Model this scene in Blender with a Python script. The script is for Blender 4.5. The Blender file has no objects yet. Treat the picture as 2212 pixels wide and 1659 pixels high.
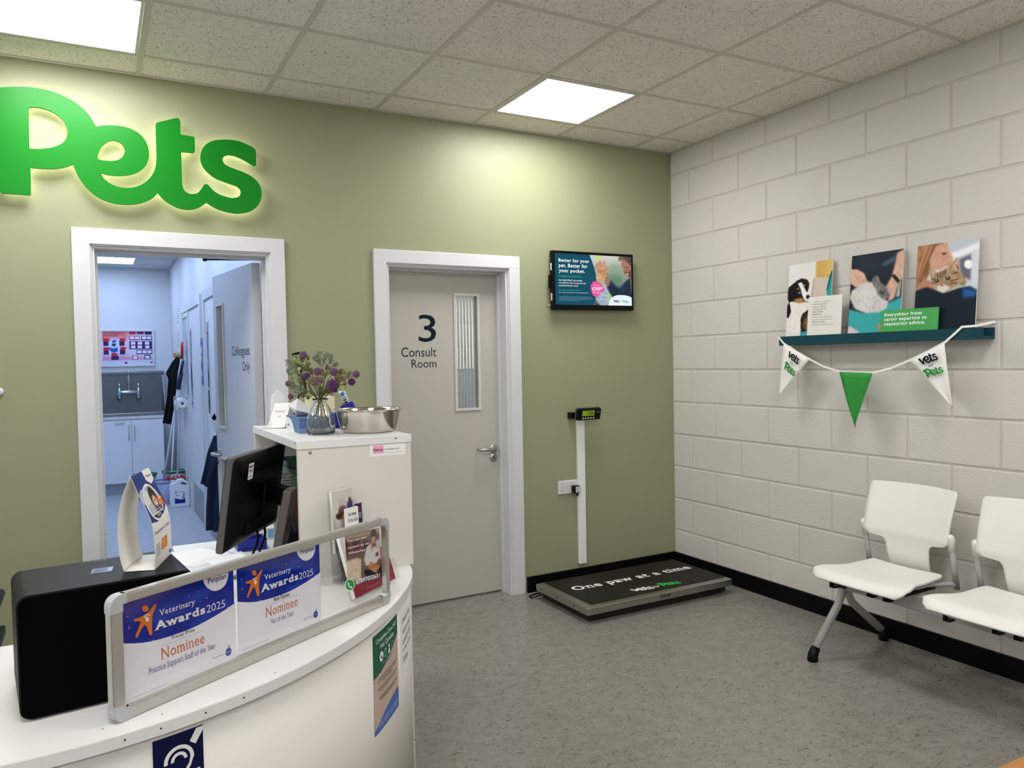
import bpy, bmesh, math, random
import numpy as np
from mathutils import Vector, Matrix, Euler

random.seed(7)
np.random.seed(7)
SC = bpy.context.scene
COL = SC.collection

# ------------------------------------------------------------------ camera
CEIL = 2.887
CAM = Vector((-3.5662, -4.1573, 1.4629))
ROT = Euler((1.540955, 0.018765, -0.501683), 'XYZ')
FPX, IW, IH = 1647.49, 2212.0, 1659.0
cd = bpy.data.cameras.new('camera')
cd.sensor_width = 36.0
cd.lens = FPX / IW * 36.0
cd.clip_start = 0.02
cam = bpy.data.objects.new('camera', cd)
COL.objects.link(cam)
cam.location = CAM
cam.rotation_euler = ROT
SC.camera = cam

# ------------------------------------------------------------------ view, world
vs = SC.view_settings
vs.view_transform = 'Standard'
vs.look = 'None'
vs.gamma = 1.0
vs.use_curve_mapping = False
vs.exposure = 1.5
PANEL = 9.0        # radiance of the ceiling panels
PANEL_COL = (1.0, 1.0, 1.01)
COR_PANEL = 4.3
COR_COL = (0.61, 0.80, 1.22)
wd = bpy.data.worlds.new('world')
SC.world = wd
wd.use_nodes = True
wd.node_tree.nodes['Background'].inputs[0].default_value = (0.5, 0.5, 0.5, 1)
wd.node_tree.nodes['Background'].inputs[1].default_value = 0.02

RM = ROT.to_matrix()


def PX(px, py, **k):
    """point where the sight line of a photo pixel meets a plane X=, Y= or Z="""
    d = RM @ Vector(((px - IW / 2) / FPX, -(py - IH / 2) / FPX, -1.0))
    ax = {'X': 0, 'Y': 1, 'Z': 2}[list(k)[0]]
    t = (list(k.values())[0] - CAM[ax]) / d[ax]
    return CAM + d * t


# ------------------------------------------------------------------ materials
def lin(c):
    return tuple(((v / 255.0) / 12.92 if v / 255.0 <= 0.04045 else ((v / 255.0 + 0.055) / 1.055) ** 2.4) for v in c)


MATS = {}


def mat(name, rgb=(200, 200, 200), rough=0.5, metal=0.0, spec=0.5, bump=None, mottle=None, trans=0.0, alpha=1.0, ior=1.45, coat=0.0, emit=None, estr=0.0):
    if name in MATS:
        return MATS[name]
    m = bpy.data.materials.new(name)
    m.use_nodes = True
    nt = m.node_tree
    b = nt.nodes['Principled BSDF']
    b.inputs['Base Color'].default_value = (*lin(rgb), 1)
    b.inputs['Roughness'].default_value = rough
    b.inputs['Metallic'].default_value = metal
    b.inputs['Specular IOR Level'].default_value = spec
    b.inputs['IOR'].default_value = ior
    b.inputs['Transmission Weight'].default_value = trans
    b.inputs['Alpha'].default_value = alpha
    b.inputs['Coat Weight'].default_value = coat
    if emit:
        b.inputs['Emission Color'].default_value = (*emit, 1)
        b.inputs['Emission Strength'].default_value = estr
    tc = None
    if bump or mottle:
        tc = nt.nodes.new('ShaderNodeNewGeometry')
    if bump:                      # (scale, strength, distance)
        n = nt.nodes.new('ShaderNodeTexNoise')
        n.inputs['Scale'].default_value = bump[0]
        n.inputs['Detail'].default_value = 4
        nt.links.new(tc.outputs['Position'], n.inputs['Vector'])
        bp = nt.nodes.new('ShaderNodeBump')
        bp.inputs['Strength'].default_value = bump[1]
        bp.inputs['Distance'].default_value = bump[2]
        nt.links.new(n.outputs[0], bp.inputs['Height'])
        nt.links.new(bp.outputs[0], b.inputs['Normal'])
    if mottle:                    # (scale, rgb2, amount)
        n = nt.nodes.new('ShaderNodeTexNoise')
        n.inputs['Scale'].default_value = mottle[0]
        n.inputs['Detail'].default_value = 5
        nt.links.new(tc.outputs['Position'], n.inputs['Vector'])
        r = nt.nodes.new('ShaderNodeValToRGB')
        r.color_ramp.elements[0].position = 0.35
        r.color_ramp.elements[1].position = 0.7
        c2 = tuple(a + (c - a) * mottle[2] for a, c in zip(rgb, mottle[1]))
        r.color_ramp.elements[0].color = (*lin(rgb), 1)
        r.color_ramp.elements[1].color = (*lin(c2), 1)
        nt.links.new(n.outputs[0], r.inputs[0])
        nt.links.new(r.outputs[0], b.inputs['Base Color'])
    MATS[name] = m
    return m


def math_node(nt, op, a, b=None):
    n = nt.nodes.new('ShaderNodeMath')
    n.operation = op
    for i, v in enumerate((a, b)):
        if v is None:
            continue
        if isinstance(v, (int, float)):
            n.inputs[i].default_value = v
        else:
            nt.links.new(v, n.inputs[i])
    return n.outputs[0]


def flecked(name, base, base2, fleck, layers, rough, big=1.2, bump=0.0, spec=0.5):
    """speckled surface: soft mottling plus thresholded small flecks. layers: (scale, sx, sy, low, high, amount)"""
    m = bpy.data.materials.new(name)
    m.use_nodes = True
    nt = m.node_tree
    b = nt.nodes['Principled BSDF']
    b.inputs['Roughness'].default_value = rough
    b.inputs['Specular IOR Level'].default_value = spec
    tc = nt.nodes.new('ShaderNodeNewGeometry')
    n = nt.nodes.new('ShaderNodeTexNoise')
    n.inputs['Scale'].default_value = big
    n.inputs['Detail'].default_value = 8
    n.inputs['Roughness'].default_value = 0.75
    nt.links.new(tc.outputs['Position'], n.inputs['Vector'])
    r = nt.nodes.new('ShaderNodeValToRGB')
    r.color_ramp.elements[0].position = 0.3
    r.color_ramp.elements[1].position = 0.7
    r.color_ramp.elements[0].color = (*lin(base), 1)
    r.color_ramp.elements[1].color = (*lin(base2), 1)
    nt.links.new(n.outputs[0], r.inputs[0])
    cur = r.outputs[0]
    hs = None
    for i, (sc, sx, sy, lo, hi, am) in enumerate(layers):
        mp = nt.nodes.new('ShaderNodeMapping')
        mp.inputs['Scale'].default_value = (sx, sy, 1)
        mp.inputs['Rotation'].default_value = (0, 0, 0.7 * i)
        mp.inputs['Location'].default_value = (3.1 * i, 1.7 * i, 0)
        nt.links.new(tc.outputs['Position'], mp.inputs['Vector'])
        q = nt.nodes.new('ShaderNodeTexNoise')
        q.inputs['Scale'].default_value = sc
        q.inputs['Detail'].default_value = 2
        q.inputs['Distortion'].default_value = 1.2
        nt.links.new(mp.outputs[0], q.inputs['Vector'])
        k = nt.nodes.new('ShaderNodeMapRange')
        k.inputs['From Min'].default_value = lo
        k.inputs['From Max'].default_value = hi
        k.inputs['To Max'].default_value = am
        nt.links.new(q.outputs[0], k.inputs['Value'])
        mx = nt.nodes.new('ShaderNodeMix')
        mx.data_type = 'RGBA'
        nt.links.new(k.outputs[0], mx.inputs[0])
        nt.links.new(cur, mx.inputs[6])
        mx.inputs[7].default_value = (*lin(fleck), 1)
        cur = mx.outputs[2]
        hs = k.outputs[0] if hs is None else math_node(nt, 'MAXIMUM', hs, k.outputs[0])
    nt.links.new(cur, b.inputs['Base Color'])
    if bump:
        bp = nt.nodes.new('ShaderNodeBump')
        bp.invert = True
        bp.inputs['Strength'].default_value = bump
        bp.inputs['Distance'].default_value = 0.002
        nt.links.new(hs, bp.inputs['Height'])
        nt.links.new(bp.outputs[0], b.inputs['Normal'])
    MATS[name] = m
    return m


def attr_mat(name, rough=0.45, emit=0.0):
    m = bpy.data.materials.new(name)
    m.use_nodes = True
    nt = m.node_tree
    b = nt.nodes['Principled BSDF']
    a = nt.nodes.new('ShaderNodeAttribute')
    a.attribute_name = 'Col'
    b.inputs['Roughness'].default_value = rough
    b.inputs['Specular IOR Level'].default_value = 0.12
    if emit:
        b.inputs['Base Color'].default_value = (0.004, 0.004, 0.004, 1)
        nt.links.new(a.outputs['Color'], b.inputs['Emission Color'])
        b.inputs['Emission Strength'].default_value = emit
    else:
        nt.links.new(a.outputs['Color'], b.inputs['Base Color'])
    MATS[name] = m
    return m


def clear_mat(name, tint, refl):
    """thin clear sheet: see-through with a fresnel reflection"""
    m = bpy.data.materials.new(name)
    m.use_nodes = True
    nt = m.node_tree
    nt.nodes.remove(nt.nodes['Principled BSDF'])
    t = nt.nodes.new('ShaderNodeBsdfTransparent')
    t.inputs[0].default_value = (*tint, 1)
    g = nt.nodes.new('ShaderNodeBsdfGlossy')
    g.inputs['Roughness'].default_value = refl
    mx = nt.nodes.new('ShaderNodeMixShader')
    mx.inputs[0].default_value = 0.045
    nt.links.new(t.outputs[0], mx.inputs[1])
    nt.links.new(g.outputs[0], mx.inputs[2])
    nt.links.new(mx.outputs[0], nt.nodes['Material Output'].inputs[0])
    MATS[name] = m
    return m


def wood_mat(name, c1, c2, rough=0.45):
    m = bpy.data.materials.new(name)
    m.use_nodes = True
    nt = m.node_tree
    b = nt.nodes['Principled BSDF']
    b.inputs['Roughness'].default_value = rough
    tc = nt.nodes.new('ShaderNodeTexCoord')
    mp = nt.nodes.new('ShaderNodeMapping')
    mp.inputs['Scale'].default_value = (1.5, 18, 18)
    nt.links.new(tc.outputs['Object'], mp.inputs['Vector'])
    n = nt.nodes.new('ShaderNodeTexNoise')
    n.inputs['Scale'].default_value = 3
    n.inputs['Detail'].default_value = 6
    nt.links.new(mp.outputs[0], n.inputs['Vector'])
    r = nt.nodes.new('ShaderNodeValToRGB')
    r.color_ramp.elements[0].color = (*lin(c1), 1)
    r.color_ramp.elements[1].color = (*lin(c2), 1)
    nt.links.new(n.outputs[0], r.inputs[0])
    nt.links.new(r.outputs[0], b.inputs['Base Color'])
    MATS[name] = m
    return m


M_GREEN = mat('green_paint', (151, 153, 121), 0.42, spec=0.35, bump=(220, 0.06, 0.001))
M_BLOCK = mat('painted_block', (207, 202, 194), 0.55, bump=(95, 0.55, 0.004))
M_MORTAR = mat('painted_mortar', (196, 190, 180), 0.7, bump=(140, 0.4, 0.003))
M_TRIM = mat('white_gloss_trim', (212, 212, 213), 0.35)
M_TILE = flecked('fissured_tile', (232, 226, 216), (240, 234, 225), (116, 105, 90), [(125, 1, .55, .615, .675, .72), (175, .6, 1, .62, .68, .68)], 0.9, big=6, bump=0.5)
M_GRID = mat('ceiling_grid_metal', (203, 196, 184), 0.5)
M_FLOOR = flecked('flecked_vinyl', (118, 115, 107), (140, 137, 129), (50, 47, 40), [(85, .4, 1, .615, .70, .55), (52, .45, 1, .665, .73, .62), (130, 1, .45, .60, .70, .42)], 0.27, big=14, spec=0.45)
M_FLOOR2 = flecked('brightened_corridor_vinyl', (176, 178, 182), (190, 192, 196), (130, 132, 136), [(85, .4, 1, .615, .70, .5), (130, 1, .45, .60, .70, .4)], 0.25, big=14, spec=0.45)  # floor vinyl lightened: the corridor's brighter light is put into its colour
M_BLACK = mat('black_skirting', (6, 6, 7), 0.45, spec=0.15)
M_DOOR = mat('grey_beige_door', (184, 179, 169), 0.5)
M_COR = mat('white_painted_wall', (214, 216, 218), 0.5, bump=(120, 0.08, 0.001))
M_WHITE = mat('white_laminate', (225, 223, 219), 0.35, bump=(400, 0.03, 0.0005))
M_PANELW = mat('white_panel', (214, 209, 201), 0.45, bump=(300, 0.04, 0.0005))
M_DARK = mat('dark_gap', (22, 20, 18), 0.8)
M_STEEL = mat('brushed_steel', (176, 174, 168), 0.32, 1.0, bump=(260, 0.05, 0.0005))
M_CHROME = mat('chrome', (215, 215, 215), 0.1, 1.0)
M_BOWL = mat('polished_steel', (205, 200, 192), 0.16, 1.0)
M_ALU = mat('anodised_aluminium', (190, 187, 180), 0.38, 0.7, bump=(300, 0.06, 0.0005))
M_ALUC = mat('grey_plastic_corner', (176, 178, 178), 0.35)
M_BLKP = mat('black_plastic', (8, 8, 9), 0.42, spec=0.18, bump=(500, 0.05, 0.0004))
M_BLKM = mat('matte_black_casing', (14, 14, 15), 0.55, spec=0.3, bump=(600, 0.08, 0.0004))
M_BLKF = mat('black_grille_cloth', (4, 4, 5), 0.9, spec=0.05)
M_GREYP = mat('dark_grey_plastic', (84, 80, 78), 0.45)
M_PAPER = mat('white_paper', (238, 236, 232), 0.6)
M_CARD = mat('white_card', (228, 224, 216), 0.45)
M_SEAT = mat('off_white_plastic', (228, 225, 217), 0.42, spec=0.35, bump=(420, 0.04, 0.0004))
M_GMET = mat('grey_metal_paint', (170, 168, 165), 0.4)
M_TEAL = mat('dark_teal_paint', (16, 64, 74), 0.45, spec=0.25)
M_SIGN = mat('green_sign_face', (14, 122, 26), 0.36, spec=0.25)
M_GLASS = mat('clear_glass', (250, 252, 250), 0.0, trans=1.0, ior=1.45)
M_ACRY = clear_mat('clear_acrylic', (0.97, 0.97, 0.97), 0.04)
M_WINP = clear_mat('window_pane', (0.93, 0.95, 0.94), 0.05)
M_FROST = mat('frosted_strip', (236, 242, 246), 0.5, emit=None)
M_PANELL = mat('light_diffuser', (255, 255, 255), 0.6, emit=PANEL_COL, estr=PANEL)
M_CORL = mat('corridor_light_diffuser', (255, 255, 255), 0.6, emit=COR_COL, estr=COR_PANEL)
M_PRINT = attr_mat('flat_print', 0.42)
M_GLOSSP = attr_mat('gloss_print', 0.25)
M_SCREEN = attr_mat('lit_screen', 0.15, 0.34)
M_WOOD = wood_mat('oak_veneer', (150, 96, 44), (186, 128, 66))
M_HALO = mat('sign_led_backing', (255, 255, 230), 0.6, emit=(1.0, 0.97, 0.74), estr=1.7)


# ------------------------------------------------------------------ object helpers
ORG = {}


def empty(name, loc, label=None, cat=None, group=None, kind=None):
    o = bpy.data.objects.new(name, None)
    COL.objects.link(o)
    o.location = loc
    o.empty_display_size = 0.05
    ORG[o.name] = Vector(loc)
    return tag(o, label, cat, group, kind)


def tag(o, label=None, cat=None, group=None, kind=None):
    if label:
        o['label'] = label
    if cat:
        o['category'] = cat
    if group:
        o['group'] = group
    if kind:
        o['kind'] = kind
    return o


def link_mesh(name, me, m, parent=None, loc=None):
    """me holds world coordinates; origin goes to loc / the parent's origin"""
    if parent is not None:
        org = ORG[parent.name]
    else:
        if loc is None:
            co = np.empty(len(me.vertices) * 3)
            me.vertices.foreach_get('co', co)
            co = co.reshape(-1, 3)
            lo, hi = co.min(0), co.max(0)
            loc = Vector(((lo[0] + hi[0]) / 2, (lo[1] + hi[1]) / 2, lo[2]))
        org = Vector(loc)
    me.transform(Matrix.Translation(-org))
    ms = m if isinstance(m, (list, tuple)) else [m]
    for x in ms:
        me.materials.append(x)
    o = bpy.data.objects.new(name, me)
    me.name = name
    COL.objects.link(o)
    ORG[o.name] = org
    if parent is not None:
        o.parent = parent
    else:
        o.location = org
    return o


class MB:
    """collects geometry in world coordinates, build() links it as one mesh"""

    def __init__(s):
        s.bm = bmesh.new()
        s.smooth = False

    def _new(s, vs, fs, smooth=False):
        v = [s.bm.verts.new(p) for p in vs]
        out = []
        for f in fs:
            try:
                fc = s.bm.faces.new([v[i] for i in f])
                fc.smooth = smooth
                out.append(fc)
            except ValueError:
                pass
        return v, out

    def box(s, lo, hi, bev=0.0, M=None, seg=2):
        x0, y0, z0 = [min(a, b) for a, b in zip(lo, hi)]
        x1, y1, z1 = [max(a, b) for a, b in zip(lo, hi)]
        vs = [(x0, y0, z0), (x1, y0, z0), (x1, y1, z0), (x0, y1, z0), (x0, y0, z1), (x1, y0, z1), (x1, y1, z1), (x0, y1, z1)]
        vs = [Vector(v) for v in vs]
        if M is not None:
            vs = [M @ v for v in vs]
        v, f = s._new(vs, [(3, 2, 1, 0), (4, 5, 6, 7), (0, 1, 5, 4), (1, 2, 6, 5), (2, 3, 7, 6), (3, 0, 4, 7)])
        if bev > 0:
            ed = list({e for x in f for e in x.edges})
            bmesh.ops.bevel(s.bm, geom=ed, offset=bev, segments=seg, affect='EDGES', clamp_overlap=True, profile=0.5)
        return s

    def obox(s, c, size, U, V, bev=0.0, seg=2):
        """box centred on c with axes U, V and U x V"""
        U = Vector(U).normalized()
        V = Vector(V).normalized()
        N = U.cross(V)
        M = Matrix.Translation(Vector(c)) @ Matrix((U, V, N)).transposed().to_4x4()
        h = [a / 2 for a in size]
        return s.box((-h[0], -h[1], -h[2]), h, bev, M, seg)

    def prism(s, pts, ext, bev=0.0):
        """closed polygon (3D points) pushed along vector ext"""
        n = len(pts)
        e = Vector(ext)
        vs = [Vector(p) for p in pts] + [Vector(p) + e for p in pts]
        fs = [tuple(range(n - 1, -1, -1)), tuple(range(n, 2 * n))] + [(i, (i + 1) % n, (i + 1) % n + n, i + n) for i in range(n)]
        v, f = s._new(vs, fs)
        bmesh.ops.recalc_face_normals(s.bm, faces=f)
        if bev:
            ed = list(set(f[0].edges) | set(f[1].edges))
            bmesh.ops.bevel(s.bm, geom=ed, offset=bev, segments=2, affect='EDGES', clamp_overlap=True)
        return s

    def tube(s, path, r, n=12, caps=True, closed=False):
        """swept round tube along path; r is a number or one radius per point"""
        P = [Vector(p) for p in path]
        R = r if isinstance(r, (list, tuple)) else [r] * len(P)
        rings = []
        up = None
        for i, p in enumerate(P):
            if closed:
                t = P[(i + 1) % len(P)] - P[i - 1]
            else:
                t = P[min(i + 1, len(P) - 1)] - P[max(i - 1, 0)]
            t.normalize()
            if up is None:
                up = t.orthogonal().normalized()
            else:
                up = (up - t * up.dot(t))
                up = up.normalized() if up.length > 1e-6 else t.orthogonal().normalized()
            w = t.cross(up)
            rings.append([s.bm.verts.new(p + (up * math.cos(a) + w * math.sin(a)) * R[i]) for a in [2 * math.pi * k / n for k in range(n)]])
        m = len(rings)
        for i in range(m if closed else m - 1):
            A, B = rings[i], rings[(i + 1) % m]
            for k in range(n):
                f = s.bm.faces.new((A[k], A[(k + 1) % n], B[(k + 1) % n], B[k]))
                f.smooth = True
        if caps and not closed:
            s.bm.faces.new(rings[0][::-1])
            s.bm.faces.new(rings[-1])
        return s

    def lathe(s, prof, c, axis=(0, 0, 1), n=32, closed=False, smooth=True):
        """profile of (radius, height) turned about axis through c"""
        A = Vector(axis).normalized()
        U = A.orthogonal().normalized()
        W = A.cross(U)
        c = Vector(c)
        rings = []
        for r, h in prof:
            if r < 1e-6:
                rings.append([s.bm.verts.new(c + A * h)])
            else:
                rings.append([s.bm.verts.new(c + A * h + (U * math.cos(t) + W * math.sin(t)) * r) for t in [2 * math.pi * k / n for k in range(n)]])
        m = len(rings)
        for i in range(m if closed else m - 1):
            a, b = rings[i], rings[(i + 1) % m]
            for k in range(n):
                k2 = (k + 1) % n
                if len(a) == 1 and len(b) == 1:
                    break
                if len(a) == 1:
                    f = s.bm.faces.new((a[0], b[k2], b[k]))
                elif len(b) == 1:
                    f = s.bm.faces.new((a[k], a[k2], b[0]))
                else:
                    f = s.bm.faces.new((a[k], a[k2], b[k2], b[k]))
                f.smooth = smooth
        return s

    def cyl(s, a, b, r, n=24, bev=0.0):
        a, b = Vector(a), Vector(b)
        L = (b - a).length
        pr = [(0, 0), (r - bev, 0), (r, bev), (r, L - bev), (r - bev, L), (0, L)] if bev else [(0, 0), (r, 0), (r, L), (0, L)]
        s.lathe(pr, a, b - a, n, smooth=False)
        for f in s.bm.faces:
            pass
        return s

    def grid(s, fn, nu, nv, smooth=True, flip=False):
        vs = [[s.bm.verts.new(fn(i / nu, j / nv)) for i in range(nu + 1)] for j in range(nv + 1)]
        for j in range(nv):
            for i in range(nu):
                q = (vs[j][i], vs[j][i + 1], vs[j + 1][i + 1], vs[j + 1][i])
                f = s.bm.faces.new(q[::-1] if flip else q)
                f.smooth = smooth
        return s

    def build(s, name, m, parent=None, loc=None, recalc=True):
        if recalc:
            bmesh.ops.recalc_face_normals(s.bm, faces=s.bm.faces)
        me = bpy.data.meshes.new(name)
        s.bm.to_mesh(me)
        s.bm.free()
        return link_mesh(name, me, m, parent, loc)


def solid(o, th, offset=-1, sub=0):
    q = o.modifiers.new('thickness', 'SOLIDIFY')
    q.thickness = th
    q.offset = offset
    if sub:
        w = o.modifiers.new('round', 'SUBSURF')
        w.levels = w.render_levels = sub
    return o


def copy_tree(o, parent=None, move=None):
    c = o.copy()
    COL.objects.link(c)
    ORG[c.name] = ORG[o.name].copy()
    if parent is not None:
        c.parent = parent
    if move is not None:
        c.location = c.location + Vector(move)
        ORG[c.name] += Vector(move)
    for ch in list(o.children):
        copy_tree(ch, c)
    return c


# ------------------------------------------------------------------ flat print: text, shapes, pictures
def homog(quad):
    """photo-crop corners TL,TR,BR,BL -> function to (u,v), v up"""
    src = quad
    dst = [(0, 1), (1, 1), (1, 0), (0, 0)]
    A, B = [], []
    for (x, y), (u, v) in zip(src, dst):
        A += [[x, y, 1, 0, 0, 0, -u * x, -u * y], [0, 0, 0, x, y, 1, -v * x, -v * y]]
        B += [u, v]
    h = np.linalg.solve(np.array(A, float), np.array(B, float))

    def f(x, y):
        w = h[6] * x + h[7] * y + 1
        return ((h[0] * x + h[1] * y + h[2]) / w, (h[3] * x + h[4] * y + h[5]) / w)
    return f


TXT = {}


def curve_mesh(cu):
    o = bpy.data.objects.new('tmp', cu)
    COL.objects.link(o)
    dg = bpy.context.evaluated_depsgraph_get()
    me = bpy.data.meshes.new_from_object(o.evaluated_get(dg))
    V = [(v.co.x, v.co.y) for v in me.vertices]
    F = [tuple(p.vertices) for p in me.polygons]
    bpy.data.objects.remove(o)
    bpy.data.curves.remove(cu)
    bpy.data.meshes.remove(me)
    return V, F


def text2d(st, bold=0.0, serif=False, slant=0.0):
    key = (st, bold, serif, slant)
    if key in TXT:
        return TXT[key]
    cu = bpy.data.curves.new('tmp', 'FONT')
    cu.body = st
    cu.size = 1.0
    cu.offset = bold
    cu.resolution_u = 3
    cu.fill_mode = 'FRONT'
    cu.space_character = 1.0 + bold * (2.2 if serif else 1.4) + (0.08 if serif else 0)
    V, F = curve_mesh(cu)
    if serif and V:
        # slab serifs: widen the flat stem ends of every glyph
        par = list(range(len(V)))

        def find(a):
            while par[a] != a:
                par[a] = par[par[a]]
                a = par[a]
            return a
        cnt = {}
        for f in F:
            for a, b in zip(f, f[1:] + f[:1]):
                ra, rb = find(a), find(b)
                if ra != rb:
                    par[ra] = rb
                k = (min(a, b), max(a, b))
                cnt[k] = cnt.get(k, 0) + 1
        ys = {}
        for i, (x, y) in enumerate(V):
            r = find(i)
            lo, hi = ys.get(r, (9, -9))
            ys[r] = (min(lo, y), max(hi, y))
        t, e = 0.045 + bold * 0.5, 0.045 + bold * 0.4
        add = []
        for (a, b), c in cnt.items():
            if c != 1 or abs(V[a][1] - V[b][1]) > 2e-3:
                continue
            L = abs(V[a][0] - V[b][0])
            lo, hi = ys[find(a)]
            if not 0.035 < L < 0.26 or hi - lo < 0.25:
                continue
            x0, x1 = sorted((V[a][0], V[b][0]))
            y = V[a][1]
            if y - lo < 0.03:
                add.append((x0 - e, y, x1 + e, y + t))
            elif hi - y < 0.05:
                add.append((x0 - e, y - t, x1 + e * 0.4, y))
        for x0, y0, x1, y1 in add:
            n = len(V)
            V += [(x0, y0), (x1, y0), (x1, y1), (x0, y1)]
            F.append((n, n + 1, n + 2, n + 3))
    if slant:
        V = [(x + slant * y, y) for x, y in V]
    if V:
        a = np.array(V)
        lo, hi = a.min(0), a.max(0)
    else:
        lo, hi = np.zeros(2), np.ones(2)
    TXT[key] = (V, F, lo, hi)
    return TXT[key]


def fill2d(loops, smooth=False):
    cu = bpy.data.curves.new('tmp', 'CURVE')
    cu.dimensions = '2D'
    cu.fill_mode = 'FRONT'
    cu.resolution_u = 4
    for lp in loops:
        if smooth:
            sp = cu.splines.new('BEZIER')
            sp.bezier_points.add(len(lp) - 1)
            for b, p in zip(sp.bezier_points, lp):
                b.co = (p[0], p[1], 0)
                b.handle_left_type = b.handle_right_type = 'AUTO'
        else:
            sp = cu.splines.new('POLY')
            sp.points.add(len(lp) - 1)
            for b, p in zip(sp.points, lp):
                b.co = (p[0], p[1], 0, 1)
        sp.use_cyclic_u = True
    return curve_mesh(cu)


def circle(cx, cy, r, n=24, ry=None):
    ry = ry or r
    return [(cx + r * math.cos(2 * math.pi * k / n), cy + ry * math.sin(2 * math.pi * k / n)) for k in range(n)]


class Print:
    """flat print on a surface: place(u,v,d) -> world point; h maps photo-crop pixels to (u,v)"""

    def __init__(s, place, h=None):
        s.place, s.h = place, h or (lambda x, y: (x, y))
        s.V, s.F, s.C = [], [], []
        s.cut = []
        s.layer = 2

    def _add(s, V, F, rgb, up=True):
        if up:
            s.layer += 1
        d = 0.0002 * s.layer
        n = len(s.V)
        s.V += [s.place(u, v, d) for u, v in V]
        s.F += [tuple(i + n for i in f) for f in F]
        s.C += [rgb] * len(F)

    def shape(s, loops, rgb, smooth=False, up=True, raw=False):
        if not isinstance(loops[0][0], (tuple, list)):
            loops = [loops]
        lp = loops if raw else [[s.h(*p) for p in l] for l in loops]
        V, F = fill2d(lp, smooth)
        if up:
            s.cut.append((len(s.F), None))
        s._add(V, F, rgb, up)

    def box(s, st, u0, v0, u1, v1, rgb, bold=0.0, serif=False, slant=0.0, base=False, words=False):
        """text fitted to its ink box, or with base=True to baseline and cap height"""
        V, F, lo, hi = text2d(st, bold, serif, slant)
        if not V:
            return
        if base:
            H = text2d('H', bold, serif)
            lo, hi = np.array([lo[0], H[2][1]]), np.array([hi[0], H[3][1]])
        w, h = hi - lo
        if not words:
            s.cut.append((len(s.F), 'lettering'))
        W = [(u0 + (x - lo[0]) / w * (u1 - u0), v0 + (y - lo[1]) / h * (v1 - v0)) for x, y in V]
        if words:             # one piece for each word
            fs = sorted(F, key=lambda f: min(V[i][0] for i in f))
            groups, right = [], -9.0
            for f in fs:
                if min(V[i][0] for i in f) - right > 0.16:
                    groups.append([])
                groups[-1].append(f)
                right = max(right, max(V[i][0] for i in f))
            for g in groups:
                ids = sorted({i for f in g for i in f})
                mp = {i: k for k, i in enumerate(ids)}
                s.cut.append((len(s.F), 'lettering'))
                s._add([W[i] for i in ids], [tuple(mp[i] for i in f) for f in g], rgb, False)
            return
        s._add(W, F, rgb, False)

    def text(s, st, bl, tr, rgb, bold=0.0, serif=False, slant=0.0, base=False):
        """ink box given by crop pixels: bottom left and top right"""
        (u0, v0), (u1, v1) = s.h(*bl), s.h(*tr)
        s.box(st, u0, v0, u1, v1, rgb, bold, serif, slant, base)

    def logo(s, which, u0, v0, u1, v1, rgb):
        loops = LOGO[which]
        a = np.array([p for l in loops for p in l])
        lo, hi = a.min(0), a.max(0)
        lp = [[(u0 + (x - lo[0]) / (hi[0] - lo[0]) * (u1 - u0), v0 + (y - lo[1]) / (hi[1] - lo[1]) * (v1 - v0)) for x, y in l] for l in loops]
        V, F = fill2d(lp, False)
        s.cut.append((len(s.F), 'logo'))
        s._add(V, F, rgb, False)

    def build(s, name, parent, m=None):
        """one mesh for each line of lettering or separate printed shape"""
        cuts = sorted(set([0] + [c for c, _ in s.cut])) + [len(s.F)]
        out = None
        for a, b in zip(cuts, cuts[1:]):
            if a == b:
                continue
            F = s.F[a:b]
            ids = sorted({i for f in F for i in f})
            mp = {i: k for k, i in enumerate(ids)}
            me = bpy.data.meshes.new(name)
            me.from_pydata([tuple(s.V[i]) for i in ids], [], [tuple(mp[i] for i in f) for f in F])
            ca = me.color_attributes.new('Col', 'FLOAT_COLOR', 'CORNER')
            data = []
            for p, c in zip(me.polygons, s.C[a:b]):
                data += [*lin(c), 1.0] * p.loop_total
            ca.data.foreach_set('color', data)
            out = link_mesh(name, me, m or M_PRINT, parent)
        return out


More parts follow.
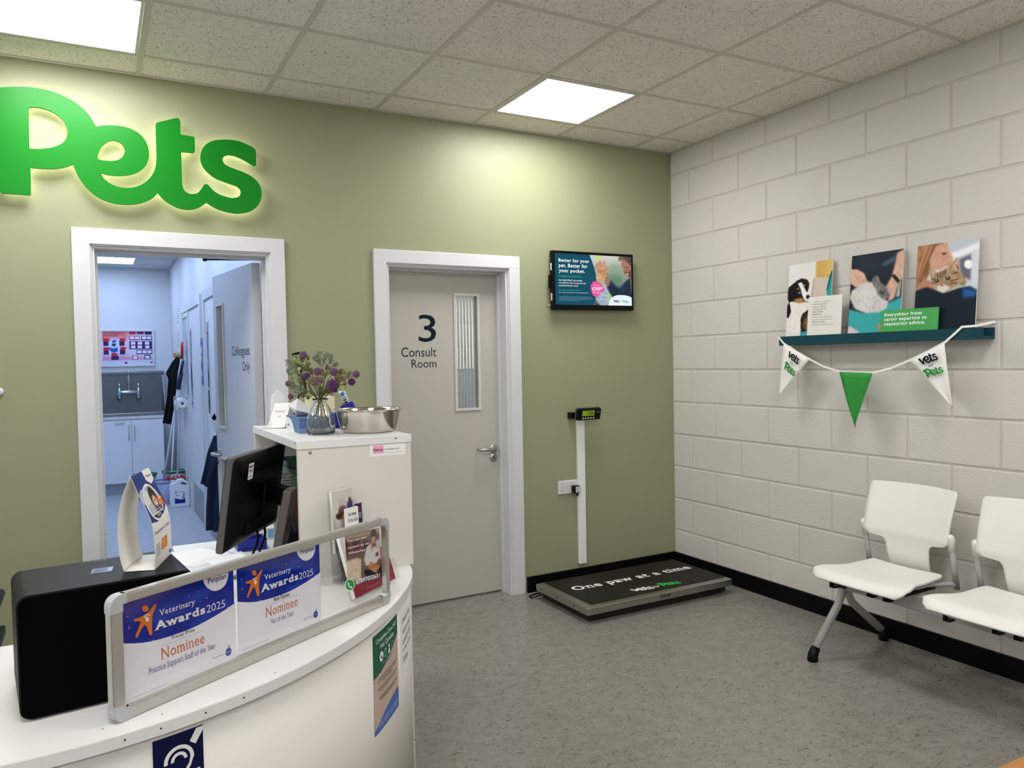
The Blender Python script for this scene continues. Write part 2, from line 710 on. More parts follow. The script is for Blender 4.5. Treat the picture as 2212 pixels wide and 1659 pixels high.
class Canvas:
    """picture painted from soft shapes, carried by a fine grid of coloured vertices"""

    def __init__(s, nx, ny, rgb, h=None):
        nx, ny = int(nx * 1.6), int(ny * 1.6)
        s.nx, s.ny = nx, ny
        s.a = np.zeros((ny, nx, 3)) + np.array(rgb, float)
        s.h = h or (lambda x, y: (x, y))
        uu, vv = np.meshgrid((np.arange(nx) + .5) / nx, (np.arange(ny) + .5) / ny)
        s.u, s.v = uu, vv

    def noise(s, n=8, seed=0):
        r = np.random.RandomState(seed)
        g = r.rand(n + 2, n + 2)
        x, y = s.u * n, s.v * n
        i, j = x.astype(int), y.astype(int)
        fx, fy = x - i, y - j
        fx, fy = fx * fx * (3 - 2 * fx), fy * fy * (3 - 2 * fy)
        return (g[j, i] * (1 - fx) + g[j, i + 1] * fx) * (1 - fy) + (g[j + 1, i] * (1 - fx) + g[j + 1, i + 1] * fx) * fy

    def blur(s, m, r):
        for _ in range(2):
            for ax in (0, 1):
                acc = np.zeros_like(m)
                for k in range(-r, r + 1):
                    acc += np.take(m, np.clip(np.arange(m.shape[ax]) + k, 0, m.shape[ax] - 1), axis=ax)
                m = acc / (2 * r + 1)
        return m

    def mix(s, m, rgb):
        s.a = s.a * (1 - m[..., None]) + np.array(rgb, float) * m[..., None]

    def poly(s, pts, rgb, soft=1, tex=0.0, seed=1, tn=24, amt=1.0):
        P = [s.h(*p) for p in pts]
        m = np.zeros(s.u.shape, bool)
        for (x0, y0), (x1, y1) in zip(P, P[1:] + P[:1]):
            if y0 == y1:
                continue
            c = ((y0 > s.v) != (y1 > s.v)) & (s.u < (x1 - x0) * (s.v - y0) / (y1 - y0) + x0)
            m ^= c
        m = m.astype(float)
        if soft:
            m = s.blur(m, soft)
        col = np.array(rgb, float)
        if tex:
            t = (s.noise(tn, seed) - .5) * 2 * tex + (s.noise(tn * 3, seed + 1) - .5) * tex
            cc = np.clip(col * (1 + t[..., None]), 0, 255)
        else:
            cc = col
        mm = m[..., None] * amt
        s.a = s.a * (1 - mm) + cc * mm

    def ell(s, cx, cy, rx, ry, rgb, soft=1, tex=0.0, seed=1, n=28):
        s.poly([(cx + rx * math.cos(2 * math.pi * k / n), cy + ry * math.sin(2 * math.pi * k / n)) for k in range(n)], rgb, soft, tex, seed)

    def grad(s, rgb, fn, amt=1.0):
        m = np.clip(fn(s.u, s.v), 0, 1) * amt
        s.mix(m, rgb)

    def line(s, p, q, w, rgb, soft=1):
        (x0, y0), (x1, y1) = p, q
        L = math.hypot(x1 - x0, y1 - y0) or 1
        nx, ny = -(y1 - y0) / L * w / 2, (x1 - x0) / L * w / 2
        s.poly([(x0 + nx, y0 + ny), (x1 + nx, y1 + ny), (x1 - nx, y1 - ny), (x0 - nx, y0 - ny)], rgb, soft)

    def build(s, name, parent, place, m=None, d=0.0003, vbot=0.0):
        nx, ny = s.nx, s.ny
        V = []
        for j in range(ny):
            for i in range(nx):
                V.append(tuple(place(i / (nx - 1), j / (ny - 1) if j else vbot, d)))
        F = [(j * nx + i, j * nx + i + 1, (j + 1) * nx + i + 1, (j + 1) * nx + i) for j in range(ny - 1) for i in range(nx - 1)]
        me = bpy.data.meshes.new(name)
        me.from_pydata(V, [], F)
        ca = me.color_attributes.new('Col', 'FLOAT_COLOR', 'POINT')
        c = s.a.reshape(-1, 3) / 255.0
        c = np.where(c <= 0.04045, c / 12.92, ((np.clip(c, 0, 1) + 0.055) / 1.055) ** 2.4)
        ca.data.foreach_set('color', np.hstack([c, np.ones((len(c), 1))]).ravel())
        return link_mesh(name, me, m or M_PRINT, parent)


def plane_place(O, U, V):
    """O bottom-left corner, U and V full edge vectors; normal U x V"""
    O, U, V = Vector(O), Vector(U), Vector(V)
    N = U.cross(V).normalized()
    return lambda u, v, d=0.0: O + U * u + V * v + N * d


# ------------------------------------------------------------------ logo outlines (traced, y up)
_PETS = [(-60, 136), (0, 130), (60, 125), (140, 124), (220, 128), (300, 140), (380, 160), (450, 186), (520, 222), (580, 265), (630, 312), (665, 360), (690, 402), (697, 414),
         (720, 408), (790, 403), (850, 406), (910, 417), (970, 440), (1020, 475), (1055, 520), (1075, 570), (1079, 610), (1075, 650), (1055, 695), (1020, 730), (970, 755), (920, 766), (870, 770), (820, 768), (770, 761), (731, 752),
         (745, 778), (770, 805), (810, 832), (860, 850), (920, 857), (980, 850), (1030, 830), (1070, 800), (1100, 765), (1120, 725), (1130, 680), (1133, 640), (1131, 560), (1129, 480), (1127, 405), (1131, 391), (1145, 382), (1200, 369), (1275, 351), (1293, 354), (1304, 370), (1306, 400), (1308, 470),
         (1330, 474), (1390, 484), (1405, 488), (1411, 500), (1412, 585), (1408, 600), (1395, 603), (1340, 598), (1312, 596),
         (1315, 680), (1318, 780), (1320, 830), (1327, 858), (1345, 885), (1375, 900), (1410, 900), (1435, 890), (1455, 868), (1475, 838), (1485, 830), (1497, 830), (1510, 838), (1525, 855), (1550, 880), (1590, 905), (1640, 923), (1690, 930), (1725, 922), (1742, 900), (1740, 870), (1720, 850), (1680, 833), (1620, 812), (1560, 786), (1510, 750), (1475, 710), (1455, 665), (1452, 620), (1465, 575), (1495, 540), (1540, 517), (1600, 508), (1660, 508), (1720, 517), (1780, 538), (1830, 563), (1848, 580), (1854, 605), (1855, 680), (1850, 695), (1840, 699), (1825, 690), (1770, 657), (1720, 633), (1680, 621), (1645, 620), (1620, 632), (1612, 655), (1622, 680), (1650, 700), (1700, 720), (1770, 747), (1830, 780), (1870, 820), (1892, 870), (1895, 910), (1885, 955), (1860, 995), (1820, 1023), (1770, 1038), (1710, 1042), (1650, 1033), (1590, 1015), (1540, 992), (1510, 972), (1496, 964),
         (1480, 975), (1450, 995), (1410, 1010), (1360, 1015), (1310, 1008), (1260, 990), (1210, 960), (1175, 930), (1155, 908), (1143, 894),
         (1120, 918), (1080, 945), (1030, 965), (980, 975), (910, 978), (840, 972), (770, 952), (700, 918), (640, 870), (590, 810), (555, 750), (535, 705), (528, 688),
         (500, 698), (450, 711), (400, 718), (340, 719), (280, 716), (219, 711), (222, 800), (223, 890), (221, 905), (212, 911), (120, 903), (20, 896), (4, 890), (-2, 872), (-2, 700), (-2, 480), (-4, 345), (-60, 352), (-130, 338), (-170, 290), (-172, 230), (-130, 165)]
_PC = [(207, 290), (212, 277), (230, 272), (270, 274), (330, 287), (390, 313), (440, 350), (473, 395), (487, 440), (486, 475), (470, 513), (430, 545), (380, 563), (320, 572), (260, 575), (213, 572), (210, 480), (208, 380)]
_EC = [(706, 645), (708, 625), (715, 600), (735, 560), (765, 532), (800, 516), (840, 517), (870, 530), (893, 555), (903, 585), (898, 612), (880, 638), (850, 655), (810, 662), (770, 660), (730, 655)]
_i0, _i1 = _PETS.index((697, 414)), _PETS.index((528, 688))
_ETS = _PETS[_i0:_i1 + 1] + [(526, 640), (536, 560), (570, 490), (628, 440)]
_V = [(x - 80, y) for x, y in [(60, 345), (80, 325), (235, 300), (265, 312), (420, 660), (500, 470), (560, 420), (655, 405), (640, 470), (600, 590), (500, 850), (470, 895), (350, 900), (325, 880), (70, 375)]]
_flip = lambda l: [(x, -y) for x, y in l]


def smooth_loop(P, k=5):
    """round a traced outline but keep its corners and straights"""
    P = [Vector(p) for p in P]
    n = len(P)
    T = []
    for i in range(n):
        a, c = P[i] - P[i - 1], P[(i + 1) % n] - P[i]
        la, lc = a.length, c.length
        a, c = a / la, c / lc
        if a.dot(c) < .62:
            T.append((a, c))
        elif la > 2.2 * lc:
            T.append((a, a))
        elif lc > 2.2 * la:
            T.append((c, c))
        else:
            t = (a * lc + c * la).normalized()
            T.append((t, t))
    out = []
    for i in range(n):
        p, q_ = P[i], P[(i + 1) % n]
        L = (q_ - p).length
        m0, m1 = T[i][1] * L, T[(i + 1) % n][0] * L
        for j in range(k):
            t = j / k
            out.append(tuple(p * (2 * t ** 3 - 3 * t * t + 1) + m0 * (t ** 3 - 2 * t * t + t) + q_ * (3 * t * t - 2 * t ** 3) + m1 * (t ** 3 - t * t)))
    return out


LOGO = {'pets': [_flip(_PETS), _flip(_PC), _flip(_EC)], 'vets': [_flip(_ETS), _flip(_EC), ]}
LOGO_V = [_flip(_V)]


def vets_word(pr, u0, v0, u1, v1, rgb):
    """V plus the joined letters ets, inside the box"""
    w = u1 - u0
    k = (1895 + 20)
    pr.logo('vets', u0 + w * (526 + 20) / k, v0, u1, v1 - (v1 - v0) * 0.0, rgb)
    lo, hi = 300, 1042
    lp = [[(u0 + w * (x + 20) / k, v0 + (v1 - v0) * (hi + y) / (hi - lo)) for x, y in LOGO_V[0]]]
    V, F = fill2d(lp, False)
    pr._add(V, F, rgb, False)


# ================================================================== STRUCTURE
RX0, RY0 = -6.6, -6.0          # far ends of the waiting room
WT = 0.13                      # thickness of the green wall


def struct(o, label):
    return tag(o, label, None, None, 'structure')


struct(MB().box((RX0 - .2, RY0 - .2, -.06), (.25, .075, 0)).box((-2.6, .075, -.06), (.25, 2.5, 0)).build('floor', M_FLOOR), 'grey flecked vinyl floor')

struct(MB().box((-4.9, .075, -.06), (-2.6, 6.6, 0)).build('floor_corridor', M_FLOOR2), 'grey vinyl floor of the corridor, lightened to look more brightly lit')
# green back wall with two door openings
D1 = (-3.572, -2.727, 2.064)   # corridor door opening: x0, x1, top
D2 = (-2.101, -1.297, 2.042)   # consult room door opening
b = MB()
b.box((RX0, 0, 0), (D1[0], WT, CEIL + .1)).box((D1[0], 0, D1[2]), (D1[1], WT, CEIL + .1)).box((D1[1], 0, 0), (D2[0], WT, CEIL + .1))
b.box((D2[0], 0, D2[2]), (D2[1], WT, CEIL + .1)).box((D2[1], 0, 0), (0.1, WT, CEIL + .1))
struct(b.build('wall_back', M_GREEN), 'sage green painted back wall with two doorways')

# right wall: painted concrete blocks, each one built
wr = struct(MB().box((.004, RY0, 0), (.14, 0.0, CEIL + .1)).build('wall_right', M_MORTAR), 'off white painted blockwork wall behind the seats')
BM = {}


def block(parent, y1, y0, z0, z1, face, axis='X', nm='block'):
    """one block between joints; face is the coordinate of its face"""
    g = 0.005
    L, Hh = round(abs(y1 - y0) - 2 * g, 3), round(z1 - z0 - 2 * g, 3)
    if L < .02 or Hh < .02:
        return
    key = (L, Hh, axis)
    if key not in BM:
        q = MB()
        if axis == 'X':
            q.box((0, -L / 2, 0), (.03, L / 2, Hh), 0.005)
        else:
            q.box((-L / 2, 0, 0), (L / 2, .03, Hh), 0.005)
        bmesh.ops.recalc_face_normals(q.bm, faces=q.bm.faces)
        me = bpy.data.meshes.new('block')
        q.bm.to_mesh(me)
        q.bm.free()
        me.materials.append(M_BLOCK)
        BM[key] = me
    o = bpy.data.objects.new(nm, BM[key])
    COL.objects.link(o)
    o.parent = parent
    pr = random.uniform(-.0007, .0007)
    mid = (y0 + y1) / 2
    w = Vector((face + pr, mid, z0 + g)) if axis == 'X' else Vector((mid, face + pr, z0 + g))
    o.location = w - ORG[parent.name]
    return o


zl = 2.506
for i in range(-2, 11):
    zt, zb = min(zl - .225 * i, CEIL + .05), zl - .225 * (i + 1)
    n0 = .5 if i % 2 else 1.0
    ys = [0.0] + [.0385 - .45 * (n0 + k) for k in range(0, 10)]
    for a, c in zip(ys, ys[1:]):
        block(wr, a, c, zb, zt, 0.0)
struct(MB().box((-.0005, RY0, 0), (.01, ys[-1], CEIL)).build('wall_right_far', M_BLOCK), 'off white wall beyond the blockwork')
struct(MB().box((RX0 - .1, RY0, 0), (RX0, 0, CEIL + .1)).build('wall_left', M_COR), 'plain off white wall on the far side')
struct(MB().box((RX0, RY0 - .1, 0), (0, RY0, CEIL + .1)).build('wall_front', M_COR), 'plain off white wall at the entrance side')

# skirting
bb = MB().box((D2[1] + .088, -.018, 0), (0, 0, .1), .002)
bb.box((-2.66, -.018, 0), (-2.173, 0, .1), .002).box((RX0, -.018, 0), (-3.637, 0, .1), .002)
struct(bb.build('baseboard_back', M_BLACK), 'black skirting along the green wall')
struct(MB().box((-.018, RY0, 0), (0, -.018, .1), .002).build('baseboard_right', M_BLACK), 'black skirting along the blockwork wall')

# ceiling: lay-in tiles in a metal grid
ce = struct(MB().box((RX0, RY0, CEIL + .02), (0, 0, CEIL + .1)).build('ceiling', M_GRID), 'suspended ceiling of fissured white tiles')
XG = [0.0] + [-.334 - .6 * i for i in range(11)] + [RX0]
YG = [0.0] + [-.263 - .6 * i for i in range(10)] + [RY0]
LIGHTS = {(2, 1), (6, 1), (10, 1), (2, 5), (6, 5), (10, 5), (2, 9), (6, 9), (10, 9)}
TM = {}
for i in range(len(XG) - 1):
    for j in range(len(YG) - 1):
        if (i, j) in LIGHTS:
            continue
        w, l = round(XG[i] - XG[i + 1], 3), round(YG[j] - YG[j + 1], 3)
        if (w, l) not in TM:
            q = MB().box((-w / 2 + .004, -l / 2 + .004, 0), (w / 2 - .004, l / 2 - .004, .012))
            me = bpy.data.meshes.new('ceiling_tile')
            bmesh.ops.recalc_face_normals(q.bm, faces=q.bm.faces)
            q.bm.to_mesh(me)
            q.bm.free()
            me.materials.append(M_TILE)
            TM[(w, l)] = me
        o = bpy.data.objects.new('ceiling_tile', TM[(w, l)])
        COL.objects.link(o)
        o.parent = ce
        o.location = Vector(((XG[i] + XG[i + 1]) / 2, (YG[j] + YG[j + 1]) / 2, CEIL + .004)) - ORG[ce.name]
for x in XG[1:-1]:
    MB().box((x - .012, RY0, CEIL), (x + .012, 0, CEIL + .004), .0008).build('main_runner', M_GRID, ce)
for y in YG[1:-1]:
    MB().box((RX0, y - .012, CEIL + .0003), (0, y + .012, CEIL + .0043), .0008).build('cross_tee', M_GRID, ce)
MB().box((RX0, -.02, CEIL - .001), (0, 0, CEIL + .003), .0008).build('edge_angle', M_GRID, ce)
MB().box((-.02, RY0, CEIL - .0012), (0, -.02, CEIL + .003), .0008).build('edge_angle', M_GRID, ce)


def panel_light(x0, x1, y0, y1, z, md, label, group):
    t = empty('ceiling_light', ((x0 + x1) / 2, (y0 + y1) / 2, z), label, 'light', group)
    f = MB()
    g = .014
    for lo, hi in (((x0, y0), (x1, y0 + g)), ((x0, y1 - g), (x1, y1)), ((x0, y0 + g), (x0 + g, y1 - g)), ((x1 - g, y0 + g), (x1, y1 - g))):
        f.box((*lo, z - .002), (*hi, z + .012), .001)
    f.build('frame', M_TRIM, t)
    MB().box((x0 + g, y0 + g, z + .001), (x1 - g, y1 - g, z + .006)).build('diffuser', md, t)
    return t


for (i, j) in sorted(LIGHTS):
    lab = 'square white ceiling panel light ' + {(2, 1): 'by the corner over the wall screen', (6, 1): 'above the green letters', (10, 1): 'above the back wall left of the green letters', (2, 5): 'over the end of the waiting seats', (6, 5): 'over the reception desk', (10, 5): 'over the staff side beyond the desk', (2, 9): 'at the entrance end of the blockwork wall', (6, 9): 'midway along the entrance wall', (10, 9): 'in the corner of the entrance wall opposite the blockwork'}[(i, j)]
    panel_light(XG[i + 1] + .013, XG[i] - .013, YG[j + 1] + .013, YG[j] - .013, CEIL + .001, M_PANELL, lab, 'ceiling panel lights')


# ---- door frames
def door_frame(name, op, label, stop_y):
    x0, x1, zt = op
    t = struct(empty(name, ((x0 + x1) / 2, 0, 0)), label)
    w = .072
    for (a, c) in ((x0 - w + .004, x0 + .008), (x1 - .008, x1 + w - .004)):
        MB().box((a, -.02, 0), (c, 0, zt + w - .008), .003).build('architrave', M_TRIM, t)
        e = a if a < x0 else c
    MB().box((x0 - w + .0048, -.0205, zt - .008), (x1 + w - .0048, 0, zt + w - .004), .003).build('architrave', M_TRIM, t)
    # bead along the inner edge
    bd = MB().box((x0 + .006, -.011, 0), (x0 + .014, 0.01, zt - .006)).box((x1 - .014, -.011, 0), (x1 - .006, 0.01, zt - .006)).box((x0 + .006, -.011, zt - .014), (x1 - .006, .01, zt - .006))
    bd.build('bead', M_TRIM, t)
    li = MB().box((x0, 0, 0), (x0 + .026, WT + .012, zt), .001).box((x1 - .026, 0, 0), (x1, WT + .012, zt), .001).box((x0 + .026, 0, zt - .026), (x1 - .026, WT + .012, zt), .001)
    li.build('lining', M_TRIM, t)
    st = MB().box((x0 + .026, stop_y - .03, 0), (x0 + .038, stop_y, zt - .026), .001).box((x1 - .038, stop_y - .03, 0), (x1 - .026, stop_y, zt - .026), .001).box((x0 + .038, stop_y - .03, zt - .038), (x1 - .038, stop_y, zt - .026), .001)
    st.build('door_stop', M_TRIM, t)
    return t


door_frame('trim_1', D1, 'white door frame of the open corridor doorway', .09)
door_frame('trim_2', D2, 'white door frame around the consult room door', .112)


# ---- door leaves
def lever(parent, c, out, along, m=M_STEEL, L=.115):
    """round rose, return-to-door lever and key escutcheon. c on the leaf face, out = face normal, along = lever direction"""
    c, out, along = Vector(c), Vector(out).normalized(), Vector(along).normalized()
    h = MB().lathe([(0, 0), (.026, 0), (.027, .004), (.024, .008), (0, .008)], c, out, 24)
    p = [c + out * .006, c + out * .035, c + out * .05 + along * .012, c + out * .053 + along * .04, c + out * .053 + along * (L - .03), c + out * .048 + along * (L - .008), c + out * .034 + along * L, c + out * .02 + along * L]
    h.tube(p, .0095, 12)
    ho = h.build('handle', m, parent)
    e = c + Vector((0, 0, -.056))
    MB().lathe([(0, 0), (.026, 0), (.027, .004), (.024, .008), (0, .008)], e, out, 24).build('escutcheon', m, parent)
    MB().obox(e + out * .009, (.007, .02, .004), along, (0, 0, 1)).build('keyhole', M_DARK, parent)
    return ho


# consult room door (closed)
LY = .112
d2 = struct(empty('door_2', (-1.70, LY, 0)), 'closed grey beige consult room door numbered 3')
vx0, vx1, vz0, vz1 = -1.628, -1.452, 1.163, 1.886
lf = MB()
lf.box((-2.073, LY, .012), (vx0 + .012, LY + .044, 2.012)).box((vx1 - .012, LY, .012), (-1.325, LY + .044, 2.012)).box((vx0 + .012, LY, .012), (vx1 - .012, LY + .044, vz0 + .012)).box((vx0 + .012, LY, vz1 - .012), (vx1 - .012, LY + .044, 2.012))
lf.build('leaf', M_DOOR, d2)


def bead_frame(parent, fn, w, h, t=.016):
    """thin frame round a vision panel; fn(u,v,d) maps metres to world"""
    q = MB()
    for a, c, e, f in ((0, 0, w, t), (0, h - t, w, h), (0, t, t, h - t), (w - t, t, w, h - t)):
        P = [fn(a, c, 0), fn(e, c, 0), fn(e, f, 0), fn(a, f, 0)]
        q.prism(P, fn(a, c, .009) - fn(a, c, 0), .0015)
    return q.build('panel_bead', mat('door_bead', (206, 202, 194), .45), parent)


pv = lambda u, v, d: Vector((vx0 + u, LY - d, vz0 + v))
bead_frame(d2, pv, vx1 - vx0, vz1 - vz0)
pane = MB().box((vx0 + .012, LY + .018, vz0 + .012), (vx1 - .012, LY + .022, vz1 - .012)).build('pane', M_WINP, d2)
M_FR1 = mat('white_film', (240, 244, 246), .5)
M_FR2 = mat('blue_grey_film', (150, 165, 190), .4)
zs = vz0 + .26
for k in range(6):
    x = vx0 + .024 + k * .0215
    MB().box((x, LY + .0155, zs), (x + .0075, LY + .0178, vz1 - .014)).build('film_strip', M_FR1, pane)
    MB().box((x, LY + .0155, vz0 + .014), (x + .0075, LY + .0178, zs - .0005)).build('film_strip', M_FR2, pane)
lever(d2, (-1.372, LY, .916), (0, -1, 0), (-1, 0, 0))
pr2 = Print(lambda u, v, d: Vector((u, LY - d, v)))
NAVY = (12, 30, 42)
pr2.box('3', -1.858, 1.588, -1.745, 1.752, NAVY, .002)
pr2.box('Consult', -1.970, 1.500, -1.745, 1.556, NAVY, 0.0)
pr2.box('Room', -1.907, 1.434, -1.747, 1.484, NAVY, 0.0)
pr2.build('lettering', d2)

# corridor door leaf, standing open
hinge = Vector((-2.806, .118, 0))
free = Vector((-2.906, .887, 0))
U1 = (free - hinge).normalized()
N1 = Vector((-U1.y, U1.x, 0))          # towards the corridor (left) side
Wd = (free - hinge).length
d1 = struct(empty('door_1', hinge), 'open grey door lettered Colleagues Only in the corridor doorway')
LZ = 2.018
f1 = lambda u, z, d: hinge + U1 * u + N1 * d + Vector((0, 0, z))
# vision panels (u measured from the hinge)
p_hi = (Wd - .215, Wd - .09, 1.10, 1.83)
p_lo = (Wd - .215, Wd - .09, .20, .90)
q = MB()


def slab(u0, u1, z0, z1):
    P = [f1(u0, z0, 0), f1(u1, z0, 0), f1(u1, z1, 0), f1(u0, z1, 0)]
    q.prism(P, N1 * -.044)


slab(0, p_hi[0], .012, LZ)
slab(p_hi[1], Wd, .012, LZ)
for a, c in ((.012, p_lo[2]), (p_lo[3], p_hi[2]), (p_hi[3], LZ)):
    slab(p_hi[0], p_hi[1], a, c)
q.build('leaf', mat('grey_corridor_door', (190, 192, 196), .45), d1)
for u0, u1, z0, z1 in (p_hi, p_lo):
    bead_frame(d1, lambda u, v, d, u0=u0, z0=z0: f1(u0 - .012 + u, z0 - .012 + v, d), u1 - u0 + .024, z1 - z0 + .024, .014)
    P = [f1(u0, z0, -.02), f1(u1, z0, -.02), f1(u1, z1, -.02), f1(u0, z1, -.02)]
    MB().prism(P, N1 * -.004).build('pane', M_WINP, d1)
lever(d1, f1(Wd - .05, .93, 0), N1, -U1)
for z in (1.76, .28):
    MB().prism([Vector((-2.754, .10, z)), Vector((-2.754, .135, z)), Vector((-2.754, .135, z + .1)), Vector((-2.754, .10, z + .1))], Vector((-.004, 0, 0))).tube([Vector((-2.768, .134, z)), Vector((-2.768, .134, z + .1))], .007, 8).build('hinge', M_STEEL, d1)
pc = Print(lambda u, v, d: f1(u, v, d))
# text runs towards the hinge as seen from the corridor side
pcc = Print(lambda u, v, d: f1(Wd - u, v, d))
pcc.box('Colleagues', .37, 1.508, .70, 1.578, (24, 28, 34), .004)
pcc.box('Only', .565, 1.420, .70, 1.490, (24, 28, 34), .004)
pcc.build('lettering', d1)
MB().tube([Vector((-3.03, .20, 2.035)), Vector((-2.80, .16, 2.04))], .005, 6).box((-3.04, .192, 2.026), (-3.02, .208, 2.044), .003).build('door_closer_arm', M_BLKP, d1)

# ---- corridor behind the open door
CX, CY, CZ = -2.70, 6.35, 2.69
struct(MB().box((-4.8, CY, 0), (-2.6, CY + .1, CZ + .2)).build('wall_corridor_rear', M_COR), 'pale wall at the far end of the corridor')
struct(MB().box((CX, WT, 0), (CX + .1, CY, CZ + .2)).build('wall_corridor_side', M_COR), 'pale side wall of the corridor with doors')
struct(MB().box((-4.9, WT, 0), (-4.8, CY, CZ + .2)).build('wall_corridor_left', M_COR), 'pale left wall of the corridor')
cc = struct(MB().box((-4.8, WT, CZ + .015), (CX, CY, CZ + .1)).build('ceiling_corridor', M_GRID), 'tiled corridor ceiling')
cxs = [-2.70, -3.10, -3.70, -4.30, -4.8]
cys = [CY, 5.93, 5.33, 4.73, 4.13, 3.53, 2.93, 2.33, 1.73, 1.13, .53, WT]
M_CT = mat('smooth_ceiling_tile', (205, 206, 206), .8)
for i in range(4):
    for j in range(len(cys) - 1):
        if i == 1 and j in (1, 3, 5, 7, 9):
            continue
        MB().box((cxs[i + 1] + .003, cys[j + 1] + .003, CZ + .003), (cxs[i] - .003, cys[j] - .003, CZ + .012)).build('ceiling_tile', M_CT, cc)
for x in cxs[1:-1]:
    MB().box((x - .012, WT, CZ), (x + .012, CY, CZ + .003)).build('main_runner', M_GRID, cc)
for y in cys[1:-1]:
    MB().box((-4.8, y - .012, CZ + .0002), (CX, y + .012, CZ + .0032)).build('cross_tee', M_GRID, cc)
panel_light(-3.69, -3.11, 5.34, 5.92, CZ + .001, M_CORL, 'cool white ceiling panel light over the corridor sink', 'ceiling panel lights')
for yl, wh in ((4.14, 'by the corridor mops, added unseen for extra brightness'), (2.94, 'beside the glazed corridor side door, added unseen for extra brightness'), (1.74, 'over the middle of the corridor'), (.54, 'just inside the corridor doorway, added unseen for extra brightness')):  # unseen panels; all but the mid-corridor one added to brighten cabinets and floor
    panel_light(-3.69, -3.11, yl, yl + .58, CZ + .001, M_CORL, 'cool white ceiling panel light ' + wh, 'ceiling panel lights')


def side_door(n, y0, y1, label, sidelight):
    """white frame and leaf on the corridor side wall, y0 nearer the camera"""
    t = struct(empty('door_%d' % n, (CX, (y0 + y1) / 2, 0)), label)
    w, zt = .085, 2.12
    for a, c in ((y0, y0 + w), (y1 - w, y1)):
        MB().box((CX - .024, a, 0), (CX, c, zt), .003).build('architrave', M_TRIM, t)
    MB().box((CX - .0235, y0 + w, zt - w), (CX, y1 - w, zt), .002).build('architrave', M_TRIM, t)
    yd1 = y1 - w
    if sidelight:
        ym = y1 - w - .52
        MB().box((CX - .02, ym - .07, 0), (CX, ym, zt - w), .003).build('mullion', M_TRIM, t)
        MB().box((CX - .018, ym, 0), (CX, y1 - w, 1.06), .002).build('lower_panel', M_TRIM, t)
        fr = MB()
        for a, c, e, f in ((ym, 1.06, y1 - w, 1.11), (ym, zt - w - .05, y1 - w, zt - w), (ym, 1.11, ym + .045, zt - w - .05), (y1 - w - .045, 1.11, y1 - w, zt - w - .05)):
            fr.box((CX - .016, a, c), (CX, e, f), .002)
        fr.build('window_frame', M_TRIM, t)
        MB().box((CX - .004, ym + .045, 1.11), (CX - .001, y1 - w - .045, zt - w - .05)).build('pane', mat('sidelight_glass', (170, 186, 205), .08), t)
        yd1 = ym - .07
    MB().box((CX - .008, y0 + w, .01), (CX, yd1, zt - w)).build('leaf', M_COR, t)
    MB().box((CX - .014, yd1 - .22, 1.05), (CX - .008, yd1 - .09, 1.86), .002).build('panel_bead', M_TRIM, t)
    MB().box((CX - .016, yd1 - .2, 1.07), (CX - .0135, yd1 - .11, 1.84)).build('pane', mat('dim_glass', (70, 80, 84), .1), t)
    MB().box((CX - .0095, y0 + w, .01), (CX - .0082, yd1, .30)).build('kick_plate', mat('kick_plate', (150, 152, 152), .4), t)
    return t


side_door(3, 3.16, 4.845, 'white corridor side door with a glazed sidelight', True)
side_door(4, 2.0, 2.985, 'white corridor side door half hidden by the open door', False)

# ---- consult room behind the closed door
wc = struct(MB().box((-2.6, 2.404, 0), (.1, 2.5, CEIL + .1)).build('wall_consult_rear', M_MORTAR), 'off white blockwork wall of the consult room')
for i in range(2, 8):
    zt, zb = zl - .225 * i, zl - .225 * (i + 1)
    xs = [-1.6, -1.15, -.7, -.25, .1] if i % 2 else [-1.375, -.925, -.475, -.025]
    for a, c in zip(xs, xs[1:]):
        block(wc, a, c, zb, zt, 2.4, 'Y')
struct(MB().box((-2.6, WT, CEIL), (.1, 2.4, CEIL + .1)).build('ceiling_consult', M_COR), 'white consult room ceiling')
struct(MB().box((.004, WT, 0), (.1, 2.4, CEIL)).build('wall_consult_side', M_COR), 'white consult room side wall')
panel_light(-1.5, -.9, 1.0, 1.6, CEIL - .004, M_PANELL, 'square ceiling panel light inside the consult room', 'ceiling panel lights')


# ================================================================== THINGS ON THE WALLS
# ---- backlit letters
SY, ST = -.055, .014


def zoomA(x, y):
    p = PX(x * .29837, 150 + y * .29837, Y=SY)
    return (p.x, p.z)


sg = empty('backlit_sign', (-3.4, 0, 2.24), 'big green backlit letters reading Pets above the corridor doorway', 'sign')
sV, sF = fill2d([smooth_loop([zoomA(*p) for p in l]) for l in (_PETS, _PC, _EC)], False)


def plate(V, F, y, th, m, name, parent):
    bm = bmesh.new()
    vs = [bm.verts.new((x, y, z)) for x, z in V]
    for f in F:
        try:
            bm.faces.new([vs[i] for i in f])
        except ValueError:
            pass
    r = bmesh.ops.extrude_face_region(bm, geom=list(bm.faces))
    bmesh.ops.translate(bm, verts=[e for e in r['geom'] if isinstance(e, bmesh.types.BMVert)], vec=(0, th, 0))
    bmesh.ops.recalc_face_normals(bm, faces=bm.faces)
    me = bpy.data.meshes.new(name)
    bm.to_mesh(me)
    bm.free()
    return link_mesh(name, me, m, parent)


plate(sV, sF, SY, ST, M_SIGN, 'letter_face', sg)
# lit strip behind the face, pulled in from the edge
cV = np.array(sV)


def inset(loop, d):
    P = [Vector(zoomA(*p)) for p in loop]
    n = len(P)
    out = []
    area = sum(P[i].x * P[(i + 1) % n].y - P[(i + 1) % n].x * P[i].y for i in range(n))
    sgn = 1 if area > 0 else -1
    for i in range(n):
        t = (P[(i + 1) % n] - P[i - 1]).normalized()
        out.append(P[i] + Vector((-t.y, t.x)) * sgn * d)
    return [tuple(p) for p in out]


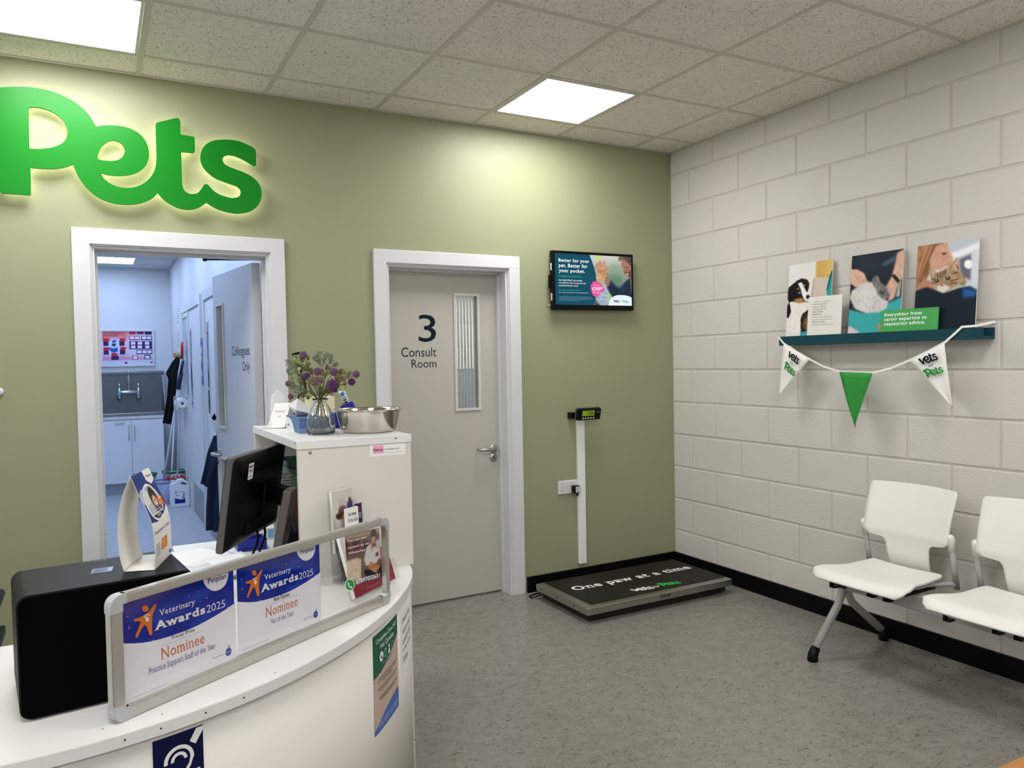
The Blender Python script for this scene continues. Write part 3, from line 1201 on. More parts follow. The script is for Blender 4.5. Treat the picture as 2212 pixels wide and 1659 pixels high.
hV, hF = fill2d([inset(_PETS, .014), inset(_PC, -.014), inset(_EC, -.014)], False)
plate(hV, hF, SY + ST + .001, .012, M_HALO, 'led_backing', sg)
for px, py in ((100, 300), (110, 800), (600, 500), (930, 920), (1220, 500), (1220, 900), (1560, 600), (1800, 900)):
    x, z = zoomA(px, py)
    MB().cyl((x, SY + ST + .008, z), (x, 0.0, z), .006, 10).build('spacer', M_GREYP, sg)

# small white disc on the green wall
wb = MB().lathe([(0, 0), (.017, 0), (.019, .004), (.018, .010), (.012, .014), (0, .015)], (-3.946, 0, 1.368), (0, -1, 0), 24).build('round_button', M_TRIM)
tag(wb, 'small round white button on the green wall beside the corridor doorway', 'button')

# ---- television
ta, tb, tc_, td = PX(1198, 541, Y=-.06), PX(1372, 550, Y=-.06), PX(1366, 671, Y=-.06), PX(1191, 668, Y=-.06)
tvc = (ta + tb + tc_ + td) / 4
tU = Vector((tb.x - ta.x + tc_.x - td.x, 0, tb.z - ta.z + tc_.z - td.z)) / 2
tV = Vector((ta.x - td.x + tb.x - tc_.x, 0, ta.z - td.z + tb.z - tc_.z)) / 2
W_, H_ = tU.length, tV.length
tU.normalize()
tV = Vector((-tU.z, 0, tU.x))
tv = empty('television_screen', (tvc.x, 0, tvc.z - H_ / 2), 'black framed flat screen showing a pet advert on the green wall', 'television')
tN = Vector((0, -1, 0))
MB().obox(tvc + Vector((0, .020, 0)), (W_, H_, .034), tU, tV, .004).build('casing', M_BLKP, tv)
MB().obox(tvc + Vector((0, .045, 0)) - tV * .02, (W_ * .6, H_ * .55, .03), tU, tV, .008).build('back_cover', M_BLKP, tv)
MB().obox(tvc + Vector((0, .050, 0)), (.2, .2, .02), tU, tV, .002).build('wall_bracket', M_GREYP, tv)
MB().obox(tvc + tU * (-W_ / 2 - .008) + tV * -.01 + Vector((0, .02, 0)), (.02, .085, .02), tU, tV, .002).build('media_stick', M_BLKP, tv)
for dv in (.085, -.105):
    MB().obox(tvc + tU * (-W_ / 2 - .003) + tV * dv + Vector((0, .016, 0)), (.006, .045, .008), tU, tV, .001).build('side_port', M_TRIM, tv)
MB().tube([tvc + tU * (-W_ / 2 + .002) - tV * (H_ / 2 - .03) + Vector((0, .02, 0)), tvc + tU * (-W_ / 2 - .02) - tV * (H_ / 2 - .024) + Vector((0, .018, 0)), tvc + tU * (-W_ / 2 - .032) - tV * (H_ / 2 - .02) + Vector((0, .018, 0))], [.004, .008, .012], 10).build('cable_plug', M_STEEL, tv)
bz, bb_ = .018, .032
scO = tvc - tU * (W_ / 2 - bz) - tV * (H_ / 2 - bb_) + Vector((0, .0022, 0))
scU, scV = tU * (W_ - 2 * bz), tV * (H_ - bz - bb_)


def sc_place(u, v, d=0.0):
    return scO + scU * u + scV * v + tN * d


hTV = homog([(397, 222), (1925, 305), (1845, 1325), (333, 1290)])
cv = Canvas(150, 108, (150, 165, 150), hTV)
cv.grad((222, 222, 214), lambda u, v: (v - .45) * 1.6)
cv.ell(1560, 800, 200, 210, (98, 138, 112), 14)
cv.ell(1600, 560, 160, 120, (150, 165, 145), 12)
cv.ell(1265, 320, 60, 50, (206, 220, 110), 4)
cv.poly([(1290, 870), (1350, 790), (1375, 930), (1460, 1140), (1380, 1310), (1190, 1305), (1140, 1160)], (168, 182, 204), 2, .12, 3)
cv.poly([(1400, 1000), (1480, 1140), (1380, 1310), (1330, 1200)], (170, 200, 160), 4)
cv.poly([(1100, 1305), (1130, 1200), (1215, 1308)], (70, 66, 62), 1, .5, 5)
cv.poly([(1375, 930), (1465, 785), (1540, 880), (1620, 940), (1700, 870), (1790, 790), (1870, 730), (1860, 1160), (1480, 1145), (1420, 1050)], (28, 44, 66), 2, .2, 7)
cv.poly([(1465, 790), (1545, 885), (1620, 945), (1700, 875), (1780, 810), (1640, 960), (1560, 930)], (86, 112, 140), 2)
cv.poly([(1360, 720), (1430, 695), (1462, 800), (1420, 905), (1370, 935), (1350, 830)], (160, 116, 98), 2)
cv.poly([(1170, 525), (1195, 470), (1225, 420), (1250, 425), (1275, 375), (1300, 385), (1335, 440), (1360, 370), (1385, 375), (1400, 445), (1330, 480), (1240, 590), (1195, 590)], (208, 150, 130), 1)
for a, c in (((1215, 500), (1255, 440)), ((1262, 470), (1300, 400)), ((1190, 555), (1215, 500))):
    cv.line(a, c, 9, (172, 108, 92), 1)
cv.poly([(1195, 600), (1260, 500), (1320, 470), (1375, 455), (1408, 430), (1406, 495), (1450, 530), (1445, 600), (1415, 680), (1370, 712), (1345, 785), (1320, 850), (1290, 885), (1192, 800)], (196, 156, 116), 1, .16, 9)
for k in range(7):
    cv.line((1240 + 22 * k, 560 + 10 * (k % 3)), (1225 + 24 * k, 640), 9, (140, 98, 66), 1)
cv.line((1345, 560), (1420, 585), 8, (100, 70, 50), 1)
cv.ell(1420, 660, 16, 12, (150, 92, 80), 1)
cv.poly([(1700, 300), (1930, 310), (1905, 580), (1880, 790), (1820, 720), (1770, 690), (1758, 645), (1722, 612), (1745, 560), (1710, 485), (1722, 420), (1695, 340)], (172, 118, 104), 2, .1, 4)
cv.poly([(1655, 340), (1690, 300), (1930, 300), (1912, 500), (1850, 440), (1790, 350), (1730, 360), (1690, 400)], (96, 78, 74), 2, .3, 6)
cv.poly([(1770, 610), (1830, 640), (1890, 560), (1880, 790), (1820, 700), (1765, 640)], (92, 66, 60), 2, .2, 8)
cv.poly([(1795, 640), (1840, 655), (1830, 690), (1800, 680)], (226, 214, 206), 1)
cv.line((1760, 520), (1830, 500), 9, (80, 54, 48), 1)
cv.poly([(380, 200), (1090, 258), (1130, 400), (1165, 540), (1180, 680), (1178, 800), (1165, 1000), (1130, 1180), (1088, 1320), (300, 1320)], (4, 78, 98), 0)
cv.poly([(1060, 900), (1100, 830), (1160, 808), (1215, 825), (1270, 880), (1320, 940), (1328, 970), (1300, 1010), (1240, 1070), (1190, 1120), (1140, 1135), (1095, 1110), (1065, 1040), (1050, 960)], (236, 84, 158), 0)
cv.poly([(1370, 1330), (1400, 1220), (1450, 1160), (1520, 1115), (1600, 1097), (1700, 1100), (1790, 1120), (1870, 1160), (1860, 1345)], (236, 248, 255), 0)
scr = cv.build('screen', tv, sc_place, M_SCREEN)
pt = Print(sc_place, hTV)
WH = (250, 252, 255)
pt.text('Better for your', (455, 395), (1078, 368), WH, .02, True)
pt.layer += 1
(u0, v0), (u1, v1) = hTV(455, 400), hTV(1078, 360)


def tl(st, x0, yb, x1, yt, col, bold=0.0, serif=False):
    """one advert line: left-bottom and right-top of its ink in the crop"""
    pt.text(st, (x0, yb - 6), (x1, yt), col, bold, serif, base=True)


pt.V, pt.F, pt.C = [], [], []
tl('Better for your', 455, 405, 1075, 362, WH, .022, True)
tl('pet. Better for', 450, 518, 1030, 462, WH, .022, True)
tl('your pocket.', 445, 622, 970, 570, WH, .022, True)
tl('Complete Care Health Plans', 435, 722, 897, 700, (70, 205, 120), .0)
tl('Our Health Plans* are a simple,', 430, 805, 903, 782, WH, .01)
tl('cost effective way to keep your pet', 428, 858, 968, 840, WH, .01)
tl('protected all-year round.', 425, 915, 808, 890, WH, .01)
tl("Find a plan that's perfect for you.", 415, 1005, 852, 990, (70, 205, 120), .0)
tl('Ask a member of our team or visit www.vetsforpets.com', 415, 1050, 1003, 1045, WH, .0)
for k in range(4):
    yy = 1125 + 24 * k
    a = hTV(408, yy + 6)
    c = hTV((1060, 1075, 1075, 830)[k], yy + 12 + (12, 14, 14, 8)[k])
    pt.shape([(408, yy), ((1060, 1075, 1075, 830)[k], yy + 14), ((1060, 1075, 1075, 830)[k], yy + 22), (408, yy + 9)], (96, 140, 160), up=False)
tl('Save over', 1118, 905, 1246, 888, WH, .01)
tl('£300*', 1078, 1000, 1292, 935, WH, .02)
tl('on routine', 1098, 1034, 1246, 1018, WH, .01)
tl('healthcare', 1095, 1064, 1246, 1048, WH, .01)
a, c = hTV(1478, 1258), hTV(1600, 1202)
vets_word(pt, a[0], a[1], c[0], c[1], (24, 50, 70))
tl('for', 1612, 1246, 1650, 1222, (24, 50, 70), .0)
a, c = hTV(1664, 1262), hTV(1792, 1210)
pt.logo('pets', a[0], a[1], c[0], c[1], (50, 176, 130))
pt.build('screen_lettering', tv, M_SCREEN)

# ---- weighing scale: platform on the floor, display and trunking on the wall
px0, px1, py0, py1 = -1.222, -.142, -.695, -.137
zp = .092
sca = empty('weighing_platform', ((px0 + px1) / 2, (py0 + py1) / 2, 0), 'low steel floor scale with a black printed mat in the corner', 'scale')
MB().box((px0, py0, .050), (px1, py1, zp), .004).build('platform', M_STEEL, sca)
MB().box((px0 + .055, py0 + .05, zp - .001), (px1 - .012, py1 - .012, zp + .003), .001).build('rubber_mat', mat('black_rubber_mat', (20, 20, 16), .55, spec=.3, bump=(300, .15, .0006)), sca)
MB().box((px0 + .03, py0 + .03, .012), (px1 - .03, py1 - .03, .051)).build('underframe', M_DARK, sca)
for x in (px0 + .08, px1 - .08):
    for y in (py0 + .08, py1 - .08):
        MB().cyl((x, y, 0), (x, y, .036), .022, 16).build('foot', M_BLKP, sca)
pm = Print(lambda u, v, d: Vector((u, v, zp + .003 + d)))


def zsc(x, y):
    p = PX(1120 + x * .22604, 1160 + y * .22604, Z=zp + .003)
    return (p.x, p.y)


pm.h = zsc
a, c = zsc(545, 520), zsc(1675, 292)
pm.box('One paw at a time', a[0] + .01, a[1] - .012, c[0] - .02, a[1] + .088, (232, 232, 228), .028, True, words=True)
a, c = zsc(1100, 520), zsc(1538, 430)
vw = c[0] - a[0]
vy = a[1] - .02
vets_word(pm, a[0], vy, a[0] + vw * .42, vy + .062, (232, 232, 228))
pm.box('for', a[0] + vw * .45, vy + .012, a[0] + vw * .57, vy + .045, (232, 232, 228), .01)
pm.logo('pets', a[0] + vw * .58, vy, a[0] + vw, vy + .07, (52, 190, 76))
pm.build('lettering', sca)
# maker plate on the front edge
pl = PX(1437, 1287, Y=py0)
MB().box((pl.x - .042, py0 - .0015, pl.z - .014), (pl.x + .042, py0, pl.z + .014)).build('maker_plate', mat('plate_dark', (128, 124, 112), .4, .5), sca)
pq = Print(lambda u, v, d: Vector((pl.x + u, py0 - .0015 - d, pl.z + v)))
pq.box('SHOR-LINE', -.036, -.007, .036, .009, (22, 20, 26), .02)
pq.build('plate_lettering', sca)
for k in range(3):
    p = Vector((px0 - .0005, py0 + .14 + .18 * k, .07))
    MB().cyl(p, p + Vector((.002, 0, 0)), .006, 10).build('screw', M_DARK, sca)
MB().tube([Vector((px0 + .03, py1 - .03, .03)), Vector((px0 - .03, py1 + .005, .008)), Vector((px0 - .02, py1 + .05, .006)), Vector((px0 + .03, py1 + .07, .006)), Vector((px0 + .12, py1 + .075, .006))], .004, 8).build('cable', M_BLKP, sca)

trk = MB().box((-.822, -.026, .128), (-.766, 0, 1.075), .006)
tr = trk.build('cable_trunking', mat('white_pvc', (236, 236, 234), .4))
tag(tr, 'vertical white cable trunking on the green wall below the scale display', 'trunking')

ds = empty('scale_display', (-.79, 0, 1.05), 'small black digital scale readout with a green screen above the trunking', 'display')
dO, dU, dV = Vector((-.775, -.075, 1.115)), Vector((1, .03, 0)).normalized(), Vector((0, -.25, 1)).normalized()
dV = (dV - dU * dV.dot(dU)).normalized()
dN = dU.cross(dV)
MB().obox(dO, (.185, .078, .045), dU, dV, .012, 3).build('housing', M_BLKP, ds)
MB().obox(dO - dN * .006, (.188, .081, .016), dU, dV, .006).build('rim', M_GREYP, ds)
MB().box((-.885, -.05, 1.085), (-.845, 0, 1.125), .003).box((-.86, -.06, 1.09), (-.78, -.04, 1.12), .003).build('bracket', M_BLKP, ds)
dp = Print(lambda u, v, d: dO + dU * u + dV * v + dN * (.0227 + d))
dp.shape([(-.062, -.008), (.035, -.008), (.035, .028), (-.062, .028)], (134, 172, 44), raw=True)
dp.shape([(-.055, -.005), (.031, -.005), (.031, .025), (-.055, .025)], (150, 190, 50), raw=True)
dp.layer += 1
dp.box('0.00', -.018, -.002, .026, .022, (22, 34, 14), .01)
for k in range(5):
    dp.shape(circle(-.052 + .021 * k, -.022, .0075, 16, .005), (214, 214, 210), raw=True)
dp.shape([(.05, .014), (.078, .014), (.078, .018), (.05, .018)], (170, 170, 170), raw=True)
dp.build('readout', ds, M_GLOSSP)

# ---- double socket with adapter
so = empty('power_socket', (-.893, 0, .595), 'white double wall socket beside the trunking', 'socket')
MB().box((-.968, -.012, .598), (-.821, 0, .684), .004).build('face_plate', M_TRIM, so)
for x in (-.915, -.873):
    MB().box((x - .009, -.0155, .650), (x + .009, -.010, .672), .0015).build('switch', M_TRIM, so)
for dx, dz, w, h in ((0, .018, .004, .009), (-.011, 0, .008, .0035), (.011, 0, .008, .0035)):
    MB().box((-.942 + dx - w / 2, -.0128, .622 + dz - h / 2), (-.942 + dx + w / 2, -.0118, .622 + dz + h / 2)).build('pin_hole', M_DARK, so)
ad = empty('plug_adapter', (-.845, -.012, .60), 'black power adapter with a white label plugged into the wall socket', 'adapter')
MB().box((-.872, -.052, .602), (-.824, -.012, .650), .006).build('body', M_BLKP, ad)
pa = Print(lambda u, v, d: Vector((u, -.052 - d, v)))
pa.shape([(-.862, .608), (-.830, .608), (-.830, .645), (-.862, .645)], (226, 226, 222), raw=True)
for k in range(4):
    pa.shape([(-.859, .612 + .008 * k), (-.836 - .004 * (k % 2), .612 + .008 * k), (-.836 - .004 * (k % 2), .615 + .008 * k), (-.859, .615 + .008 * k)], (60, 60, 62), raw=True, up=(k == 0))
pa.build('label_print', ad)
MB().tube([Vector((-.845, -.03, .604)), Vector((-.844, -.032, .59)), Vector((-.835, -.03, .582)), Vector((-.823, -.02, .586)), Vector((-.821, -.012, .6))], .003, 8).build('lead', M_BLKP, ad)

# ---- picture ledge and boards
ld = empty('picture_ledge', (0, -1.615, 1.522), 'long dark teal picture ledge on the blockwork wall', 'shelf')
ly0, ly1 = -2.187, -1.041
MB().box((-.1, ly0, 1.523), (0, ly1, 1.537), .001).build('base_board', M_TEAL, ld)
MB().box((-.1, ly0, 1.537), (-.088, ly1, 1.575), .001).build('front_lip', M_TEAL, ld)
MB().box((-.012, ly0, 1.537), (0, ly1, 1.575), .001).build('back_rail', M_TEAL, ld)


def board(name, y0, y1, h, xb, xt, label, th=.008, edge=None, group=None):
    """board leaning on the wall: y0 is its left edge as seen (nearer the corner). face towards the room"""
    z0 = 1.5375
    c = Vector(((xb + xt) / 2, (y0 + y1) / 2, z0))
    t = empty(name, (xb, (y0 + y1) / 2, z0), label, 'picture', group)
    lean = xt - xb
    V = Vector((lean, 0, math.sqrt(h * h - lean * lean)))
    O = Vector((xb, y0, z0))
    U = Vector((0, y1 - y0, 0))
    pl = plane_place(O, U, V)
    N = U.cross(V).normalized()
    MB().prism([O, O + U, O + U + V, O + V], N * -th, .0008).build('board', edge or M_CARD, t)
    v0 = (1.582 - z0) / V.z
    return t, (lambda u, v, d=0.0: pl(u, v0 + (1 - v0) * v, d))


GB = 'picture boards on the teal ledge'
# puppy
t, pl = board('picture_board', -1.053, -1.349, .45, -.064, -.022, 'picture board of a black and white puppy on the teal ledge', group=GB)
h = homog([(175, 308), (518, 253), (480, 850), (135, 865)])
cv = Canvas(88, 128, (226, 223, 219), h)
cv.poly([(385, 250), (530, 240), (515, 390), (470, 405), (378, 410)], (206, 168, 88), 2)
cv.grad((236, 214, 150), lambda u, v: (u - .75) * 2 * (v > .8))
cv.poly([(365, 410), (480, 395), (460, 560), (335, 620), (345, 500)], (204, 190, 178), 2)
cv.line((368, 405), (345, 560), 9, (168, 156, 150), 1)
cv.poly([(512, 340), (482, 400), (464, 500), (462, 548), (505, 545)], (40, 158, 158), 1)
cv.line((508, 345), (466, 500), 7, (14, 26, 34), 1)
cv.poly([(235, 835), (310, 790), (480, 700), (490, 870), (210, 870)], (66, 160, 170), 2)
cv.poly([(255, 700), (330, 600), (350, 700), (330, 820), (262, 840), (240, 760)], (38, 30, 26), 1, .3, 3)
cv.poly([(270, 780), (330, 640), (345, 760), (300, 830)], (120, 84, 58), 2, .3, 5)
cv.poly([(150, 640), (168, 595), (190, 660), (165, 730), (148, 720)], (18, 16, 18), 1, .3, 2)
cv.poly([(168, 560), (215, 600), (292, 596), (332, 606), (320, 655), (272, 690), (258, 725), (250, 868), (212, 868), (206, 740), (196, 868), (158, 868), (158, 730), (182, 680)], (232, 226, 220), 1, .03, 6)
cv.poly([(152, 520), (170, 480), (200, 455), (232, 428), (268, 410), (312, 418), (328, 450), (322, 490), (308, 525), (300, 560), (290, 585), (250, 602), (200, 592), (166, 600), (156, 570)], (20, 17, 18), 1, .4, 4)
cv.poly([(238, 448), (270, 440), (286, 478), (304, 512), (326, 545), (322, 590), (290, 590), (270, 540), (258, 490)], (238, 234, 230), 1)
cv.poly([(206, 575), (262, 562), (286, 572), (296, 596), (240, 604), (214, 596)], (176, 124, 76), 2)
cv.ell(287, 465, 9, 8, (186, 128, 80), 1)
cv.ell(240, 490, 9, 8, (186, 128, 80), 1)
cv.ell(249, 524, 8, 8, (150, 180, 200), 0)
cv.ell(249, 524, 4, 5, (10, 12, 16), 0)
cv.ell(316, 556, 15, 17, (16, 14, 16), 1)
cv.line((272, 588), (320, 596), 5, (50, 30, 30), 1)
cv.build('printed_photo', t, pl, vbot=-.09)
# rabbit
t, pl = board('picture_board', -1.468, -1.763, .45, -.064, -.022, 'picture board of a fluffy grey and white rabbit on the teal ledge', group=GB)
h = homog([(680, 225), (1088, 167), (1035, 815), (625, 840)])
cv = Canvas(96, 132, (24, 32, 42), h)
cv.grad((38, 48, 60), lambda u, v: cv.noise(5, 3) * v)
cv.poly([(905, 290), (1000, 235), (1030, 200), (1010, 270), (930, 305)], (60, 96, 110), 3)
cv.poly([(1035, 200), (1095, 170), (1080, 380), (1030, 470), (1000, 560), (960, 590), (930, 480), (985, 390), (1010, 300)], (214, 172, 150), 2, .06, 2)
cv.poly([(980, 375), (1010, 372), (1050, 420), (1040, 455), (1020, 430)], (30, 28, 32), 1)
cv.poly([(660, 330), (720, 332), (770, 362), (798, 435), (760, 462), (700, 474), (655, 440)], (222, 178, 156), 1)
for k in range(4):
    cv.line((700 + 24 * k, 372 + 8 * k), (725 + 22 * k, 440 + 4 * k), 5, (178, 130, 110), 1)
cv.poly([(600, 640), (750, 680), (870, 668), (950, 600), (1075, 540), (1050, 840), (600, 850)], (62, 168, 168), 2)
cv.poly([(1040, 430), (1060, 420), (1045, 545), (1010, 555)], (170, 176, 160), 2)
cv.poly([(600, 850), (640, 785), (735, 845)], (226, 200, 204), 2)
cv.poly([(650, 560), (668, 505), (720, 465), (800, 428), (860, 440), (905, 470), (962, 520), (955, 590), (940, 640), (880, 672), (770, 682), (690, 650)], (212, 207, 204), 2, .05, 7, 12)
for k in range(46):
    x, y = 665 + random.random() * 270, 480 + random.random() * 180
    cv.line((x, y), (x + random.uniform(-14, 14), y + 26), 4, random.choice([(176, 170, 168), (236, 232, 228), (190, 184, 182)]), 1)
cv.poly([(848, 462), (905, 440), (950, 480), (968, 540), (945, 585), (905, 565), (870, 525)], (122, 116, 118), 2, .18, 8)
cv.poly([(842, 472), (830, 415), (846, 388), (872, 445)], (112, 106, 112), 1)
cv.poly([(866, 448), (852, 382), (880, 384), (902, 446)], (128, 120, 124), 1)
cv.ell(906, 513, 11, 11, (18, 14, 16), 1)
cv.ell(909, 509, 3, 3, (220, 220, 220), 0)
cv.ell(945, 570, 12, 10, (86, 76, 80), 1)
cv.ell(876, 790, 18, 30, (196, 140, 120), 2)
cv.build('printed_photo', t, pl, vbot=-.09)
# cat
t, pl = board('picture_board', -1.836, -2.132, .45, -.064, -.022, 'picture board of a tabby cat on a shoulder on the teal ledge', group=GB)
h = homog([(1193, 147), (1690, 82), (1630, 775), (1150, 805)])
cv = Canvas(100, 136, (206, 210, 218), h)
cv.poly([(1420, 100), (1700, 80), (1690, 200), (1480, 260)], (196, 200, 210), 4)
cv.poly([(1450, 210), (1690, 120), (1688, 175), (1470, 262)], (240, 240, 242), 3)
cv.poly([(1520, 255), (1622, 215), (1612, 420), (1530, 400)], (104, 106, 116), 3)
cv.ell(1594, 297, 34, 36, (250, 250, 250), 1)
cv.poly([(1625, 200), (1690, 170), (1680, 480), (1610, 460)], (214, 218, 226), 3)
cv.poly([(1170, 140), (1440, 105), (1340, 165), (1300, 260), (1285, 380), (1240, 430), (1160, 510)], (158, 112, 78), 2, .2, 3, 12)
for k in range(7):
    cv.line((1340 - 14 * k, 140 + 4 * k), (1215 - 5 * k, 400), 8, random.choice([(196, 150, 108), (132, 88, 58), (182, 134, 94)]), 1)
cv.poly([(1165, 500), (1245, 405), (1320, 440), (1330, 500)], (190, 130, 108), 2)
cv.poly([(1340, 150), (1432, 108), (1445, 180), (1478, 252), (1466, 292), (1432, 312), (1380, 335), (1300, 340), (1286, 260)], (208, 158, 132), 2, .05, 5)
cv.line((1388, 212), (1420, 208), 12, (60, 44, 40), 1)
cv.line((1425, 300), (1462, 296), 7, (186, 96, 92), 1)
cv.poly([(1140, 515), (1260, 475), (1400, 520), (1520, 480), (1600, 468), (1655, 500), (1640, 790), (1130, 820)], (22, 32, 44), 2)
cv.poly([(1540, 485), (1650, 500), (1645, 545), (1545, 558)], (34, 96, 158), 4)
cv.poly([(1500, 380), (1545, 372), (1578, 432), (1562, 466), (1480, 475)], (176, 152, 122), 2, .2, 6)
cv.poly([(1282, 312), (1345, 362), (1430, 322), (1472, 282), (1510, 236), (1528, 340), (1540, 405), (1520, 445), (1455, 492), (1388, 520), (1338, 496), (1298, 450)], (168, 138, 106), 1, .14, 9, 30)
cv.poly([(1292, 325), (1335, 362), (1310, 395)], (206, 160, 140), 1)
cv.poly([(1470, 310), (1508, 252), (1518, 345), (1490, 350)], (206, 164, 146), 1)
for a, c in (((1370, 355), (1372, 400)), ((1392, 350), (1390, 395)), ((1412, 340), (1405, 388)), ((1350, 368), (1352, 402)), ((1300, 410), (1330, 412)), ((1300, 440), (1334, 448)), ((1450, 430), (1510, 412)), ((1448, 450), (1505, 440)), ((1470, 370), (1510, 360)), ((1500, 300), (1512, 340))):
    cv.line(a, c, 8, (84, 62, 46), 1)
cv.poly([(1340, 470), (1375, 455), (1420, 462), (1450, 480), (1388, 520), (1345, 500)], (228, 216, 204), 2)
cv.ell(1341, 426, 17, 14, (40, 34, 30), 1)
cv.ell(1430, 405, 19, 14, (40, 34, 30), 1)
cv.ell(1338, 422, 4, 4, (214, 220, 226), 0)
cv.ell(1427, 401, 4, 4, (214, 220, 226), 0)
cv.ell(1380, 462, 15, 9, (178, 108, 92), 1)
cv.build('printed_photo', t, pl, vbot=-.09)
# services card
t, pl = board('text_board', -1.219, -1.438, .25, -.083, -.063, 'small cream board listing services in front of the puppy picture', .006, group='text boards on the teal ledge')
h = homog([(338, 553), (605, 527), (577, 842), (306, 858)])
pp = Print(pl, h)
pp.text('Talk to us about', (372, 597), (505, 573), (62, 138, 74), 0, True, base=True)
for k, (st, x0, x1) in enumerate((('Orthopaedics', 368, 484), ('Nurse clinics', 366, 476), ('Vaccinations', 364, 474), ('Neutering', 362, 446), ('Dentistry', 359, 438), ('Operating theatres', 356, 517), ('Parasite protection', 354, 517), ('Ultrasounds', 351, 457), ('In-house laboratory', 349, 520))):
    yb = 617 + k * 21
    pp.text(st, (x0, yb - 1), (x1, yb - 21), (44, 42, 40), .008, True, base=True)
pp.build('lettering', t)
# green strap line board
M_GRB = mat('green_board', (64, 160, 74), .4)
t, pl = board('text_board', -1.672, -1.969, .145, -.083, -.068, 'green board with white lettering in front of the cat picture', .006, M_GRB, 'text boards on the teal ledge')
h = homog([(923, 662), (1376, 630), (1350, 803), (895, 827)])
pp = Print(pl, h)
pp.text('Everything from', (940, 709), (1243, 662), WH, .018, True, base=True)
pp.text('caring expertise to', (933, 747), (1276, 697), WH, .018, True, base=True)
pp.text('reassuring advice.', (927, 786), (1262, 737), WH, .018, True, base=True)
pp.build('lettering', t)

# ---- bunting
bx = -.1065
bn = empty('bunting', (bx, -1.6, 1.09), 'white string bunting with two white pennants and a green one under the ledge', 'bunting')


def bp(x, y, xx=bx):
    p = PX(x, y, X=xx)
    return Vector((xx, p.y, p.z))


rope = [bp(1681, 727, -.104), bp(1686, 733), bp(1693, 742), bp(1720, 759), bp(1749, 776), bp(1780, 792), bp(1813, 802.5), bp(1848, 805), bp(1885, 805.5), bp(1925, 795), bp(1965, 778), bp(2003, 760), bp(2040, 740), bp(2062, 721), bp(2078, 706, -.105), Vector((-.06, -2.14, 1.584)), Vector((-.004, -2.19, 1.60))]


def ribbon(P, w, m, name, parent):
    q = MB()
    vs = []
    for i, p in enumerate(P):
        tt = (P[min(i + 1, len(P) - 1)] - P[max(i - 1, 0)]).normalized()
        side = tt.cross(Vector((1, 0, 0)))
        side = side.normalized() if side.length > .1 else Vector((0, 0, 1))
        vs.append((q.bm.verts.new(p + side * w / 2), q.bm.verts.new(p - side * w / 2)))
    for a, c in zip(vs, vs[1:]):
        q.bm.faces.new((a[0], a[1], c[1], c[0]))
    return solid(q.build(name, m, parent), .0008, 0)


M_FAB = mat('white_cotton', (236, 234, 228), .8)
ribbon(rope, .011, M_FAB, 'tape', bn)


def pennant(a, c, tip, m, curl=0.0):
    a, c, tip = bp(*a), bp(*c), bp(*tip)
    q = MB()
    n = 10
    rows = []
    for j in range(n + 1):
        f = j / n
        l, r = a.lerp(tip, f), c.lerp(tip, f)
        row = []
        for i in range(7):
            p = l.lerp(r, i / 6)
            p = p + Vector((-.012 * math.sin(math.pi * f) * curl - .004 * math.sin(6 * i / 6 + 3 * f) * f, 0, 0))
            row.append(q.bm.verts.new(p))
        rows.append(row)
    for j in range(n):
        for i in range(6):
            fc = q.bm.faces.new((rows[j][i], rows[j][i + 1], rows[j + 1][i + 1], rows[j + 1][i]))
            fc.smooth = True
    bmesh.ops.remove_doubles(q.bm, verts=q.bm.verts, dist=1e-5)
    return solid(q.build('pennant', m, bn), .0008, 0), a, c, tip


def penn_print(o, a, c, tip, o2, pets_scale=1.0):
    U = (c - a)
    L = U.length
    Ud = U.normalized()
    Vd = Vector((1, 0, 0)).cross(Ud)
    if Vd.z < 0:
        Vd = -Vd
    pq = Print(lambda u, v, d: a + Ud * (u * L) + Vd * (v * L) + Vector((-.013 - d, 0, 0)))
    return pq


o, a, c, tip = pennant((1693, 743), (1749, 776.5), (1684, 855), M_FAB, .3)
pq = penn_print(o, a, c, tip, None)
vets_word(pq, .32, -.29, .75, -.06, (18, 26, 36))
pq.box('for', .48, -.37, .60, -.30, (18, 26, 36), 0)
pq.logo('pets', .33, -.64, .78, -.38, (40, 142, 60))
pq.build('pennant_logo', o)
o, a, c, tip = pennant((1813, 803), (1885, 806), (1847, 922), mat('green_pennant', (38, 140, 52), .7), .3)
o, a, c, tip = pennant((1965, 779.5), (2040, 741.5), (2059, 880), M_FAB, .3)
pq = penn_print(o, a, c, tip, None)
vets_word(pq, .26, -.31, .74, -.07, (18, 26, 36))
pq.box('for', .44, -.39, .57, -.33, (18, 26, 36), 0)
pq.logo('pets', .25, -.65, .73, -.38, (40, 142, 60))
pq.build('pennant_logo', o)

# ---- beam seating
bs = empty('beam_seating', (-.35, -2.16, 0), 'row of off white plastic waiting seats on a grey metal beam', 'seating')


def seat_surface(u, v):
    # u across 0..1 , v front 0 -> back 1
    wv = np.interp(v, [0, .04, .10, .2, .3, .42, .6, .94, 1.0], [.205, .232, .242, .24, .226, .206, .197, .19, .178])
    s_ = (u - .5) * 2
    x = -.592 + .40 * v + (.012 * (abs(s_) ** 6) if v < .1 else 0)
    z = np.interp(v, [0, .05, .12, .3, .6, .9, 1.0], [.412, .433, .4455, .4445, .437, .442, .446]) + .010 * s_ * s_ * min(1, v * 4) - .006 * (abs(s_) ** 8)
    return Vector((x, -s_ * wv, z))


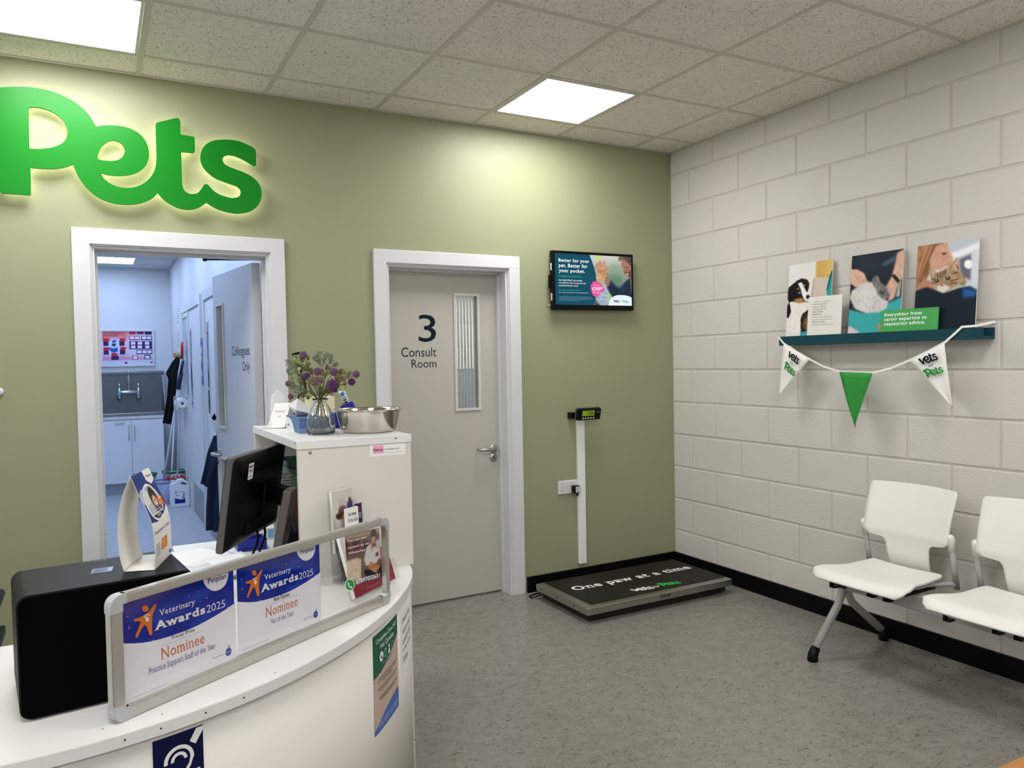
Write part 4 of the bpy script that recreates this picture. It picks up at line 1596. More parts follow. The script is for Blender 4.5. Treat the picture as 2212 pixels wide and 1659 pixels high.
def back_surface(u, v):
    # v bottom 0 -> top 1
    z = np.interp(v, [0, .05, .30, .385, .40, .44, .9, .97, 1.0], [.425, .445, .545, .572, .580, .592, .806, .824, .829])
    w = np.interp(z, [.42, .545, .568, .580, .592, .62, .70, .80, .82, .829], [.098, .110, .122, .196, .212, .213, .216, .220, .219, .212])
    s_ = (u - .5) * 2
    xc = np.interp(z, [.42, .5, .6, .7, .83], [-.150, -.172, -.182, -.155, -.105])
    x = xc - .030 * (s_ * w / .21) ** 2
    zz = z + .008 * (1 - s_ * s_) * max(0, v - .5) - (.02 * abs(s_) if .36 < v < .43 else 0) * 0
    return Vector((x, -s_ * w, zz))


def one_seat(c):
    dy = Vector((0, c, 0))
    s1 = MB().grid(lambda u, v: seat_surface(u, v) + dy, 20, 26).build('seat', M_SEAT, bs)
    solid(s1, .013, -1)
    bv = s1.modifiers.new('edge', 'BEVEL')
    bv.width = .004
    bv.segments = 2
    bv.limit_method = 'ANGLE'
    b1 = MB().grid(lambda u, v: back_surface(u, v) + dy, 22, 40).build('backrest', M_SEAT, bs)
    solid(b1, .010, 0)
    for sg_ in (-1, 1):
        y = c + sg_ * .221
        top, bot = Vector((-.199, y, .634)), Vector((-.150, y, .388))
        MB().tube([top.lerp(bot, .20), bot], .0125, 12).build('back_post', M_GMET, bs)
        d_ = (bot - top).normalized()
        MB().tube([top - d_ * .008, top - d_ * .002, top + d_ * .006, top.lerp(bot, .27)], [.007, .0135, .0165, .0155], 14).build('post_cap', M_SEAT, bs)
        MB().tube([bot + Vector((0, 0, .02)), bot + Vector((-.03, -sg_ * .02, .022)), Vector((-.28, c + sg_ * .16, .412)), Vector((-.48, c + sg_ * .15, .405))], .011, 10).build('seat_rail', M_GMET, bs)
    for x, y in ((-.50, .10), (-.50, .02), (-.52, -.165)):
        MB().box((x - .008, c - y - .012, .36), (x + .008, c - y + .0, .43), .001).box((x - .008, c - y - .03, .36), (x + .03, c - y, .368), .001).build('bracket', M_BLKP, bs)
    for sg_ in (-1, 1):
        MB().box((-.52, c + sg_ * .155 - .01, .385), (-.22, c + sg_ * .155 + .01, .41), .002).build('seat_support', M_BLKP, bs)


for c in (-1.882, -2.435):
    one_seat(c)
MB().box((-.385, -2.78, .315), (-.325, -1.63, .385), .006).build('beam', M_GMET, bs)
for yl in (-1.668, -2.74):
    for xf, nm in ((-.585, 1), (-.062, -1)):
        s_ = -1 if xf < -.35 else 1
        x0 = -.355 + s_ * .015
        P = [Vector((x0, yl, .345)), Vector((x0 + s_ * .004, yl, .31)), Vector((x0 + s_ * .016, yl, .275)), Vector((x0 + s_ * .040, yl, .235)), Vector((xf - s_ * .012, yl, .055))]
        MB().tube(P, .019, 14).build('leg', M_GMET, bs)
        MB().tube([Vector((xf - s_ * .02, yl, .062)), Vector((xf, yl, .03)), Vector((xf + s_ * .003, yl, .008)), Vector((xf + s_ * .003, yl, 0))], [.0215, .024, .026, .024], 14).build('foot', M_BLKP, bs)
    MB().box((-.40, yl - .035, .325), (-.31, yl + .035, .392), .004).build('leg_clamp', M_BLKP, bs)

# ---- corner of a wooden table by the lens
tbx = empty('coffee_table', (-1.3, -3.4, 0), 'low oak table, only one corner of its top in view', 'table')
MB().box((-1.95, -3.66, .425), (-.75, -3.112, .45), .003).build('table_top', M_WOOD, tbx)
for x in (-1.88, -.82):
    for y in (-3.6, -3.18):
        MB().box((x - .022, y - .022, 0), (x + .022, y + .022, .425), .003).build('leg', M_WOOD, tbx)


# ================================================================== RECEPTION DESK
DZ = .74
_out = [(-2.572, -.80), (-2.572, -1.40), (-2.576, -1.52), (-2.592, -1.62), (-2.618, -1.70), (-2.656, -1.777), (-2.727, -1.897), (-2.799, -2.003), (-2.899, -2.123), (-3.0, -2.216), (-3.142, -2.321), (-3.26, -2.395), (-3.386, -2.441), (-3.51, -2.48), (-3.629, -2.497), (-3.75, -2.503), (-3.95, -2.49), (-4.2, -2.45), (-4.5, -2.36), (-4.75, -2.22), (-4.9, -2.05)]


def catmull(P, k=6):
    P = [Vector(p) for p in P]
    out = []
    for i in range(len(P) - 1):
        a, b_, c, d = P[max(i - 1, 0)], P[i], P[i + 1], P[min(i + 2, len(P) - 1)]
        for j in range(k):
            t = j / k
            out.append(.5 * ((2 * b_) + (c - a) * t + (2 * a - 5 * b_ + 4 * c - d) * t * t + (3 * b_ - a - 3 * c + d) * t ** 3))
    out.append(P[-1])
    return out


# light smoothing of the measured points
_sm = [Vector(p) for p in _out]
for _ in range(2):
    _sm = [_sm[0], _sm[1]] + [(_sm[i - 1] + _sm[i] * 2 + _sm[i + 1]) / 4 for i in range(2, len(_sm) - 1)] + [_sm[-1]]
EDGE = catmull(_sm, 6)


def offset2(P, d):
    out = []
    for i, p in enumerate(P):
        t = (P[min(i + 1, len(P) - 1)] - P[max(i - 1, 0)]).normalized()
        out.append(p + Vector((t.y, -t.x)) * d)
    return out


# path runs right -> left along the outside; its outward normal is (-t.y, t.x), inward (t.y, -t.x) * -1
INS = offset2(EDGE, -.010)
if (INS[40] - Vector((-3.4, -1.6))).length > (EDGE[40] - Vector((-3.4, -1.6))).length:
    INS = offset2(EDGE, .010)
SGN = (INS[40] - EDGE[40]).normalized()
desk = empty('reception_desk', (-3.4, -1.9, 0), 'white curved reception desk with a laminate worktop', 'desk')
inner = [(-4.9, -1.771), (-3.62, -1.771), (-3.46, -1.745), (-3.365, -1.665), (-3.325, -1.55), (-3.31, -1.40), (-3.31, -.80)]
top = [(p.x, p.y) for p in EDGE] + inner
MB().prism([(x, y, DZ - .027) for x, y in top], (0, 0, .027), .0012).build('worktop', M_WHITE, desk)


class Front:
    """curved front panel: arc length s from the right end, height z"""

    def __init__(s, P, off=0.0):
        s.P = P
        s.S = [0.0]
        for a, c in zip(P, P[1:]):
            s.S.append(s.S[-1] + (c - a).length)

    def at(s, l, d=0.0):
        i = max(0, min(len(s.P) - 2, int(np.searchsorted(s.S, l)) - 1))
        a, c = s.P[i], s.P[i + 1]
        f = (l - s.S[i]) / (s.S[i + 1] - s.S[i])
        t = (c - a).normalized()
        n = Vector((t.y, -t.x))
        if n.dot(a - Vector((-3.3, -1.6))) < 0:
            n = -n
        # smooth normal
        return a + (c - a) * f + n * d

    def hit(s, px, py):
        d = RM @ Vector(((px - IW / 2) / FPX, -(py - IH / 2) / FPX, -1.0))
        o2, d2 = Vector((CAM.x, CAM.y)), Vector((d.x, d.y))
        best = None
        for i, (a, c) in enumerate(zip(s.P, s.P[1:])):
            e = c - a
            den = d2.x * e.y - d2.y * e.x
            if abs(den) < 1e-9:
                continue
            w = a - o2
            t = (w.x * e.y - w.y * e.x) / den
            f = (w.x * d2.y - w.y * d2.x) / den
            if t > 0 and -1e-6 <= f <= 1 + 1e-6 and (best is None or t < best[0]):
                best = (t, s.S[i] + f * e.length, CAM.z + t * d.z)
        return (best[1], best[2]) if best else None


FR = Front(INS)
zt = DZ - .027
s_end = .80 + .02        # the front panel stops here; an edging strip closes the corner
ls = [s_end + (FR.S[-1] - s_end) * k / 90 for k in range(91)]
q = MB()
th = .018
rows = []
for l in ls:
    chip = 0.0
    if l - s_end < .07:
        chip = .16 * max(0, 1 - (l - s_end) / .07) ** 1.4 + (.01 if int(l * 300) % 2 else 0)
    a, c = FR.at(l), FR.at(l, -th)
    rows.append([q.bm.verts.new((a.x, a.y, zt)), q.bm.verts.new((a.x, a.y, chip)), q.bm.verts.new((c.x, c.y, chip)), q.bm.verts.new((c.x, c.y, zt))])
for A, B in zip(rows, rows[1:]):
    for k in range(4):
        f = q.bm.faces.new((A[k], A[(k + 1) % 4], B[(k + 1) % 4], B[k]))
        f.smooth = k in (0, 2)
q.bm.faces.new(rows[0])
q.bm.faces.new(rows[-1][::-1])
q.build('front_panel', M_PANELW, desk)
# side panel under the right hand edge, with its edging strip and the broken foot of it
x_r = -2.582
MB().box((x_r - .02, -1.56, 0), (x_r, -.81, zt), .001).build('side_panel', M_PANELW, desk)
a = FR.at(s_end - .012)
MB().box((a.x - .009, a.y - .009, .115), (a.x + .009, a.y + .012, zt), .002).build('edge_strip', M_WHITE, desk)
MB().box((a.x - .006, a.y - .010, 0), (a.x + .010, a.y + .012, .105), .002).build('edge_strip', mat('worn_strip', (206, 200, 190), .5), desk)
MB().box((a.x - .03, a.y + .0, 0), (a.x - .002, a.y + .03, zt)).build('panel_gap', M_DARK, desk)
MB().box((-3.31, -.818, 0), (-2.6, -.80, zt), .001).build('end_panel', M_PANELW, desk)
MB().box((-4.88, -2.0, 0), (-4.86, -1.8, zt), .001).build('end_panel', M_PANELW, desk)
FE = Front(EDGE)
for px, py in ((348, 1593), (444.7, 1556), (527, 1521), (270, 1614)):
    hit = FE.hit(px, py)
    if hit:
        p, n = FE.at(hit[0]), FE.at(hit[0], .002)
        z = DZ - .012
        MB().cyl((p.x, p.y, z), (n.x, n.y, z), .0017, 10).build('screw', M_DARK, desk)
for px, py in ((350, 1543), (595, 1453), (821, 1308.7), (222, 1575)):
    p = PX(px, py, Z=DZ)
    MB().cyl(p, p + Vector((0, 0, .0006)), .0022, 10).build('screw', mat('grey_cap', (140, 137, 132), .5), desk)


def front_sheet(name, corners, label, cat, thick=.0012, z1=None, z0=None):
    """sheet bent round the desk front, from the photo pixels of its corners TL TR BR BL"""
    hs = [FR.hit(*c) for c in corners]
    sl = (hs[0][0] + hs[3][0]) / 2
    sr = (hs[1][0] + hs[2][0]) / 2
    zt_ = z1 if z1 else (hs[0][1] + hs[1][1]) / 2
    zb_ = z0 if z0 is not None else (hs[2][1] + hs[3][1]) / 2
    pl = lambda u, v, d=0.0: (lambda p: Vector((p.x, p.y, zb_ + (zt_ - zb_) * v)))(FR.at(sl + (sr - sl) * u, thick + d))
    m = FR.at((sl + sr) / 2)
    t = empty(name, (m.x, m.y, zb_), label, cat)
    q = MB()
    q.grid(lambda u, v: pl(u, v, -.0006), 14, 2)
    o = q.build('sheet', M_PAPER, t)
    return t, pl, sl, sr, zb_, zt_


# hearing loop sign (square: its foot is below the picture)
hl = [FR.hit(328.5, 1604), FR.hit(437, 1562)]
wl = abs(hl[0][0] - hl[1][0])
ztp = min((hl[0][1] + hl[1][1]) / 2, zt - .002)
t, pl, *_ = front_sheet('hearing_loop_sign', [(328.5, 1604), (437, 1562), (437, 1562), (328.5, 1604)], 'navy hearing loop sign with a white ear symbol on the desk front', 'sign', z1=ztp, z0=ztp - wl * 1.25)
cv = Canvas(40, 10, (14, 18, 56))
cv.build('sign_face', t, pl)
pp = Print(pl)
A_ = 1.25


def arc(cx, cy, r0, r1, a0, a1, n=28):
    o_ = [(cx + r1 * math.cos(math.radians(a0 + (a1 - a0) * k / n)), cy + r1 * math.sin(math.radians(a0 + (a1 - a0) * k / n)) / A_) for k in range(n + 1)]
    i_ = [(cx + r0 * math.cos(math.radians(a1 + (a0 - a1) * k / n)), cy + r0 * math.sin(math.radians(a1 + (a0 - a1) * k / n)) / A_) for k in range(n + 1)]
    return o_ + i_


EW = (232, 230, 226)
pp.shape(arc(.50, .56, .225, .30, -8, 185), EW, raw=True)
pp.shape(arc(.50, .56, .10, .165, 0, 185), EW, raw=True, up=False)
pp.shape([(.795, .55), (.722, .55), (.70, .46), (.60, .36), (.56, .26), (.48, .20), (.42, .24), (.40, .20), (.47, .13), (.58, .18), (.63, .30), (.73, .41)], EW, raw=True, up=False)
pp.shape([(.72, .80), (.86, .98), (1.0, .98), (1.0, .92), (.84, .73)], EW, raw=True, up=False)
pp.box('T', .76, .14, .92, .32, EW, .02)
pp.build('ear_symbol', t)

# careline poster
t, pl, sl, sr, zb_, zt_ = front_sheet('careline_poster', [(807, 1371), (858, 1326), (859, 1528), (806, 1594)], 'green, pink and blue careline poster on the desk front', 'poster')
cv = Canvas(44, 70, (196, 172, 158))
cv.poly([(-.1, .56), (.25, .58), (.5, .63), (.75, .71), (1.1, .82), (1.1, 1.1), (-.1, 1.1)], (34, 92, 66), 0)
cv.poly([(-.1, -.1), (1.1, -.1), (1.1, .20), (.9, .215), (.65, .20), (.4, .16), (.15, .09), (-.1, .02)], (70, 108, 176), 0)
cv.build('printed_sheet', t, pl)
pp = Print(pl)
EW = (232, 232, 226)
pp.box('Complete Care 24/7', .10, .885, .93, .945, EW, .006)
pp.box('Vet Careline', .24, .815, .80, .87, EW, .006)
pp.shape(circle(.28, .735, .07, 20, .05), EW, raw=True)
for k in range(3):
    cx = .43 + .15 * k
    if k == 0:
        pp.shape([[(cx - .035, .69), (cx + .035, .69), (cx + .035, .78), (cx - .035, .78)], [(cx - .022, .705), (cx + .022, .705), (cx + .022, .765), (cx - .022, .765)]], (150, 186, 166), raw=True)
    elif k == 1:
        pp.shape(circle(cx, .765, .028, 16, .02), EW, raw=True)
        pp.shape([(cx - .045, .69), (cx + .045, .69), (cx + .03, .735), (cx - .03, .735)], EW, raw=True, up=False)
    else:
        pp.shape([circle(cx, .738, .055, 20, .042), circle(cx, .738, .042, 20, .031)], (120, 168, 140), raw=True)
pp.shape([(.25, .75), (.27, .76), (.28, .735), (.30, .72), (.32, .72), (.315, .705), (.28, .71), (.255, .73)], (34, 92, 66), raw=True)
for k, (a, c, v, cl) in enumerate(((.28, .75, .655, (120, 168, 140)), (.34, .68, .63, (84, 140, 190)), (.16, .92, .53, 0), (.12, .90, .505, 0), (.30, .72, .48, 0), (.12, .90, .43, 0), (.20, .84, .405, 0))):
    col = cl or (120, 100, 90)
    n = 9
    for j in range(n):
        x0 = a + (c - a) * j / n
        pp.shape([(x0, v), (x0 + (c - a) / n * random.uniform(.6, .92), v), (x0 + (c - a) / n * .8, v + .011), (x0, v + .011)], col, raw=True, up=False)
pp.box('Unlimited access to pet experts', .16, .325, .88, .348, (52, 40, 36), .02)
pp.box('to help when needed most.', .22, .30, .82, .322, (52, 40, 36), .02)
pp.box('Call: 0333 332 4474', .12, .05, .92, .105, (176, 190, 226), .004)
pp.build('lettering', t)

# notice asking to keep cats in carriers
t, pl, sl, sr, zb_, zt_ = front_sheet('carrier_notice', [(866, 1318), (884.5, 1297), (887, 1424), (866, 1461)], 'white paper notice with grey lettering at the curved end of the desk', 'notice')
pp = Print(pl)
for k, st in enumerate(('Please keep', 'cats in their', 'carrier while', 'in the waiting', 'Whilst')):
    pp.box(st, .12, .80 - .155 * k, (.9 if k < 4 else .55), .90 - .155 * k, (92, 92, 94), .0)
pp.build('lettering', t)

# ---- tall cabinet standing on the worktop
KX0, KX1, KY0, KY1, KZ = -2.979, -2.578, -1.59, -.80, 1.209
kb = empty('shelf_cabinet', (-2.78, -1.2, DZ), 'white open sided shelf cabinet standing on the desk end', 'cabinet')
MB().box((KX0 - .004, KY0 - .004, KZ - .028), (KX1 + .002, KY1, KZ), .0015).build('top_board', M_WHITE, kb)
MB().box((KX0, KY0, DZ), (KX1, KY0 + .02, KZ - .028), .0008).build('end_board', M_PANELW, kb)
MB().box((KX0, KY1 - .02, DZ), (KX1, KY1, KZ - .028), .0008).build('end_board', M_PANELW, kb)
MB().box((KX1 - .018, KY0 + .02, DZ), (KX1, KY1 - .02, KZ - .028), .0008).build('back_board', M_PANELW, kb)
MB().box((KX0 + .05, KY0 + .02, 1.06), (KX1 - .018, KY1 - .02, 1.072), .0008).build('glass_shelf', mat('green_glass_shelf', (110, 160, 140), .1, alpha=.6), kb)
for p, ax in ((PX(637, 957, X=KX0 - .004), (-1, 0, 0)), (PX(669.5, 978, Y=KY0), (0, -1, 0))):
    MB().lathe([(0, 0), (.006, 0), (.006, .0008), (0, .0012)], p, ax, 16).build('screw_cap', mat('grey_cap', (140, 137, 132), .5), kb)
p = PX(855, 947, Y=KY0 - .004)
MB().lathe([(0, 0), (.003, 0), (0, .0008)], p, (0, -1, 0), 8).build('chip', M_DARK, kb)

st = empty('payment_sticker', (-2.65, KY0, 1.13), 'white and pink payment sticker on the cabinet end', 'sticker')
sO = PX(799, 987.5, Y=KY0)
sU = PX(876, 980.5, Y=KY0) - sO
sV_ = PX(799, 962, Y=KY0) - sO
sU.z *= .3
pl = plane_place(sO + Vector((0, -.0004, 0)), sU, Vector((0, 0, sV_.z)))
MB().prism([pl(0, 0, 0), pl(1, 0, 0), pl(1, 1, 0), pl(0, 1, 0)], (0, -.0004, 0)).build('sheet', M_PAPER, st)
pp = Print(pl)
R_ = [(.085, .30), (.10, .25), (.37, .25), (.385, .30), (.385, .86), (.37, .91), (.10, .91), (.085, .86)]
pp.shape(R_, (232, 160, 186), raw=True)
pp.layer += 1
pp.box('Klarna.', .105, .46, .365, .68, (20, 16, 22), .02)
pp.box('is available here', .41, .50, .83, .66, (40, 40, 42), .0)
pp.box('18+, T&C apply, this is a promotion of credit', .41, .22, .95, .30, (70, 70, 72), .0)
pp.build('lettering', st)

# ---- notice frame with certificates along the counter edge
NP = Vector((-3.54, -2.41, DZ))
Nd = Vector((.728, .446, 0)).normalized()
Nn = Vector((Nd.y, -Nd.x, 0))
nf = empty('notice_frame', NP + Nd * .42, 'long aluminium notice frame standing on the desk edge', 'frame')
F3 = lambda u, z, d=0.0: NP + Nd * u + Vector((0, 0, z)) + Nn * d
u0, u1, hz = -.020, .862, .262
bw = .027
for a, c, e, f, nm in ((u0 + .03, .0, u1 - .03, bw, 'frame_bar'), (u0 + .03, hz - .021, u1 - .03, hz, 'frame_bar'), (u0, .03, u0 + bw, hz - .03, 'frame_bar'), (u1 - .015, .03, u1, hz - .03, 'frame_bar')):
    MB().prism([F3(a, c, .011), F3(e, c, .011), F3(e, f, .011), F3(a, f, .011)], Nn * -.022, .003).build(nm, M_ALU, nf)
for su, sz in ((0, 0), (0, 1), (1, 0), (1, 1)):
    def C(a, c):
        uu = u0 + a if su == 0 else u1 - a
        zz = c if sz == 0 else hz - c
        return F3(uu, zz, .0118)
    r = .022
    L = [C(r - r * math.cos(t_), r - r * math.sin(t_)) for t_ in [math.pi / 2 * k / 6 for k in range(7)]]
    kb_ = bw if sz == 0 else .021
    ks_ = bw if su == 0 else .015
    P = L + [C(.036, 0), C(.036, kb_), C(max(ks_, .0225), kb_), C(ks_, max(kb_, .0225) + .004), C(ks_, .036), C(0, .036)]
    MB().prism(P, Nn * -.0236, .001).build('frame_corner', M_ALUC, nf)
MB().prism([F3(u0 + bw - .004, bw - .004, .0), F3(u1 - bw + .004, bw - .004, .0), F3(u1 - bw + .004, hz - .017, .0), F3(u0 + bw - .004, hz - .017, .0)], Nn * .0015).build('clear_window', M_ACRY, nf)

QW = (238, 236, 240)


def certificate(ua, ub, z0, z1, name1, award, label):
    t = empty('award_certificate', F3((ua + ub) / 2, z0, -.003), label, 'certificate', 'certificates in the notice frame')
    O = F3(ua, z0, -.004)
    pl = plane_place(O, Nd * (ub - ua), Vector((0, 0, z1 - z0)))
    MB().prism([pl(0, 0, 0), pl(1, 0, 0), pl(1, 1, 0), pl(0, 1, 0)], Nn * -.0006).build('sheet', M_PAPER, t)
    h = homog([(130, 745), (945, 480), (967, 1135), (150, 1500)])
    cv = Canvas(64, 30, (10, 30, 138))
    n1 = cv.noise(6, 11) * cv.noise(14, 5)
    cv.grad((34, 66, 180), lambda u, v: n1 * 1.3)
    cv.build('printed_sheet', t, lambda u, v, d=0.0: pl(u, .42 + .58 * v, d))
    pp = Print(pl, h)
    wave = [h(*p) for p in ((137, 1045), (240, 1042), (350, 1025), (500, 980), (650, 920), (780, 850), (900, 775), (967, 725))]
    wave = [tuple(p) for p in catmull(wave, 5)]
    pp.shape([(0, wave[0][1])] + wave[1:-1] + [(1, wave[-1][1]), (1, 0), (0, 0)], (236, 232, 238), raw=True)
    cap = [h(*p) for p in ((722, 551), (726, 575), (735, 598), (760, 628), (800, 647), (840, 640), (880, 610), (900, 570), (908, 535), (910, 491))]
    cap = [tuple(p) for p in catmull(cap, 4)]
    pp.shape([(cap[0][0], 1)] + cap + [(cap[-1][0], 1)], (240, 238, 242), raw=True, up=False)
    OR = (226, 122, 36)
    pp.shape(circle(305, 787, 23), OR)
    pp.shape([(383, 755), (380, 775), (357, 830), (351, 900), (356, 968), (346, 985), (332, 975), (315, 920), (300, 905), (280, 930), (246, 998), (232, 1003), (232, 988), (262, 910), (272, 882), (222, 882), (220, 868), (270, 850), (322, 818), (362, 768), (374, 752)], OR, up=False)
    pp.shape([(315, 845), (328, 852), (330, 868), (318, 886), (304, 872), (303, 855)], QW)
    for x, y in ((298, 846), (306, 834), (319, 829), (331, 834)):
        pp.shape(circle(x, y, 5.5, 10), QW, up=False)
    for x, y, r in ((185, 930, 16), (362, 1020, 14), (175, 850, 9), (750, 700, 8), (908, 765, 8), (500, 900, 5), (620, 690, 5), (690, 655, 4), (250, 720, 4)):
        pp.shape([(x - r, y), (x - 1.5, y - 1.5), (x, y - r), (x + 1.5, y - 1.5), (x + r, y), (x + 1.5, y + 1.5), (x, y + r), (x - 1.5, y + 1.5)], (196, 208, 244), up=False)
    pp.layer += 1
    pp.text('Petplan', (760, 598), (890, 516), (24, 34, 110), .006, base=True)
    pp.text('Veterinary', (405, 840), (664, 706), QW, .012, True, base=True)
    pp.text('Awards', (368, 950), (738, 752), QW, .034, True, base=True)
    pp.text('2025', (750, 812), (884, 706), QW, -.004)
    (a0, b0), (a1, b1) = h(500, 1070), h(665, 988)
    w = .21 if len(name1) > 10 else .19
    pp.box(name1, .5 - w / 2, .455, .5 + w / 2, .500, (22, 20, 24), .014, True)
    for v, w in ((.435, .38), (.527, .0), ):
        if w:
            pp.shape([(.5 - w / 2, v), (.5 + w / 2, v), (.5 + w / 2, v + .003), (.5 - w / 2, v + .003)], (150, 150, 170), raw=True, up=False)
    pp.box('Nominee', .305, .30, .695, .415, (206, 116, 66), .0, True)
    w = .60 if len(award) > 20 else .28
    pp.box(award, .5 - w / 2, .20, .5 + w / 2, .262, (84, 88, 150), .0, True, base=True)
    pp.shape(circle(.925, .10, .030, 20, .042), (30, 60, 156), raw=True)
    pp.shape([(.925, .14), (.935, .17), (.942, .168), (.934, .14)], (30, 60, 156), raw=True, up=False)
    pp.layer += 1
    pp.box('Petplan', .902, .09, .948, .110, (200, 210, 240), .0)
    pp.box('Every pet deserves', .765, .085, .885, .112, (96, 104, 170), .0, False, .2)
    pp.shape([(.02, .035), (.34, .035), (.34, .04), (.02, .04)], (180, 178, 186), raw=True, up=False)
    pp.build('lettering', t)
    return t


certificate(.012, .296, .027, .242, 'Tracey Price', 'Practice Support Staff of the Year', 'award certificate for support staff in the notice frame')
certificate(.306, .582, .031, .244, 'Rob Davies', 'Vet of the Year', 'award certificate for a vet in the notice frame')

# message card behind the clear end of the frame
mc = empty('message_card', F3(.77, .08, -.01), 'colour message card with a phone number at the clear end of the notice frame', 'card')
mO = F3(.700, .086, -.012)
pl = plane_place(mO, F3(.850, .078, -.012) - mO, F3(.692, .238, -.012) - mO)
MB().prism([pl(0, 0, 0), pl(1, 0, 0), pl(1, 1, 0), pl(0, 1, 0)], Nn * -.0012).build('sheet', M_PAPER, mc)
h = homog([(435, 735), (840, 590), (935, 1250), (480, 1395)])
cv = Canvas(92, 104, (120, 88, 78), h)
cv.poly([(380, 690), (900, 550), (900, 640), (420, 790)], (206, 174, 140), 3)
for k in range(6):
    cv.poly([(440 + 40 * k, 830 - 14 * k), (500 + 40 * k, 780 - 14 * k), (520 + 40 * k, 930 - 14 * k), (470 + 40 * k, 980 - 14 * k)], ((104, 62, 58), (128, 84, 72), (90, 56, 54))[k % 3], 2, .2, k)
cv.poly([(440, 1050), (590, 990), (640, 1010), (650, 1390), (440, 1430)], (226, 206, 178), 2, .05, 2)
cv.line((470, 1190), (620, 1140), 6, (190, 168, 140), 1)
cv.poly([(640, 970), (720, 950), (740, 1260), (650, 1300)], (126, 98, 82), 2)
cv.poly([(800, 760), (900, 720), (920, 1000), (860, 980)], (222, 214, 204), 3)
cv.poly([(730, 700), (745, 640), (775, 620), (805, 635), (812, 690), (800, 760), (740, 760)], (44, 34, 34), 1)
cv.poly([(745, 720), (800, 705), (800, 770), (775, 800), (752, 785)], (206, 150, 124), 1)
cv.line((765, 780), (790, 770), 8, (240, 230, 226), 1)
cv.poly([(735, 780), (770, 800), (780, 880), (745, 910), (720, 850)], (214, 160, 134), 1)
cv.poly([(690, 860), (735, 800), (765, 900), (790, 830), (850, 850), (870, 960), (840, 1050), (740, 1080), (700, 1090), (672, 1020)], (226, 222, 222), 1, .06, 3)
cv.poly([(815, 920), (850, 890), (858, 940), (825, 970)], (110, 60, 84), 1)
cv.poly([(690, 1150), (760, 1130), (850, 1120), (905, 1080), (915, 1200), (720, 1250), (684, 1200)], (34, 40, 52), 1)
cv.poly([(735, 1075), (775, 1030), (820, 1070), (880, 1070), (890, 1110), (850, 1190), (800, 1170), (740, 1130)], (204, 134, 80), 1, .18, 5)
cv.ell(760, 1060, 24, 26, (216, 150, 98), 1)
cv.poly([(440, 1330), (640, 1270), (940, 1170), (960, 1290), (470, 1440)], (78, 66, 62), 3, 0, 1, 24, .6)
cv.build('printed_sheet', mc, pl)
pp = Print(pl, h)
pp.text('You can now', (462, 815), (692, 705), WH, .02)
pp.text('contact us on', (468, 895), (718, 780), WH, .02)
pp.text('WhatsApp', (475, 970), (680, 862), WH, .02)
pp.text('07897032631', (582, 1352), (893, 1185), WH, .03)
pp.shape([circle(500, 1360, 62, 28, 84)[k] for k in range(28)], (240, 244, 240))
pp.shape([(455, 1410), (436, 1478), (500, 1445)], (240, 244, 240), up=False)
pp.shape(circle(502, 1358, 52, 28, 72), (46, 158, 70))
pp.shape([(470, 1330), (486, 1320), (494, 1345), (488, 1360), (508, 1385), (520, 1372), (530, 1392), (520, 1404), (500, 1400), (478, 1370)], WH)
pp.build('lettering', mc)

# dark red leaflets in a clear holder behind the card
rh = empty('leaflet_holder', (-2.80, -1.86, DZ), 'clear plastic holder of dark red leaflets behind the notice frame', 'holder', 'leaflet holders on the desk')
B0, B1 = PX(757, 1301, Z=DZ + .004), PX(850, 1254, Z=DZ + .004)
T0, T1 = PX(720, 1165, Z=DZ + .19), PX(838, 1150, Z=DZ + .19)
Ub = B1 - B0
Ub.z = 0
Vv = PX(720, 1165, Z=.92) - B0
hn = Ub.cross(Vv).normalized()
pl = plane_place(B0, Ub, Vv)
MB().prism([pl(0, 0, 0), pl(1, 0, 0), pl(1, 1, 0), pl(0, 1, 0)], hn * -.002).prism([pl(0, 0, .03), pl(1, 0, .03), pl(1, .35, .03), pl(0, .35, .03)], hn * -.002).prism([pl(0, 0, 0), pl(1, 0, 0), pl(1, 0, .03), pl(0, 0, .03)], Vector((0, 0, .002))).build('clear_holder', M_ACRY, rh)
MB().prism([pl(.03, .02, .004), pl(.97, .02, .004), pl(.97, 1.0, .004), pl(.03, 1.0, .004)], hn * .012, .0004).build('leaflet_stack', M_PAPER, rh)
l2 = lambda u, v, d=0.0: pl(.03 + .94 * u, .02 + .98 * v, .0162 + d)
cv = Canvas(40, 70, (146, 44, 62))
cv.poly([(-.1, .60), (1.1, .60), (1.1, 1.1), (-.1, 1.1)], (196, 190, 188), 1)
cv.poly([(.25, .62), (.6, .62), (.55, .95), (.2, .9)], (84, 92, 100), 2)
cv.ell(.22, .8, .16, .09, (226, 222, 218), 1)
cv.ell(.2, .79, .03, .02, (30, 28, 30), 0)
cv.ell(.3, .66, .14, .06, (196, 96, 86), 1)
cv.poly([(-.1, .595), (1.1, .595), (1.1, .615), (-.1, .615)], (232, 226, 222), 0)
cv.build('leaflet_print', rh, l2)
pp = Print(l2)
pp.box('EMERGENCY', .05, .50, .45, .555, (226, 186, 190), .0)
pp.box('Care line', .3, .05, .62, .075, (206, 150, 158), .0)
pp.build('lettering', rh)

